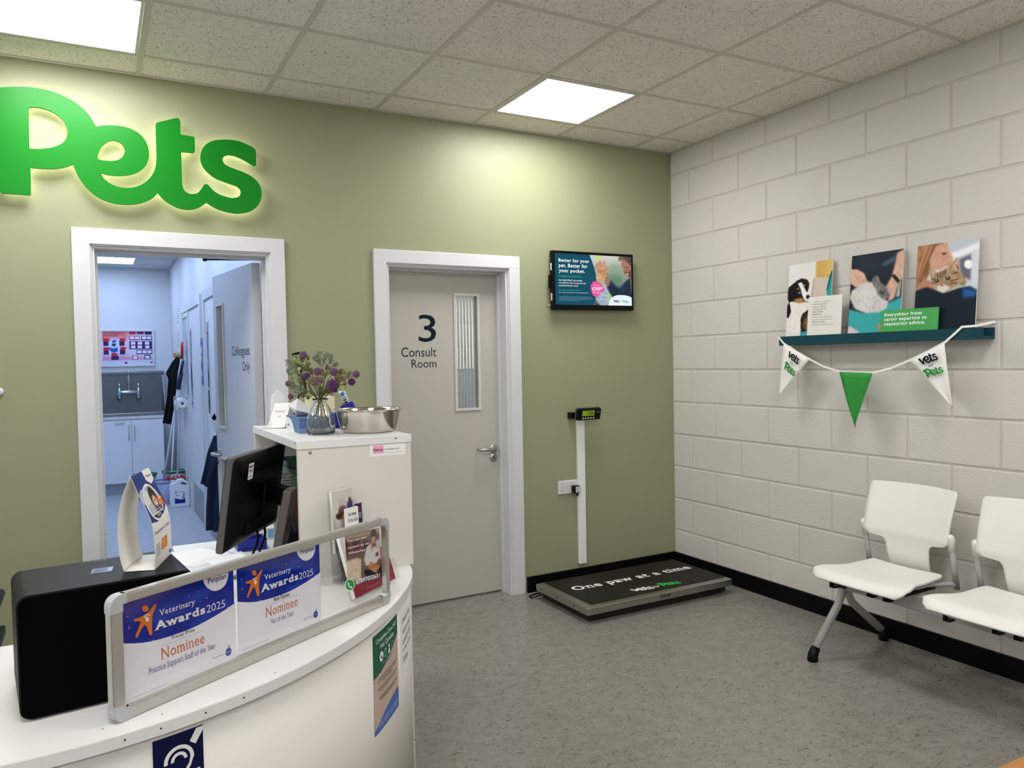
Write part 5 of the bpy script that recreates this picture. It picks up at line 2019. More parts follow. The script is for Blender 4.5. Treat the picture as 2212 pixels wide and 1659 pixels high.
# tall clear holder with a photo leaflet, a guide and a purple card
th_ = empty('leaflet_holder', (-2.86, -1.70, DZ), 'tall clear leaflet holder with practice guides before the cabinet end', 'holder', 'leaflet holders on the desk')
lU = Vector((.86, .51, 0)).normalized()
lB = PX(709, 1062, Y=-1.665)
lT = lB.z
hn = Vector((lU.y, -lU.x, 0))
lO = Vector((lB.x, lB.y, DZ))
g3 = lambda u, z, d=0.0: lO + lU * u + Vector((0, 0, z)) + hn * (d - .0 + (lT - DZ - z) * .05)
hgt = lT - DZ
for (w, z0, z1, d, nm) in ((.104, .0, hgt + .004, -.006, 'clear_back'), (.104, .0, hgt - .095, .018, 'clear_front'), (.104, .0, hgt - .16, .036, 'clear_front')):
    MB().prism([g3(0, z0, d), g3(w, z0, d), g3(w, z1, d), g3(0, z1, d)], hn * .0018).build(nm, M_ACRY, th_)
MB().prism([g3(0, 0, -.006), g3(0, 0, .038), g3(0, hgt - .16, .038), g3(0, hgt, -.006)], lU * .0018).prism([g3(.104, 0, -.006), g3(.104, 0, .038), g3(.104, hgt - .16, .038), g3(.104, hgt, -.006)], lU * -.0018).build('clear_side', M_ACRY, th_)
MB().prism([g3(.004, hgt - .205, 0), g3(.100, hgt - .205, 0), g3(.100, hgt, 0), g3(.004, hgt, 0)], hn * .010).build('photo_leaflet', M_PAPER, th_)
pl = lambda u, v, d=0.0: g3(.004 + .096 * u, hgt - .205 + .205 * v, .0102 + d)
cv = Canvas(40, 80, (206, 198, 190))
cv.poly([(.3, .72), (.62, .72), (.62, .84), (.3, .84)], (190, 180, 172), 1)
cv.ell(.48, .66, .2, .075, (112, 84, 66), 1, .2)
cv.ell(.36, .58, .22, .06, (70, 50, 38), 1, .3)
cv.poly([(.6, .62), (.75, .70), (.82, .84), (.9, .84), (1.0, .74), (1.0, .5), (.6, .5)], (84, 58, 66), 1, .2)
cv.ell(.82, .72, .12, .06, (70, 66, 130), 2)
cv.ell(.55, .56, .14, .04, (186, 130, 70), 1, .2)
cv.build('leaflet_print', th_, pl)
zg = hgt - .063
MB().prism([g3(.042, zg - .10, .024), g3(.104, zg - .10, .024), g3(.104, zg, .024), g3(.042, zg, .024)], hn * .006).build('guide_card', M_PAPER, th_)
pp = Print(lambda u, v, d: g3(u, v, .0302 + d))
pp.box('Your handy', .052, zg - .030, .094, zg - .014, (40, 38, 46), .012)
pp.box('Practice Guide', .052, zg - .047, .100, zg - .033, (70, 68, 76), .0)
pp.build('lettering', th_)
MB().prism([g3(.100, zg - .09, .018), g3(.134, zg - .09, .018), g3(.134, zg + .006, .018), g3(.100, zg + .006, .018)], hn * .002).build('purple_card', mat('purple_card', (28, 22, 52), .4), th_)
pp = Print(lambda u, v, d: g3(u, v, .0202 + d))
for k in range(2):
    pp.shape([(.105, zg - .010 - .008 * k), (.127, zg - .010 - .008 * k), (.127, zg - .006 - .008 * k), (.105, zg - .006 - .008 * k)], (176, 40, 128), raw=True, up=False)
for k in range(4):
    pp.shape([(.105, zg - .028 - .005 * k), (.129, zg - .028 - .005 * k), (.129, zg - .026 - .005 * k), (.105, zg - .026 - .005 * k)], (206, 202, 216), raw=True, up=False)
pp.build('lettering', th_)


# ================================================================== THINGS ON THE DESK
def PD(px, py, dep):
    """point at a given depth in front of the lens along a photo pixel"""
    return CAM + (RM @ Vector(((px - IW / 2) / FPX, -(py - IH / 2) / FPX, -1.0))) * dep


# ---- black equipment box
bx_ = empty('equipment_box', (-3.548, -2.195, DZ), 'large matte black box with rounded corners standing on the desk', 'box')
X0, X1, Y0, Y1, ZT = -3.72, -3.375, -2.322, -2.072, 1.0


def rrect(x0, x1, z0, z1, r, y, n=6):
    P = []
    for cx, cz, a0 in ((x1 - r, z0 + r, -90), (x1 - r, z1 - r, 0), (x0 + r, z1 - r, 90), (x0 + r, z0 + r, 180)):
        for k in range(n + 1):
            t = math.radians(a0 + 90 * k / n)
            P.append(Vector((cx + r * math.cos(t), y, cz + r * math.sin(t))))
    return P


BR = Matrix.Translation((X0, Y0, 0)) @ Matrix.Rotation(math.radians(6.5), 4, 'Z') @ Matrix.Translation((-X0, -Y0, 0))
MB().prism([BR @ p for p in rrect(X0, X1, DZ + .003, ZT, .022, Y0 + .004)], BR.to_3x3() @ Vector((0, Y1 - Y0 - .004, 0)), .003).build('casing', M_BLKM, bx_)
MB().prism([BR @ p for p in rrect(X0 + .003, X1 - .003, DZ + .006, ZT - .003, .02, Y0)], BR.to_3x3() @ Vector((0, .006, 0)), .001).build('front_cloth', M_BLKF, bx_)
MB().box((X0 + .03, Y0 + .03, DZ), (X1 - .03, Y1 - .03, DZ + .005), 0, BR).build('foot_pad', M_BLKF, bx_)
for px, py in ((112 * .3617, 1000 + 653 * .3617), (161 * .3617, 1000 + 769 * .3617), (1092 * .3617, 1000 + 616 * .3617)):
    p = PX(px, py, Z=ZT)
    MB().box((p.x - .004, p.y - .0015, ZT - .0002), (p.x + .004, p.y + .0015, ZT + .0004)).build('slot', M_DARK, bx_)
pz = Print(lambda u, v, d: Vector((u, v, ZT + d)))
a, c = PX(195, 1240, Z=ZT), PX(245, 1224, Z=ZT)
pz.shape([(a.x, a.y), (c.x - .004, a.y), (c.x, c.y), (a.x + .004, c.y)], (120, 128, 144), raw=True)
pz.shape([(a.x + .006, a.y + .008), (c.x - .012, a.y + .008), (c.x - .012, c.y - .006), (a.x + .012, c.y - .006)], (70, 74, 84), raw=True)
a, c = PX(180, 1217, Z=ZT), PX(231, 1209, Z=ZT)
for k in range(7):
    x = a.x + (c.x - a.x) * k / 7
    pz.shape([(x, a.y), (x + .004, a.y), (x + .005, a.y + .01), (x + .001, a.y + .01)], (86, 88, 92), raw=True, up=False)
pz.build('sticker', bx_, M_GLOSSP)

# ---- award table tent on the box
nl, nr, fr = PX(268.2, 1235, Z=ZT + .001), PX(334, 1231, Z=ZT + .001), PX(370, 1194, Z=ZT + .001)
tc = empty('table_tent', (nl + fr) / 2, 'white teardrop shaped award tent card with a blue portrait panel on the black box', 'card')
bvec, evec = nr - nl, fr - nr
if evec.length > .155:
    evec = evec.normalized() * .155
kz = bvec.length / 455
Rp = [(650, 1540), (662, 1430), (666, 1320), (665, 1200), (656, 1050), (632, 905), (600, 800), (560, 700), (510, 600), (450, 480), (390, 345), (330, 215)]
Lp = [(330, 215), (280, 320), (232, 420), (185, 560), (150, 700), (128, 850), (120, 1000), (124, 1150), (136, 1300), (160, 1430), (195, 1540)]
bn_ = bvec.normalized()
tp = lambda x, y: nl + bn_ * ((x - 195) * kz) + Vector((0, 0, (1540 - y) * kz * 1.14))
RP, LP = [tp(*p) for p in Rp], [tp(*p) for p in Lp]
RPs = [Vector(p) for p in catmull(RP, 3)]
LPs = [Vector(p) for p in catmull(LP, 3)]


def strip(P, name, m=M_CARD):
    q = MB()
    A = [q.bm.verts.new(p) for p in P]
    B = [q.bm.verts.new(p + evec) for p in P]
    for i in range(len(P) - 1):
        f = q.bm.faces.new((A[i], B[i], B[i + 1], A[i + 1]))
        f.smooth = True
    return solid(q.build(name, m, tc), .0008, 0)


strip(RPs, 'front_panel')
strip(LPs, 'back_panel')
strip([tp(195, 1540), tp(420, 1538), tp(650, 1540)], 'base_panel')


def tplace(u, v, d=0.0):
    f = v * (len(RPs) - 1)
    i = min(int(f), len(RPs) - 2)
    p = RPs[i].lerp(RPs[i + 1], f - i)
    t_ = (RPs[i + 1] - RPs[i]).normalized()
    n = evec.normalized().cross(t_)
    return p + evec * u + n * (d + .0006)


if tplace(.5, .5, .01).dot(bn_) < tplace(.5, .5, 0).dot(bn_):
    _tp0 = tplace
    tplace = lambda u, v, d=0.0: _tp0(u, v, -d - .0012)
cv = Canvas(60, 110, (230, 226, 220))
cv.poly([(-.1, .48), (.3, .445), (.6, .46), (.85, .52), (1.1, .62), (1.1, 1.1), (-.1, 1.1)], (34, 52, 124), 0)
cv.poly([(.55, 1.1), (.6, .90), (.78, .85), (.95, .87), (1.1, .93), (1.1, 1.1)], (232, 228, 224), 0)
cv.ell(.47, .66, .40, .215, (236, 232, 228), 0)
cv.ell(.47, .66, .36, .195, (176, 178, 182), 0)
cv.grad((210, 210, 212), lambda u, v: ((u - .2) ** 2 / .05 + (v - .76) ** 2 / .008 < 1) * .8)
cv.ell(.56, .715, .17, .125, (44, 32, 30), 1)
cv.poly([(.36, .48), (.52, .62), (.74, .60), (.78, .50), (.47, .465)], (48, 60, 124), 1)
cv.ell(.56, .675, .115, .075, (208, 154, 130), 1)
cv.poly([(.46, .64), (.42, .58), (.52, .50), (.60, .56)], (92, 66, 54), 2)
cv.line((.53, .635), (.62, .648), .018, (240, 232, 228), 1)
cv.ell(.53, .69, .018, .008, (40, 28, 26), 0)
cv.ell(.63, .695, .018, .008, (40, 28, 26), 0)
cv.ell(.77, .705, .05, .02, (226, 122, 36), 0)
cv.poly([(.66, .69), (.80, .67), (.95, .70), (.90, .64), (.98, .56), (.86, .60), (.76, .55), (.78, .63)], (226, 122, 36), 0)
cv.poly([(.2, .53), (.4, .545), (.78, .565), (.72, .49), (.47, .466), (.30, .49)], (22, 20, 22), 0)
cv.poly([(.36, .16), (.72, .16), (.72, .285), (.36, .285)], (222, 126, 44), 0)
cv.build('printed_panel', tc, tplace)
pp = Print(lambda u, v, d: tplace(u, v, d + .0006))
pp.box('Petplan', .66, .915, .94, .945, (40, 46, 110), .0)
pp.box('Veterinary', .20, .566, .66, .59, QW, .0, True)
pp.box('Awards', .16, .525, .74, .565, QW, .03, True)
pp.box('2025', .36, .49, .60, .52, QW, .0)
pp.box('Nominate us today', .04, .345, .92, .385, (60, 70, 140), .0, True)
for k in range(6):
    pp.shape([(.06, .26 - .024 * k), (.26 + .05 * (k % 2), .26 - .024 * k), (.26 + .05 * (k % 2), .268 - .024 * k), (.06, .268 - .024 * k)], (120, 122, 134), raw=True, up=False)
for k in range(3):
    pp.shape([(.40, .25 - .03 * k), (.62, .25 - .03 * k), (.62, .258 - .03 * k), (.40, .258 - .03 * k)], (240, 200, 150), raw=True, up=False)
pp.shape(circle(.90, .06, .05, 16, .022), (40, 56, 140), raw=True)
pp.build('lettering', tc)

# ---- monitor seen from behind
mLT, mLB = PD(497, 988, 2.45), PD(470, 1198, 2.45)
mRT, mRB = PD(608, 952, 2.93), PD(583, 1128, 2.93)
mc_ = (mLT + mLB + mRT + mRB) / 4
mU = (mRT - mLT + mRB - mLB)
mU.z = 0
mU.normalize()
mV = (mLT - mLB)
mV = (mV - mU * mV.dot(mU)).normalized()
mN = mU.cross(mV).normalized()      # out of the back
mW, mH = .505, .312
mo = empty('monitor', (mc_.x, mc_.y, DZ), 'black computer monitor seen from behind on the desk', 'monitor')
MB().obox(mc_ + mN * .006, (mW, mH, .022), mU, mV, .004).build('screen_casing', M_GREYP, mo)
MB().obox(mc_ - mN * .0055, (mW - .01, mH - .01, .003), mU, mV).build('screen_glass', mat('dark_screen', (8, 8, 10), .15), mo)


def mp(u, v, d=0.0):
    return mc_ + mU * u + mV * v + mN * d


# bulging back cover
q = MB()


def backc(a, c):
    u, v = (a - .5) * 2, (c - .5) * 2
    e = (1 - max(abs(u), abs(v)) ** 6)
    return mp(u * (mW / 2 - .004), v * (mH / 2 - .004), .017 + .020 * e)


q.grid(backc, 22, 18)
q.build('back_cover', M_BLKP, mo)
MB().obox(mp(0, .095, .036), (mW - .06, .0025, .004), mU, mV).build('vent_groove', M_BLKF, mo)
MB().obox(mp(.06, -.02, .042), (.12, .12, .012), mU, mV, .004).build('mount_plate', M_BLKP, mo)
MB().obox(mp(.02, -.10, .036), (.28, .05, .014), mU, mV, .005).build('connector_cover', M_BLKP, mo)
stO = mp(-.165, .075, .0385)
pl = plane_place(stO, mU * .045, mV * .055)
pp = Print(lambda u, v, d: pl(u, v, d))
pp.shape([(0, .04), (.06, 0), (.94, 0), (1, .04), (1, .96), (.94, 1), (.06, 1), (0, .96)], (226, 226, 228), raw=True)
pp.shape([(.12, .72), (.55, .72), (.55, .86), (.12, .86)], (70, 84, 150), raw=True)
pp.shape([(.58, .74), (.9, .74), (.9, .88), (.58, .88)], (206, 80, 50), raw=True, up=False)
for k in range(9):
    pp.shape([(.12 + .08 * k, .46), (.17 + .08 * k, .46), (.17 + .08 * k, .62), (.12 + .08 * k, .62)], (90, 90, 96), raw=True, up=False)
pp.shape([(.12, .16), (.8, .16), (.8, .2), (.12, .2)], (120, 120, 124), raw=True, up=False)
pp.build('asset_sticker', mo)
cT, cB = PD(628, 1056, 2.63), PD(596, 1222, 2.66)
cB.z = DZ + .012
cdir = (cT - cB).normalized()
cU = (mU - cdir * mU.dot(cdir)).normalized()
MB().obox((cT + cB) / 2, (.074, (cT - cB).length, .03), cU, cdir, .006).build('stand_column', mat('stand_grey', (96, 90, 86), .42), mo)
cN = cU.cross(cdir)
MB().prism([mp(.03, -.03, .045), mp(.09, -.03, .045), mp(.09, .03, .045), mp(.03, .03, .045)], (cT - Vector((0, 0, .03)) - mp(.06, 0, .045)) * .95).build('stand_arm', M_BLKP, mo)
cm = cT.lerp(cB, .42) + cN * .0155
q = MB()
q.tube([cm + cU * .016 * math.cos(t_) + cdir * .03 * math.sin(t_) for t_ in [2 * math.pi * k / 24 for k in range(24)]], .0012, 6, closed=True)
q.build('stand_logo', M_BLKP, mo)
MB().obox(cB + Vector((-.035, .02, -.006)), (.15, .17, .01), mU, Vector((-mU.y, mU.x, 0)), .004).build('stand_base', mat('stand_grey', (96, 90, 86), .42), mo)
for u, dz in ((.0, -.09), (.07, -.09)):
    P = [mp(u, -.12, .03), mp(u, -.165, .04), Vector((mp(u, 0).x - .01, mp(u, 0).y - .02, DZ + .05)), Vector((mp(u, 0).x + .0, mp(u, 0).y - .05, DZ + .008)), Vector((mp(u, 0).x - .06, mp(u, 0).y - .10, DZ + .006))]
    MB().tube([Vector(p) for p in catmull(P, 5)], .0045, 8).build('cable', M_BLKP, mo)

# ---- loose papers on the worktop
for k, (px, py, rz, w, l) in enumerate(((425, 1202, .5, .21, .297), (500, 1212, .2, .148, .21))):
    p = PX(px, py, Z=DZ)
    M = Matrix.Translation((p.x, p.y, DZ + .0008 + .0008 * k)) @ Matrix.Rotation(rz, 4, 'Z')
    q = MB()

    def sheet(a, c, w=w, l=l, M=M, k=k):
        lift = .02 * max(0, a - .75) ** 2 * 16 * .25 if k == 1 else 0
        return M @ Vector(((a - .5) * w, (c - .5) * l, lift))
    q.grid(sheet, 10, 4)
    o = q.build('paper_sheet', M_PAPER)
    solid(o, .0004, 0)
    tag(o, ('blank white sheet of paper lying flat on the desk behind the black box', 'smaller white sheet with a curled corner on the desk by the monitor')[k], 'paper')

# ---- blue tray, white box, telephone
p = PX(541, 1188, Z=DZ)
bt = empty('blue_tray', (p.x, p.y, DZ), 'small royal blue tray on the desk behind the monitor', 'tray')
MB().box((p.x - .05, p.y - .02, DZ), (p.x + .06, p.y + .07, DZ + .012), .003).build('base', mat('royal_blue', (26, 44, 150), .35), bt)
q = MB()
for lo, hi in (((-.05, -.02), (.06, -.014)), ((-.05, .064), (.06, .07)), ((-.05, -.014), (-.044, .064)), ((.054, -.014), (.06, .064))):
    q.box((p.x + lo[0], p.y + lo[1], DZ + .012), (p.x + hi[0], p.y + hi[1], DZ + .045), .0015)
q.build('rim', mat('royal_blue', (26, 44, 150), .35), bt)
p = PX(580, 1166, Z=DZ)
wbx = empty('small_carton', (p.x, p.y, DZ), 'small white carton with a pale blue label behind the blue tray', 'box')
MB().box((p.x - .05, p.y, DZ), (p.x + .045, p.y + .06, DZ + .05), .002).build('carton', M_PAPER, wbx)
pp = Print(lambda u, v, d: Vector((p.x + u, p.y - d, DZ + v)))
pp.shape([(-.002, .008), (.028, .008), (.028, .044), (-.002, .044)], (120, 176, 214), raw=True)
pp.build('label_print', wbx)
tel = empty('desk_telephone', (-2.93, -1.33, DZ), 'black desk telephone beside the monitor stand', 'telephone')
P = [PD(622, 1121, 2.83), PD(643, 1152, 2.83), PD(643, 1172, 2.83), PD(620, 1182, 2.83), PD(616, 1150, 2.83)]
MB().prism(P, Vector((.02, .10, 0)), .003).build('body', M_BLKP, tel)
MB().prism([PD(621, 1116, 2.81), PD(633, 1114, 2.81), PD(645, 1146, 2.81), PD(636, 1150, 2.81)], Vector((.008, .05, 0)), .004).build('handset', mat('slate_plastic', (44, 50, 60), .3), tel)
tb_ = PX(632, 1176, Z=DZ + .0)
MB().box((-2.965, -1.42, DZ), (-2.90, -1.28, DZ + .05), .006).build('foot', M_BLKP, tel)

# ---- contents of the open cabinet
sh = empty('contact_list', (-2.9, -1.1, DZ), 'printed contact list standing inside the open cabinet', 'paper')
yy = -1.12
L0, L1 = PX(600, 1012, Y=yy), PX(597, 1176, Y=yy)
z1_, z0_ = L0.z, DZ
xl = L0.x - .02
pl = lambda u, v, d=0.0: Vector((xl + .15 * u, yy - d + .02 * v, z0_ + (z1_ - z0_) * v))
MB().prism([pl(0, 0), pl(1, 0), pl(1, 1), pl(0, 1)], (0, .001, 0)).build('sheet', mat('grey_paper', (214, 216, 216), .6), sh)
pp = Print(pl)
pp.box('Useful Emails', .24, .905, .62, .93, (30, 30, 32), .02)
pp.box('Other Local Practices', .24, .865, .80, .89, (40, 40, 42), .014)
for k in range(24):
    v = .83 - .033 * k
    x = .26
    rs = random.uniform(.35, .62)
    pp.shape([(x, v), (x + rs, v), (x + rs, v + .012), (x, v + .012)], (96, 98, 102), raw=True, up=False)
pp.build('lettering', sh)
fd = empty('ring_binder', (-2.86, -1.22, DZ), 'brown folder with a green tab inside the open cabinet', 'folder')
a = PX(640, 1120, Y=-1.25)
MB().box((a.x - .006, -1.25, DZ), (a.x + .06, -1.225, DZ + .25), .001).build('cover', mat('brown_card', (112, 74, 46), .6), fd)
MB().box((a.x - .008, -1.252, DZ + .23), (a.x - .002, -1.235, DZ + .31), .0005).build('index_tab', mat('green_tab', (96, 190, 80), .5), fd)
gt = empty('green_basket', (-2.85, -1.1, 1.073), 'small green plastic basket on the glass shelf in the cabinet', 'basket')
q = MB()
gx0, gx1, gy0, gy1 = -2.93, -2.78, -1.25, -1.05
for lo, hi in (((gx0, gy0), (gx1, gy0 + .004)), ((gx0, gy1 - .004), (gx1, gy1)), ((gx0, gy0), (gx0 + .004, gy1)), ((gx1 - .004, gy0), (gx1, gy1))):
    q.box((*lo, 1.073), (*hi, 1.10), .001)
q.box((gx0, gy0, 1.073), (gx1, gy1, 1.076))
q.build('basket_body', mat('green_plastic', (70, 120, 96), .35), gt)
MB().box((gx0 - .002, gy0 - .002, 1.098), (gx1 + .002, gy0 + .006, 1.103), .001).build('basket_rim', mat('green_plastic', (70, 120, 96), .35), gt)

# ================================================================== ON TOP OF THE CABINET
# ---- stainless bowl
bc = Vector((-2.666, -1.385, KZ))
bo = MB().lathe([(0, .001), (.094, .001), (.100, .006), (.104, .014), (.119, .078), (.121, .083), (.130, .084), (.132, .0855), (.130, .0868), (.119, .0865), (.116, .080), (.101, .016), (.094, .0045), (0, .004)], bc, (0, 0, 1), 64).build('steel_bowl', M_BOWL)
tag(bo, 'shiny stainless steel bowl on the cabinet top', 'bowl')

# ---- vase and artificial bouquet
vc = Vector((-2.842, -1.372, KZ))
vz = MB().lathe([(0, .0005), (.046, .0005), (.0495, .004), (.0505, .012), (.0515, .035), (.0505, .052), (.046, .070), (.036, .092), (.0275, .106), (.0240, .114), (.0240, .120), (.0275, .126), (.0285, .130), (.0265, .131), (.0222, .126), (.0215, .118), (.0225, .112), (.0325, .092), (.0430, .070), (.0478, .052), (.0488, .035), (.0480, .014), (.044, .009), (0, .009)], vc, (0, 0, 1), 48).build('glass_vase', M_GLASS)
tag(vz, 'clear glass bottle vase holding the artificial flowers', 'vase')
bq = empty('artificial_bouquet', vc + Vector((0, 0, .01)), 'artificial bouquet of purple pompom flowers and green leaves in the glass vase', 'flowers')
RGT = RM @ Vector((1, 0, 0))
FWD = Vector((-RM.col[2][0], -RM.col[2][1], 0)).normalized()
vdep = (vc - CAM).dot(-(RM @ Vector((0, 0, 1))))


def zf(x, y, dd=0.0):
    return PD(590 + x * .13258, 740 + y * .13258, vdep + dd)


neck = vc + Vector((0, 0, .118))
M_STEM = mat('green_stem', (88, 96, 52), .6)
for x, y in ((585, 1490), (695, 1525), (800, 1480), (955, 1495)):
    p = zf(x, y, random.uniform(-.012, .02))
    d_ = Vector((p.x - vc.x, p.y - vc.y, 0))
    if d_.length > .038:
        d_ = d_.normalized() * .038
    p = vc + d_ + Vector((0, 0, .012))
    MB().tube([p, p.lerp(neck, .5), neck + Vector((0, 0, .02))], .0022, 6).build('stem', M_STEM, bq)

M_POM = mat('purple_petals', (116, 82, 112), .8, mottle=(160, (156, 120, 148), 1.0))
M_POM2 = mat('deep_purple_petals', (92, 52, 98), .8, mottle=(160, (128, 78, 128), 1.0))
M_POM3 = mat('dusky_petals', (120, 100, 96), .8, mottle=(160, (160, 130, 130), 1.0))


def pom_mesh(m):
    q = MB()
    n = 150
    for k in range(n):
        t = math.acos(1 - 2 * (k + .5) / n)
        f = math.pi * (1 + 5 ** .5) * k
        d_ = Vector((math.sin(t) * math.cos(f), math.sin(t) * math.sin(f), math.cos(t)))
        s1 = d_.orthogonal().normalized()
        s2 = d_.cross(s1)
        L = random.uniform(.86, 1.08)
        b_ = [q.bm.verts.new(d_ * .45 + (s1 * math.cos(a) + s2 * math.sin(a)) * .13) for a in (0, 2.09, 4.19)]
        md = [q.bm.verts.new(d_ * .82 * L + (s1 * math.cos(a) + s2 * math.sin(a)) * .12) for a in (0, 2.09, 4.19)]
        tip = q.bm.verts.new(d_ * L)
        for i in range(3):
            q.bm.faces.new((b_[i], b_[(i + 1) % 3], md[(i + 1) % 3], md[i]))
            q.bm.faces.new((md[i], md[(i + 1) % 3], tip))
    bmesh.ops.create_icosphere(q.bm, subdivisions=2, radius=.72)
    bmesh.ops.recalc_face_normals(q.bm, faces=q.bm.faces)
    me = bpy.data.meshes.new('flower_head')
    q.bm.to_mesh(me)
    q.bm.free()
    me.materials.append(m)
    return me


POM = [pom_mesh(m) for m in (M_POM, M_POM2, M_POM3)]


def inst(me, name, parent, p, sc, rot=None):
    o = bpy.data.objects.new(name, me)
    COL.objects.link(o)
    o.parent = parent
    o.location = p - ORG[parent.name]
    o.scale = (sc, sc, sc) if isinstance(sc, (int, float)) else sc
    if rot is not None:
        o.rotation_euler = rot
    return o


kpx = .13258 * vdep / FPX
for x, y, r, kd, dd in ((490, 205, 66, 0, .0), (715, 470, 66, 0, -.02), (995, 475, 66, 0, -.02), (545, 550, 60, 1, -.01), (965, 680, 84, 1, -.05), (1350, 515, 62, 0, .0), (1280, 640, 60, 1, .01), (690, 630, 80, 2, -.04), (250, 670, 52, 2, .0), (285, 880, 46, 0, .02), (1000, 770, 48, 1, -.03), (930, 730, 60, 2, -.02)):
    p = zf(x, y, dd)
    inst(POM[kd], 'flower_head', bq, p, r * kpx * 1.12, (random.random() * 6, random.random() * 6, 0))
    mid = neck.lerp(p, .5) + Vector((0, 0, .02))
    MB().tube([neck, mid, p], .0013, 5).build('stem', M_STEM, bq)

LEAFM = []
for nm, c1, c2 in (('leaf_olive', (84, 86, 44), (118, 118, 66)), ('leaf_lime', (120, 126, 70), (156, 160, 104)), ('leaf_pink', (104, 84, 70), (136, 112, 92))):
    m = mat(nm, c1, .55, mottle=(90, c2, 1.0))
    q = MB()

    def lf(u, v):
        w = .42 * math.sin(math.pi * min(1, v * .98 + .01)) ** .6
        return Vector(((u - .5) * 2 * w, v - .0, .12 * math.sin(math.pi * v) - .25 * ((u - .5) * w) ** 2 * 4))
    q.grid(lf, 6, 8)
    me = bpy.data.meshes.new('leaf')
    q.bm.to_mesh(me)
    q.bm.free()
    me.materials.append(m)
    LEAFM.append(me)
for x, y, kd in ((400, 350, 1), (510, 325, 1), (620, 370, 0), (570, 290, 0), (430, 450, 0), (510, 450, 0), (660, 520, 0), (590, 470, 0), (300, 620, 0), (885, 440, 2), (890, 550, 1), (830, 600, 1), (1065, 560, 1), (1130, 510, 0), (1170, 500, 0), (1230, 550, 0), (1110, 630, 2), (1190, 630, 2), (1170, 730, 0), (1090, 770, 1), (940, 835, 0), (860, 820, 0), (750, 770, 1), (680, 780, 1), (590, 690, 1), (550, 860, 0), (430, 870, 0), (350, 740, 0), (470, 540, 1), (530, 890, 2), (730, 700, 2), (780, 640, 1), (1070, 640, 2), (610, 830, 0), (800, 560, 1), (470, 700, 0), (890, 760, 2), (620, 600, 1)):
    for rep_ in range(2):
        jx, jy = (0, 0) if rep_ == 0 else (random.uniform(-60, 60), random.uniform(-50, 50))
        p = zf(x + jx, y + jy, random.uniform(-.05, .03))
        inst(LEAFM[(kd + (rep_ and random.randint(0, 2))) % 3], 'leaf', bq, p - RGT * .003, random.uniform(95, 135) * kpx * (1 - .25 * rep_), (random.uniform(.6, 2.3), random.uniform(-1.0, 1.0), random.uniform(-1.6, .8)))

M_SAGE = mat('sage_foliage', (132, 144, 118), .7, mottle=(120, (166, 176, 152), 1.0))
for i, (a, c, dd) in enumerate((((760, 420), (740, 150), 0), ((800, 420), (870, 190), .01), ((880, 400), (965, 220), .0), ((900, 410), (1035, 335), -.01), ((800, 420), (700, 230), .02), ((470, 600), (225, 310), 0), ((430, 560), (310, 265), .01), ((400, 540), (240, 450), -.01), ((540, 770), (310, 690), -.03), ((520, 790), (370, 800), -.04), ((520, 720), (420, 600), -.02))):
    p0, p1 = zf(*a, dd), zf(*c, dd)
    q = MB()
    q.tube([p0, p0.lerp(p1, .5), p1], .0010, 4)
    ax = (p1 - p0)
    L = ax.length
    ax.normalize()
    subs = [(p0, p1)]
    for k in range(5):
        f = .3 + .13 * k
        b_ = p0.lerp(p1, f)
        rr = Vector((random.uniform(-1, 1), random.uniform(-1, 1), random.uniform(-1, 1)))
        sd = (rr - ax * rr.dot(ax)).normalized()
        e_ = b_ + (sd * .8 + ax).normalized() * L * .38
        subs.append((b_, e_))
        q.tube([b_, e_], .0007, 3)
    for k in range(96):
        s0_, s1_ = subs[k % 6]
        f = .1 + .9 * (k // 6) / 15
        b_ = s0_.lerp(s1_, f)
        rr = Vector((random.uniform(-1, 1), random.uniform(-1, 1), random.uniform(-1, 1)))
        sd = (rr - ax * rr.dot(ax)).normalized()
        d_ = (sd * .8 + ax * .75).normalized()
        ln = random.uniform(.010, .017) * (1.15 - .5 * f)
        w = d_.cross(ax).normalized() * .0026
        v = [q.bm.verts.new(b_), q.bm.verts.new(b_ + d_ * ln * .55 + w), q.bm.verts.new(b_ + d_ * ln), q.bm.verts.new(b_ + d_ * ln * .55 - w)]
        q.bm.faces.new(v)
    q.build('sprig', M_SAGE, bq)
    MB().tube([neck, neck.lerp(p0, .6) + Vector((0, 0, .01)), p0], .0011, 5).build('stem', M_STEM, bq)

# ---- tissue box
tx0, tx1, ty0, ty1, tz = -2.905, -2.79, -1.305, -1.085, KZ
tbx_ = empty('tissue_box', ((tx0 + tx1) / 2, (ty0 + ty1) / 2, KZ), 'blue and white tissue box with a tissue sticking out behind the vase', 'box')
MB().box((tx0, ty0, KZ), (tx1, ty1, KZ + .058), .001).build('carton', mat('tissue_blue', (84, 112, 158), .5), tbx_)
pp = Print(lambda u, v, d: Vector((tx0 - d, ty1 + (ty0 - ty1) * u, KZ + .058 * v)))
pp.shape([(0, 0), (.66, 0), (.60, .25), (.5, .62), (.40, .80), (.25, .9), (0, .92)], (222, 224, 228), raw=True)
pp.shape([(.08, .36), (.2, .5), (.3, .4), (.26, .3)], (110, 130, 160), raw=True)
pp.build('carton_print', tbx_)
pp = Print(lambda u, v, d: Vector((tx0 + (tx1 - tx0) * u, ty0 - d, KZ + .058 * v)))
pp.shape([(0, 0), (.5, 0), (.3, .35), (0, .3)], (120, 146, 186), raw=True)
pp.build('carton_print', tbx_)
q = MB()
cxy = Vector(((tx0 + tx1) / 2, (ty0 + ty1) / 2 + .01, KZ + .056))
apx = [zf(400, 910, .12), zf(235, 1015, .12), zf(360, 1060, .11)]
mid = zf(370, 1100, .10)
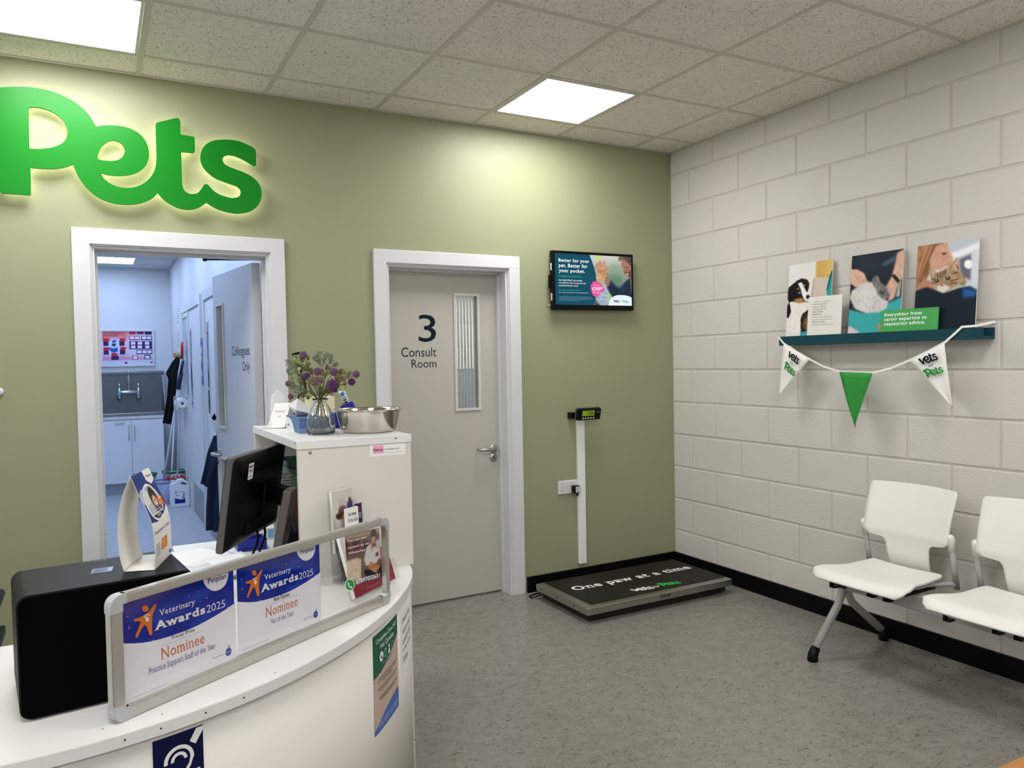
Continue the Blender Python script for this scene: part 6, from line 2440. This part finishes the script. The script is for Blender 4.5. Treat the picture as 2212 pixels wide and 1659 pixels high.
v = [q.bm.verts.new(p) for p in (cxy + Vector((-.03, .03, 0)), cxy + Vector((.03, -.03, 0)), apx[0], apx[1], mid, cxy + Vector((.045, -.06, .0)))]
for f in ((0, 4, 3), (0, 1, 4), (3, 4, 2), (4, 1, 5), (4, 5, 2)):
    q.bm.faces.new([v[i] for i in f])
o = q.build('tissue', mat('tissue_paper', (236, 236, 236), .8), tbx_)
solid(o, .0006, 0)

# ---- desk card in a clear stand
cs = PX(602, 924, Z=KZ)
cd_ = empty('card_stand', cs, 'white handwritten card in a clear stand at the back of the cabinet top', 'card')
U_ = Vector((.88, -.48, 0)).normalized()
N_ = Vector((-U_.y, U_.x, 0))
f2 = lambda u, z, d=0.0: cs + U_ * u + N_ * d + Vector((0, 0, z))
MB().prism([f2(-.035, .003, -.035), f2(.035, .003, -.035), f2(.045, .10, .02), f2(-.02, .10, .02)], N_ * .001).build('card', M_PAPER, cd_)
MB().prism([f2(.035, .003, -.035), f2(.045, .10, .02), f2(.05, .003, .06)], U_ * .0012).prism([f2(-.03, .003, .06), f2(.05, .003, .06), f2(.045, .10, .022), f2(-.02, .10, .022)], N_ * .001).build('card_back', mat('grey_card', (150, 152, 156), .6), cd_)
pp = Print(lambda u, v, d: f2(-.035 + .07 * u + .012 * v, .003 + .097 * v, -.035 + .055 * v - d - .0003))
pp.box('Any Issues?', .18, .60, .80, .72, (150, 140, 170), .0, False, .3)
pp.box('tell', .48, .42, .62, .50, (150, 140, 170), .0, False, .3)
pp.build('handwriting', cd_)
MB().prism([f2(-.05, 0, -.06), f2(.06, 0, -.06), f2(.06, 0, .06), f2(-.05, 0, .06)], (0, 0, .003)).prism([f2(-.06, .002, -.055), f2(-.01, .002, -.055), f2(-.01, .045, -.06), f2(-.06, .045, -.06)], N_ * .002).build('clear_stand', M_ACRY, cd_)
q = MB()
q.prism([f2(-.055, .05, .07), f2(.0, .05, .07), f2(.0, .13, .09), f2(-.03, .155, .095), f2(-.055, .13, .09)], N_ * .002).prism([f2(-.055, .003, .058), f2(.0, .003, .058), f2(.0, .05, .07), f2(-.055, .05, .07)], N_ * .002)
q.build('clear_back', mat('cloudy_acrylic', (226, 228, 230), .2, alpha=.45), cd_)

# ---- cream carton, blue dispenser, black easel stand
ya = -1.02
cl, cr_ = PX(667, 860, Y=ya), PX(723, 860, Y=ya)
o = MB().box((cl.x, ya, KZ), (cr_.x, ya + .07, PX(695, 857, Y=ya).z), .002).build('cream_carton', mat('cream_card', (226, 216, 176), .55))
tag(o, 'plain cream carton standing behind the glass vase', 'box')
yb_ = -1.17
bd = empty('blue_dispenser', (PX(735, 925, Y=yb_).x, yb_, KZ), 'royal blue leaflet pocket with a striped packet behind the steel bowl', 'holder')
P = [PX(725, 926, Y=yb_), PX(741, 926, Y=yb_), PX(728, 880, Y=yb_), PX(770, 884, Y=yb_), PX(765, 865, Y=yb_), PX(745, 868, Y=yb_)]
M_RB = mat('royal_blue', (26, 44, 150), .35)
q0, q1 = PX(724, 924, Y=yb_), PX(742, 924, Y=yb_)
MB().prism([(q0.x, yb_, KZ), (q1.x + .02, yb_, KZ), (q1.x + .02, yb_, KZ + .02), (q0.x + .02, yb_, KZ + .075), (q0.x, yb_, KZ + .06)], (0, .03, 0), .001).build('pocket', M_RB, bd)
A1 = [PX(744, 873, Y=yb_ - .01), PX(762, 867, Y=yb_ - .01), PX(769, 884, Y=yb_ - .01), PX(748, 890, Y=yb_ - .01)]
MB().prism(A1, (0, .03, 0), .001).build('pocket_front', M_RB, bd)
MB().prism([A1[1], PX(768, 866, Y=yb_ - .01), PX(773, 884, Y=yb_ - .01), A1[2]], (0, .028, 0)).build('pocket_side', mat('grey_card', (150, 152, 156), .6), bd)
P = [PX(727, 896, Y=yb_ + .02), PX(738, 876, Y=yb_ + .02), PX(748, 876, Y=yb_ + .02), PX(748, 905, Y=yb_ + .02), PX(736, 905, Y=yb_ + .02)]
MB().prism(P, (0, .012, 0), .001).build('pocket_back', M_RB, bd)
s0, s1, s2, s3 = PX(745, 872, Y=yb_ - .002), PX(755, 868, Y=yb_ - .002), PX(742, 838, Y=yb_ - .002), PX(732, 847, Y=yb_ - .002)
MB().prism([s0, s1, s2, s3], (0, .008, 0)).build('packet', M_PAPER, bd)
pp = Print(lambda u, v, d: s0.lerp(s1, u).lerp(s3.lerp(s2, u), v) + Vector((0, -d, 0)))
for v0_, v1_, c_ in ((.02, .14, (20, 22, 30)), (.20, .30, (20, 22, 30)), (.36, .42, (20, 22, 30)), (.47, .50, (20, 22, 30)), (.56, .85, (60, 130, 180))):
    pp.shape([(.02, v0_), (.7, v0_), (.7, v1_), (.02, v1_)], c_, raw=True, up=False)
pp.build('packet_print', bd)
ye = -.93
es = empty('easel_stand', (-2.83, ye, KZ), 'thin black easel stand rising behind the flowers', 'stand')
E_ = lambda x, y, d=0.0: PX(x, y, Y=ye + d)
q = MB()


def flatbar(a, c, w, th, q):
    a, c = Vector(a), Vector(c)
    ax = (c - a).normalized()
    sd = ax.cross(Vector((0, 1, 0))).normalized()
    q.prism([a - sd * w / 2, a + sd * w / 2, c + sd * w / 2, c - sd * w / 2], (0, th, 0))


flatbar(E_(634, 763), E_(656, 812), .012, .008, q)
flatbar(E_(655, 806), E_(665, 872), .010, .008, q)
flatbar(E_(634, 766), E_(648, 762), .010, .03, q)
b1, b2 = E_(665, 872), E_(634, 905)
flatbar(b1, Vector((b1.x - .02, ye, KZ)), .010, .008, q)
flatbar(b2 + Vector((0, 0, .0)), Vector((b2.x, ye, KZ)), .010, .008, q)
flatbar(E_(656, 812), b2, .006, .006, q)
flatbar(Vector((b2.x, ye, KZ + .004)), Vector((b1.x - .02, ye, KZ + .004)), .008, .05, q)
q.build('easel_frame', M_BLKP, es)

# ---- office chair behind the desk, mostly out of the picture
oc = empty('office_chair', (-4.12, -1.30, 0), 'black office chair behind the desk, only its armrest in view', 'chair')
MB().box((-4.36, -1.52, .45), (-3.90, -1.06, .52), .03, seg=3).build('seat', M_BLKF, oc)
MB().box((-4.34, -1.06, .58), (-3.92, -1.00, 1.05), .025, seg=3).build('backrest', M_BLKF, oc)
for x in (-4.39, -3.87):
    MB().box((x - .03, -1.46, .728), (x + .03, -1.20, .758), .012).build('armrest', M_BLKP, oc)
    MB().box((x - .012, -1.36, .47), (x + .012, -1.30, .73), .004).build('arm_post', M_BLKP, oc)
MB().box((-3.90, -1.38, .60), (-3.845, -1.18, .632), .006).build('side_lever', M_BLKP, oc)
MB().box((-4.16, -1.05, .47), (-4.08, -1.0, .75), .006).build('back_strut', M_BLKP, oc)
MB().cyl((-4.13, -1.29, .09), (-4.13, -1.29, .45), .025, 16).build('gas_lift', M_GREYP, oc)
for k in range(5):
    a_ = 2 * math.pi * k / 5
    e = Vector((-4.13 + .28 * math.cos(a_), -1.29 + .28 * math.sin(a_), .06))
    MB().tube([Vector((-4.13, -1.29, .10)), e], [.024, .016], 8).build('base_arm', M_BLKP, oc)
    MB().cyl(e + Vector((0, 0, -.06)), e + Vector((0, 0, .0)), .022, 12).build('castor', M_BLKP, oc)

# ================================================================== CORRIDOR THINGS
M_CAB = mat('white_cabinet', (238, 240, 243), .4)
sk = empty('sink_cabinet', (-3.3, 6.0, 0), 'white two door base cabinet at the end of the corridor', 'cabinet')
sx1 = -2.862
MB().box((-4.0, 5.752, .13), (sx1, 6.33, .87), .001).build('body', M_CAB, sk)
MB().box((-4.0, 5.80, 0), (sx1, 6.33, .13)).build('plinth', mat('cabinet_plinth', (176, 180, 188), .5), sk)
for a, c, hx in ((-3.56, -3.206, -3.232), (-3.2, sx1, -3.172)):
    d_ = MB().box((a, 5.732, .135), (c, 5.751, .862), .0015).build('door', M_CAB, sk)
    MB().tube([Vector((hx, 5.73, .63)), Vector((hx, 5.712, .63)), Vector((hx, 5.710, .64)), Vector((hx, 5.710, .80)), Vector((hx, 5.712, .81)), Vector((hx, 5.73, .81))], .007, 8).build('handle', M_CHROME, d_)
pp = Print(lambda u, v, d: Vector((u, 5.732 - d, v)))
pp.shape([(-3.38, .80), (-3.27, .80), (-3.27, .845), (-3.38, .845)], (214, 214, 222), raw=True)
pp.layer += 1
pp.box('cleaning store', -3.365, .812, -3.285, .835, (110, 112, 122), 0)
pp.build('door_label', sk)
M_SS = mat('sink_steel', (150, 152, 156), .3, .85, bump=(200, .04, .0005))
sn = empty('utility_sink', (-3.35, 6.0, .87), 'stainless steel utility sink with a tall splashback on the white cabinet', 'sink')
MB().box((-4.0, 5.73, .872), (-2.845, 6.33, .905), .003).build('worktop', M_WHITE, sn)
MB().box((-4.0, 5.735, .905), (-2.85, 5.80, .945), .006).box((-2.89, 5.80, .905), (-2.85, 6.30, .945), .004).build('rim', M_SS, sn)
MB().box((-4.0, 5.80, .906), (-2.89, 6.29, .912)).build('basin', M_SS, sn)
MB().box((-4.0, 6.29, .905), (-2.80, 6.30, 1.40)).build('splashback', mat('splash_steel', (118, 120, 122), .35, .6, bump=(200, .04, .0005)), sn)
MB().box((-4.0, 6.275, 1.395), (-2.80, 6.335, 1.43), .006).build('top_ledge', M_SS, sn)
MB().prism([(-2.83, 6.29, .945), (-2.80, 6.20, .945), (-2.80, 6.30, 1.42), (-2.83, 6.30, 1.42)], (.004, 0, 0)).build('side_flange', M_SS, sn)
pp = Print(lambda u, v, d: Vector((u, 6.29 - d, v)))
pp.box('FRANKE', -2.96, 1.345, -2.90, 1.36, (60, 62, 66), .01)
pp.build('maker_mark', sn)
tp_ = empty('mixer_tap', (-3.2, 6.29, 1.05), 'chrome bridge mixer tap mounted on the sink splashback', 'tap')
ty = 6.22
G = lambda x, y: PX(x, y, Y=ty)
L_, R__ = G(258, 847), G(299, 846)
MB().tube([L_, L_.lerp(R__, .15), L_.lerp(R__, .5), L_.lerp(R__, .85), R__], [.016, .014, .02, .014, .016], 12).build('bridge', M_CHROME, tp_)
for p in (L_, R__):
    MB().tube([p + Vector((0, .07, -.06)), p + Vector((0, .01, -.06)), p + Vector((0, 0, -.045)), p, p + Vector((0, 0, .06))], [.03, .028, .018, .016, .014], 12).build('valve', M_CHROME, tp_)
    MB().tube([p + Vector((0, -.005, .06)), p + Vector((0, -.01, .10))], [.014, .009], 10).build('lever', M_CHROME, tp_)
Cc = L_.lerp(R__, .5)
MB().tube([Cc, Cc + Vector((0, 0, .16)), Cc + Vector((0, -.01, .225)), Cc + Vector((0, -.05, .265)), Cc + Vector((0, -.11, .265)), Cc + Vector((0, -.14, .235))], .0125, 12).build('spout', M_CHROME, tp_)

# hand hygiene poster
hp = empty('hygiene_poster', (-3.2, 6.35, 1.48), 'white framed hand hygiene poster above the corridor sink', 'poster')
a, c = PX(214, 711, Y=6.335), PX(335.5, 791, Y=6.335)
px0_, px1_, pz0_, pz1_ = a.x, c.x, c.z, a.z
q = MB()
g = .028
for lo, hi in (((px0_, pz0_), (px1_, pz0_ + g)), ((px0_, pz1_ - g), (px1_, pz1_)), ((px0_, pz0_ + g), (px0_ + g, pz1_ - g)), ((px1_ - g, pz0_ + g), (px1_, pz1_ - g))):
    q.box((lo[0], 6.328, lo[1]), (hi[0], 6.35, hi[1]), .004)
q.build('poster_frame', M_TRIM, hp)
MB().box((px0_ + g - .004, 6.34, pz0_ + g - .004), (px1_ - g + .004, 6.349, pz1_ - g + .004)).build('backing', M_PAPER, hp)
pl = lambda u, v, d=0.0: Vector((px0_ + g + (px1_ - px0_ - 2 * g) * u, 6.339 - d, pz0_ + g + (pz1_ - pz0_ - 2 * g) * v))
h = homog([(108, 185), (890, 185), (905, 675), (130, 675)])
cv = Canvas(100, 66, (226, 196, 212), h)
cv.poly([(90, 150), (515, 150), (515, 300), (300, 290), (90, 330)], (226, 120, 120), 6)
cv.poly([(520, 150), (920, 150), (920, 240), (520, 240)], (222, 140, 160), 8)
cv.ell(310, 420, 150, 130, (206, 214, 240), 4)
cv.poly([(100, 560), (915, 560), (915, 610), (100, 620)], (216, 130, 170), 6)
cv.poly([(100, 615), (915, 610), (915, 700), (100, 700)], (206, 212, 230), 2)
cv.poly([(520, 240), (920, 240), (920, 560), (520, 560)], (216, 210, 230), 4)
for x, y in ((135, 290), (380, 290), (140, 418), (390, 415), (258, 505)):
    cv.poly([(x, y + 45), (x + 80, y + 45), (x + 80, y + 110), (x, y + 110)] if x != 258 else [(x, y + 40), (x + 115, y + 40), (x + 115, y + 100), (x, y + 100)], (52, 48, 92), 0)
    cv.poly([(x, y), (x + 75, y), (x + 105, y + 24), (x + 75, y + 46), (x, y + 46)], (206, 44, 66), 0)
cv.poly([(240, 420), (290, 440), (350, 420), (360, 480), (290, 500), (235, 470)], (40, 96, 178), 1)
cv.poly([(265, 330), (330, 305), (330, 340), (280, 360)], (48, 84, 160), 1)
cv.poly([(265, 370), (330, 365), (310, 410), (270, 395)], (30, 32, 50), 1)
for x0_, y0_, x1_, y1_, c_ in ((528, 185, 632, 232, (206, 44, 84)), (650, 185, 760, 228, (110, 44, 110)), (780, 185, 890, 232, (40, 36, 84)), (528, 250, 702, 316, (196, 50, 96)), (720, 250, 892, 316, (40, 36, 84)), (535, 332, 896, 452, (78, 40, 104)), (645, 462, 898, 528, (52, 40, 96)), (582, 540, 674, 606, (196, 50, 96)), (768, 538, 866, 602, (40, 36, 84))):
    cv.poly([(x0_, y0_), (x1_, y0_), (x1_, y1_), (x0_, y1_)], c_, 0)
for x0_, y0_, w_ in ((542, 262, 66), (622, 262, 70), (734, 262, 66), (812, 262, 68), (558, 342, 68), (664, 342, 70), (780, 342, 68), (560, 398, 70), (664, 398, 70), (784, 398, 66), (656, 472, 70), (738, 472, 68), (818, 472, 68), (594, 552, 66), (782, 550, 70)):
    cv.poly([(x0_, y0_), (x0_ + w_, y0_), (x0_ + w_, y0_ + 42), (x0_, y0_ + 42)], (226, 224, 236), 0)
cv.poly([(465, 640), (505, 640), (505, 660), (465, 660)], (30, 30, 60), 0)
cv.poly([(865, 636), (905, 636), (905, 656), (865, 656)], (30, 30, 60), 0)
cv.build('printed_poster', hp, pl)
pp = Print(pl, h)
pp.text('Your 5 moments for', (134, 224), (440, 196), (70, 18, 62), .016)
pp.text('Hand Hygiene', (134, 262), (356, 232), (70, 18, 62), .016)
pp.build('lettering', hp)

# hooks with a black apron
M_BLKC = mat('black_cloth', (12, 12, 14), .9)
hk = empty('hook_rail', (CX, 5.1, 1.56), 'row of small coloured plastic hooks on the corridor side wall', 'hooks')
MB().box((CX - .012, 4.9, 1.56), (CX, 5.45, 1.60), .002).build('rail', M_TRIM, hk)
for k, c_ in enumerate(((150, 190, 70), (206, 200, 120), (206, 90, 90), (220, 150, 120), (170, 60, 90))):
    y = 4.97 + .10 * k
    MB().tube([Vector((CX - .012, y, 1.575)), Vector((CX - .04, y, 1.575)), Vector((CX - .055, y, 1.60)), Vector((CX - .058, y, 1.63))], .007, 6).build('hook', mat('hook_%d' % k, c_, .5), hk)


def drape(name, left, right, m, parent, amp=.012, n=5, yv=0.0, phase=0.0):
    """cloth between two outlines (lists of points top to bottom), with vertical folds"""
    q = MB()
    nv, nu = 24, 14

    def along(P, f):
        x = f * (len(P) - 1)
        i = min(int(x), len(P) - 2)
        return P[i].lerp(P[i + 1], x - i)
    q.grid(lambda u, v: along(left, v).lerp(along(right, v), u) + Vector((-.3, -1, 0)).normalized() * (amp * math.sin(u * n * math.pi + phase + v * 1.3) * (.3 + v)), nu, nv)
    o = q.build(name, m, parent)
    return solid(o, .004, 0)


ap = empty('black_apron', (-2.76, 5.05, .85), 'black apron hanging from the corridor hooks', 'apron')
Q = lambda x, y, Y=5.05: PX(x, y, Y=Y)
drape('apron_cloth', [Q(384, 768), Q(372, 782), Q(358, 806), Q(364, 818), Q(361, 860), Q(352, 914)], [Q(389, 768), Q(388, 785), Q(384, 806), Q(382, 830), Q(378, 870), Q(371, 917)], M_BLKC, ap, .015, 4)
MB().tube([Vector((-2.742, 5.05, 1.585)), Vector((-2.73, 5.06, 1.62)), Vector((-2.742, 5.09, 1.585))], .004, 6).build('neck_loop', M_BLKC, ap)

# mop and broom handles leaning on the wall
M_POLE = mat('white_pole', (216, 220, 228), .35)
GM = 'long handled mops leaning in the corridor'


def mop(name, label, top, bot, tip_m, r, grip=None, head=None):
    t = empty(name, bot, label, 'mop', GM)
    MB().tube([top, top.lerp(bot, .12)], r * 1.25, 8).build('grip', tip_m, t)
    MB().tube([top.lerp(bot, .12), bot], r, 8).build('handle', M_POLE, t)
    if grip:
        MB().tube([top.lerp(bot, grip[0]), top.lerp(bot, grip[1])], r * 1.9, 8).build('sleeve', grip[2], t)
    if head:
        q = MB()
        for k in range(26):
            a_ = random.uniform(0, 6.28)
            rr = random.uniform(.02, .10)
            q.tube([bot + Vector((0, 0, .06)), bot + Vector((rr * .6 * math.cos(a_), rr * .6 * math.sin(a_), .05)), bot + Vector((rr * math.cos(a_), rr * math.sin(a_), random.uniform(.0, .03)))], .008, 5)
        q.build('mop_head', head, t)
    return t


m1t = PX(393.5, 739, X=-2.725)
mop('red_tip_mop', 'white mop handle with a red tip leaning on the corridor wall', m1t, PX(383, 1036, Y=4.86), mat('red_plastic', (196, 40, 44), .4), .011, None, mat('red_white_mop', (200, 180, 176), .9))
m2t = PX(395, 779, X=-2.73)
mop('navy_grip_mop', 'white mop handle with a navy grip leaning on the corridor wall', m2t, PX(351, 1052, Y=5.0), mat('navy_grip', (24, 30, 70), .5), .012, (.10, .22, mat('navy_grip', (24, 30, 70), .5)), mat('grey_mop', (196, 198, 206), .9))
mop('slim_broom', 'slim white broom handle standing behind the jerry can', PX(379, 870, X=-2.735), PX(369, 1052, Y=4.95), M_POLE, .008)

# buckets
def bucket(name, c, r0, r1, h_, mb, mr, label):
    t = empty(name, c, label, 'bucket', 'buckets in the corridor')
    MB().lathe([(0, 0), (r0, 0), (r0 + .002, .003), (r1, h_), (r1 - .004, h_), (r0 - .004, .006), (0, .006)], c, (0, 0, 1), 24).build('bucket_body', mb, t)
    MB().lathe([(r1 - .006, h_ - .004), (r1 + .010, h_ - .004), (r1 + .010, h_ + .012), (r1 - .006, h_ + .012)], c, (0, 0, 1), 24, closed=True).build('bucket_rim', mr, t)
    return t


M_LIL = mat('lilac_plastic', (168, 176, 206), .4)
M_GRN = mat('bucket_green', (30, 130, 66), .4)
M_REDP = mat('red_plastic', (196, 40, 44), .4)
bucket('mop_bucket', Vector((-2.93, 4.86, 0)), .095, .125, .24, M_LIL, M_LIL, 'lilac grey mop bucket nearest the sink cabinet in the corridor')
b2 = bucket('mop_bucket', Vector((-2.80, 5.15, 0)), .10, .13, .30, M_LIL, M_GRN, 'lilac grey mop bucket with a green rim by the corridor wall')
b3 = bucket('mop_bucket', Vector((-3.10, 5.30, 0)), .09, .12, .27, M_LIL, M_GRN, 'green rimmed mop bucket half hidden behind the lilac one')
MB().lathe([(.05, .25), (.11, .25), (.118, .275), (.05, .275)], Vector((-2.80, 4.90, 0)), (0, 0, 1), 20, closed=True).build('wringer_tmp', M_REDP).name = 'bucket_wringer'
tag(bpy.data.objects['bucket_wringer'], 'red plastic wringer ring on the mops behind the jerry can', 'wringer')
rw = bpy.data.objects['bucket_wringer']

# jerry can
jc = empty('jerry_can', (-2.812, 4.55, 0), 'white plastic jerry can with a blue label on the corridor floor', 'container')
jx0, jx1, jy0, jy1 = -2.905, -2.720, 4.50, 4.62
prof = [(jx0 + .012, 0), (jx1 - .012, 0), (jx1, .012), (jx1, .215), (jx1 - .012, .25), (jx1 - .055, .288), (jx0 + .075, .288), (jx0 + .06, .262), (jx0 + .012, .252), (jx0, .232), (jx0, .012)]
hole = [(jx1 - .075, .262), (jx1 - .03, .245), (jx1 - .022, .228), (jx1 - .04, .226), (jx1 - .085, .242)]
V, F = fill2d([prof, hole])
bm = bmesh.new()
vv = [bm.verts.new((x, jy0, z)) for x, z in V]
for f in F:
    try:
        bm.faces.new([vv[i] for i in f])
    except ValueError:
        pass
r = bmesh.ops.extrude_face_region(bm, geom=list(bm.faces))
bmesh.ops.translate(bm, verts=[e for e in r['geom'] if isinstance(e, bmesh.types.BMVert)], vec=(0, jy1 - jy0, 0))
bmesh.ops.recalc_face_normals(bm, faces=bm.faces)
me = bpy.data.meshes.new('can_body')
bm.to_mesh(me)
bm.free()
o = link_mesh('can_body', me, mat('white_hdpe', (228, 232, 238), .35), jc)
bv = o.modifiers.new('edge', 'BEVEL')
bv.width = .006
bv.segments = 2
bv.limit_method = 'ANGLE'
MB().cyl((jx0 + .035, 4.56, .25), (jx0 + .035, 4.56, .282), .022, 16, .002).build('cap', M_TRIM, jc)
pp = Print(lambda u, v, d: Vector((jx0 + .04 + .10 * u, jy0 - d - .0004, .04 + .14 * v)))
pp.shape([(0, 0), (1, 0), (1, 1), (0, 1)], (232, 236, 242), raw=True)
pp.shape([(0, 0), (1, 0), (1, .36), (.8, .30), (.5, .30), (.2, .37), (0, .42)], (34, 50, 130), raw=True)
pp.shape([[(.70, .36), (.90, .88), (1.0, .36)], [(.80, .42), (.90, .68), (.95, .42)]], (34, 50, 130), raw=True)
pp.box('evolution', .22, .84, .82, .92, (60, 64, 80), 0)
pp.shape([(.04, .82), (.10, .86), (.12, .96), (.15, .86), (.22, .84), (.16, .80), (.16, .72), (.12, .78), (.06, .72), (.09, .80)], (40, 44, 60), raw=True, up=False)
pp.shape([(.06, .58), (.42, .58), (.42, .62), (.06, .62)], (70, 76, 110), raw=True, up=False)
pp.build('can_label', jc)

# roll holder on the side wall
rl = empty('roll_holder', (CX, 4.95, 1.05), 'white wire holder with a paper roll on the corridor side wall', 'holder')
ra, rb = PX(376, 855, X=CX - .10), PX(392, 871, X=CX - .06)
cy = rb.y
cz = rb.z
for y in (cy - .13, cy + .13):
    q = MB()
    q.box((CX - .125, y - .004, cz - .075), (CX, y + .004, cz - .065)).box((CX - .125, y - .004, cz + .065), (CX, y + .004, cz + .075)).box((CX - .125, y - .004, cz - .075), (CX - .115, y + .004, cz + .075))
    q.build('wire_side', M_TRIM, rl)
MB().lathe([(.012, -.12), (.058, -.12), (.058, .12), (.012, .12)], (CX - .062, cy, cz), (0, 1, 0), 28, closed=True).build('paper_roll', M_PAPER, rl)
MB().lathe([(.0, -.1205), (.014, -.1205), (.014, -.10), (0, -.10)], (CX - .062, cy, cz), (0, 1, 0), 16).build('roll_core', mat('roll_core', (110, 106, 100), .8), rl)

# notices on the side wall and the hanging strip between the doors
for k, (y, z0_, z1_) in enumerate(((5.35, 1.93, 2.15), (5.35, 1.66, 1.88))):
    t = empty('paper_notice', (CX, y, z0_), ('upper', 'lower')[k] + ' printed notice on the corridor wall beyond the side door', 'notice')
    MB().box((CX - .0015, y - .10, z0_), (CX, y + .10, z1_)).build('sheet', M_PAPER, t)
    pp = Print(lambda u, v, d: Vector((CX - .0015 - d, y + .10 - .2 * u, z0_ + (z1_ - z0_) * v)))
    for j in range(7):
        pp.shape([(.08, .88 - .12 * j), (.9 - .1 * (j % 3), .88 - .12 * j), (.9 - .1 * (j % 3), .93 - .12 * j), (.08, .93 - .12 * j)], (70, 76, 96), raw=True, up=False)
    pp.build('lettering', t)
hs_ = empty('leaflet_strip', (CX, 3.07, 1.2), 'narrow strip of coloured cards hanging between the corridor side doors', 'notice')
MB().box((CX - .028, 3.03, 1.30), (CX - .0, 3.12, 1.72), .001).build('strip', mat('strip_blue', (120, 140, 190), .5), hs_)
pp = Print(lambda u, v, d: Vector((CX - .028 - d, 3.12 - .09 * u, 1.30 + .42 * v)))
for k, c_ in enumerate(((60, 70, 130), (206, 200, 190), (30, 34, 50), (206, 180, 60), (210, 214, 226), (40, 60, 140))):
    pp.shape([(.12, .04 + .16 * k), (.85, .04 + .16 * k), (.85, .15 + .16 * k), (.12, .15 + .16 * k)], c_, raw=True, up=False)
pp.build('cards', hs_)

# navy coat hanging behind the open door
M_NAVY = mat('navy_fabric', (34, 48, 74), .85, bump=(300, .2, .001))
ct = empty('navy_coat', (-2.78, 1.9, .25), 'dark navy coat hanging behind the open corridor door', 'coat')
Yc = 1.9
K = lambda x, y, Y=Yc: PX(x, y, Y=Y)
drape('coat_body', [K(468, 938), K(456, 960), K(447, 1000), K(449, 1050), K(446, 1100), K(446, 1145)], [K(486, 938), K(492, 960), K(496, 1000), K(498, 1050), K(498, 1100), K(494, 1152)], M_NAVY, ct, .02, 5)
drape('coat_sleeve', [K(462, 940, 1.84), K(449, 975, 1.84), K(442, 1010, 1.84), K(434, 1045, 1.84)], [K(476, 945, 1.84), K(470, 980, 1.84), K(462, 1015, 1.84), K(452, 1054, 1.84)], M_NAVY, ct, .014, 3, 0, 1.0)
hkp = PX(470, 934, X=CX - .03)
MB().tube([Vector((CX, hkp.y, hkp.z)), Vector((CX - .035, hkp.y, hkp.z - .005)), Vector((CX - .045, hkp.y, hkp.z + .015))], .006, 6).build('coat_hook', M_STEEL, ct)
tg = empty('hanging_tag', (-2.76, 2.05, 1.0), 'white paper tag with a black diamond hanging above the navy coat', 'tag')
Kt = lambda x, y: PX(x, y, Y=2.0)
MB().prism([Kt(457, 906), Kt(464, 896), Kt(470, 930), Kt(465, 934)], (0, .004, 0)).build('tag_sheet', M_PAPER, tg)
MB().prism([Kt(457, 903), Kt(463, 892), Kt(468, 903), Kt(463, 909)], (0, -.003, 0)).build('diamond', M_BLKP, tg)
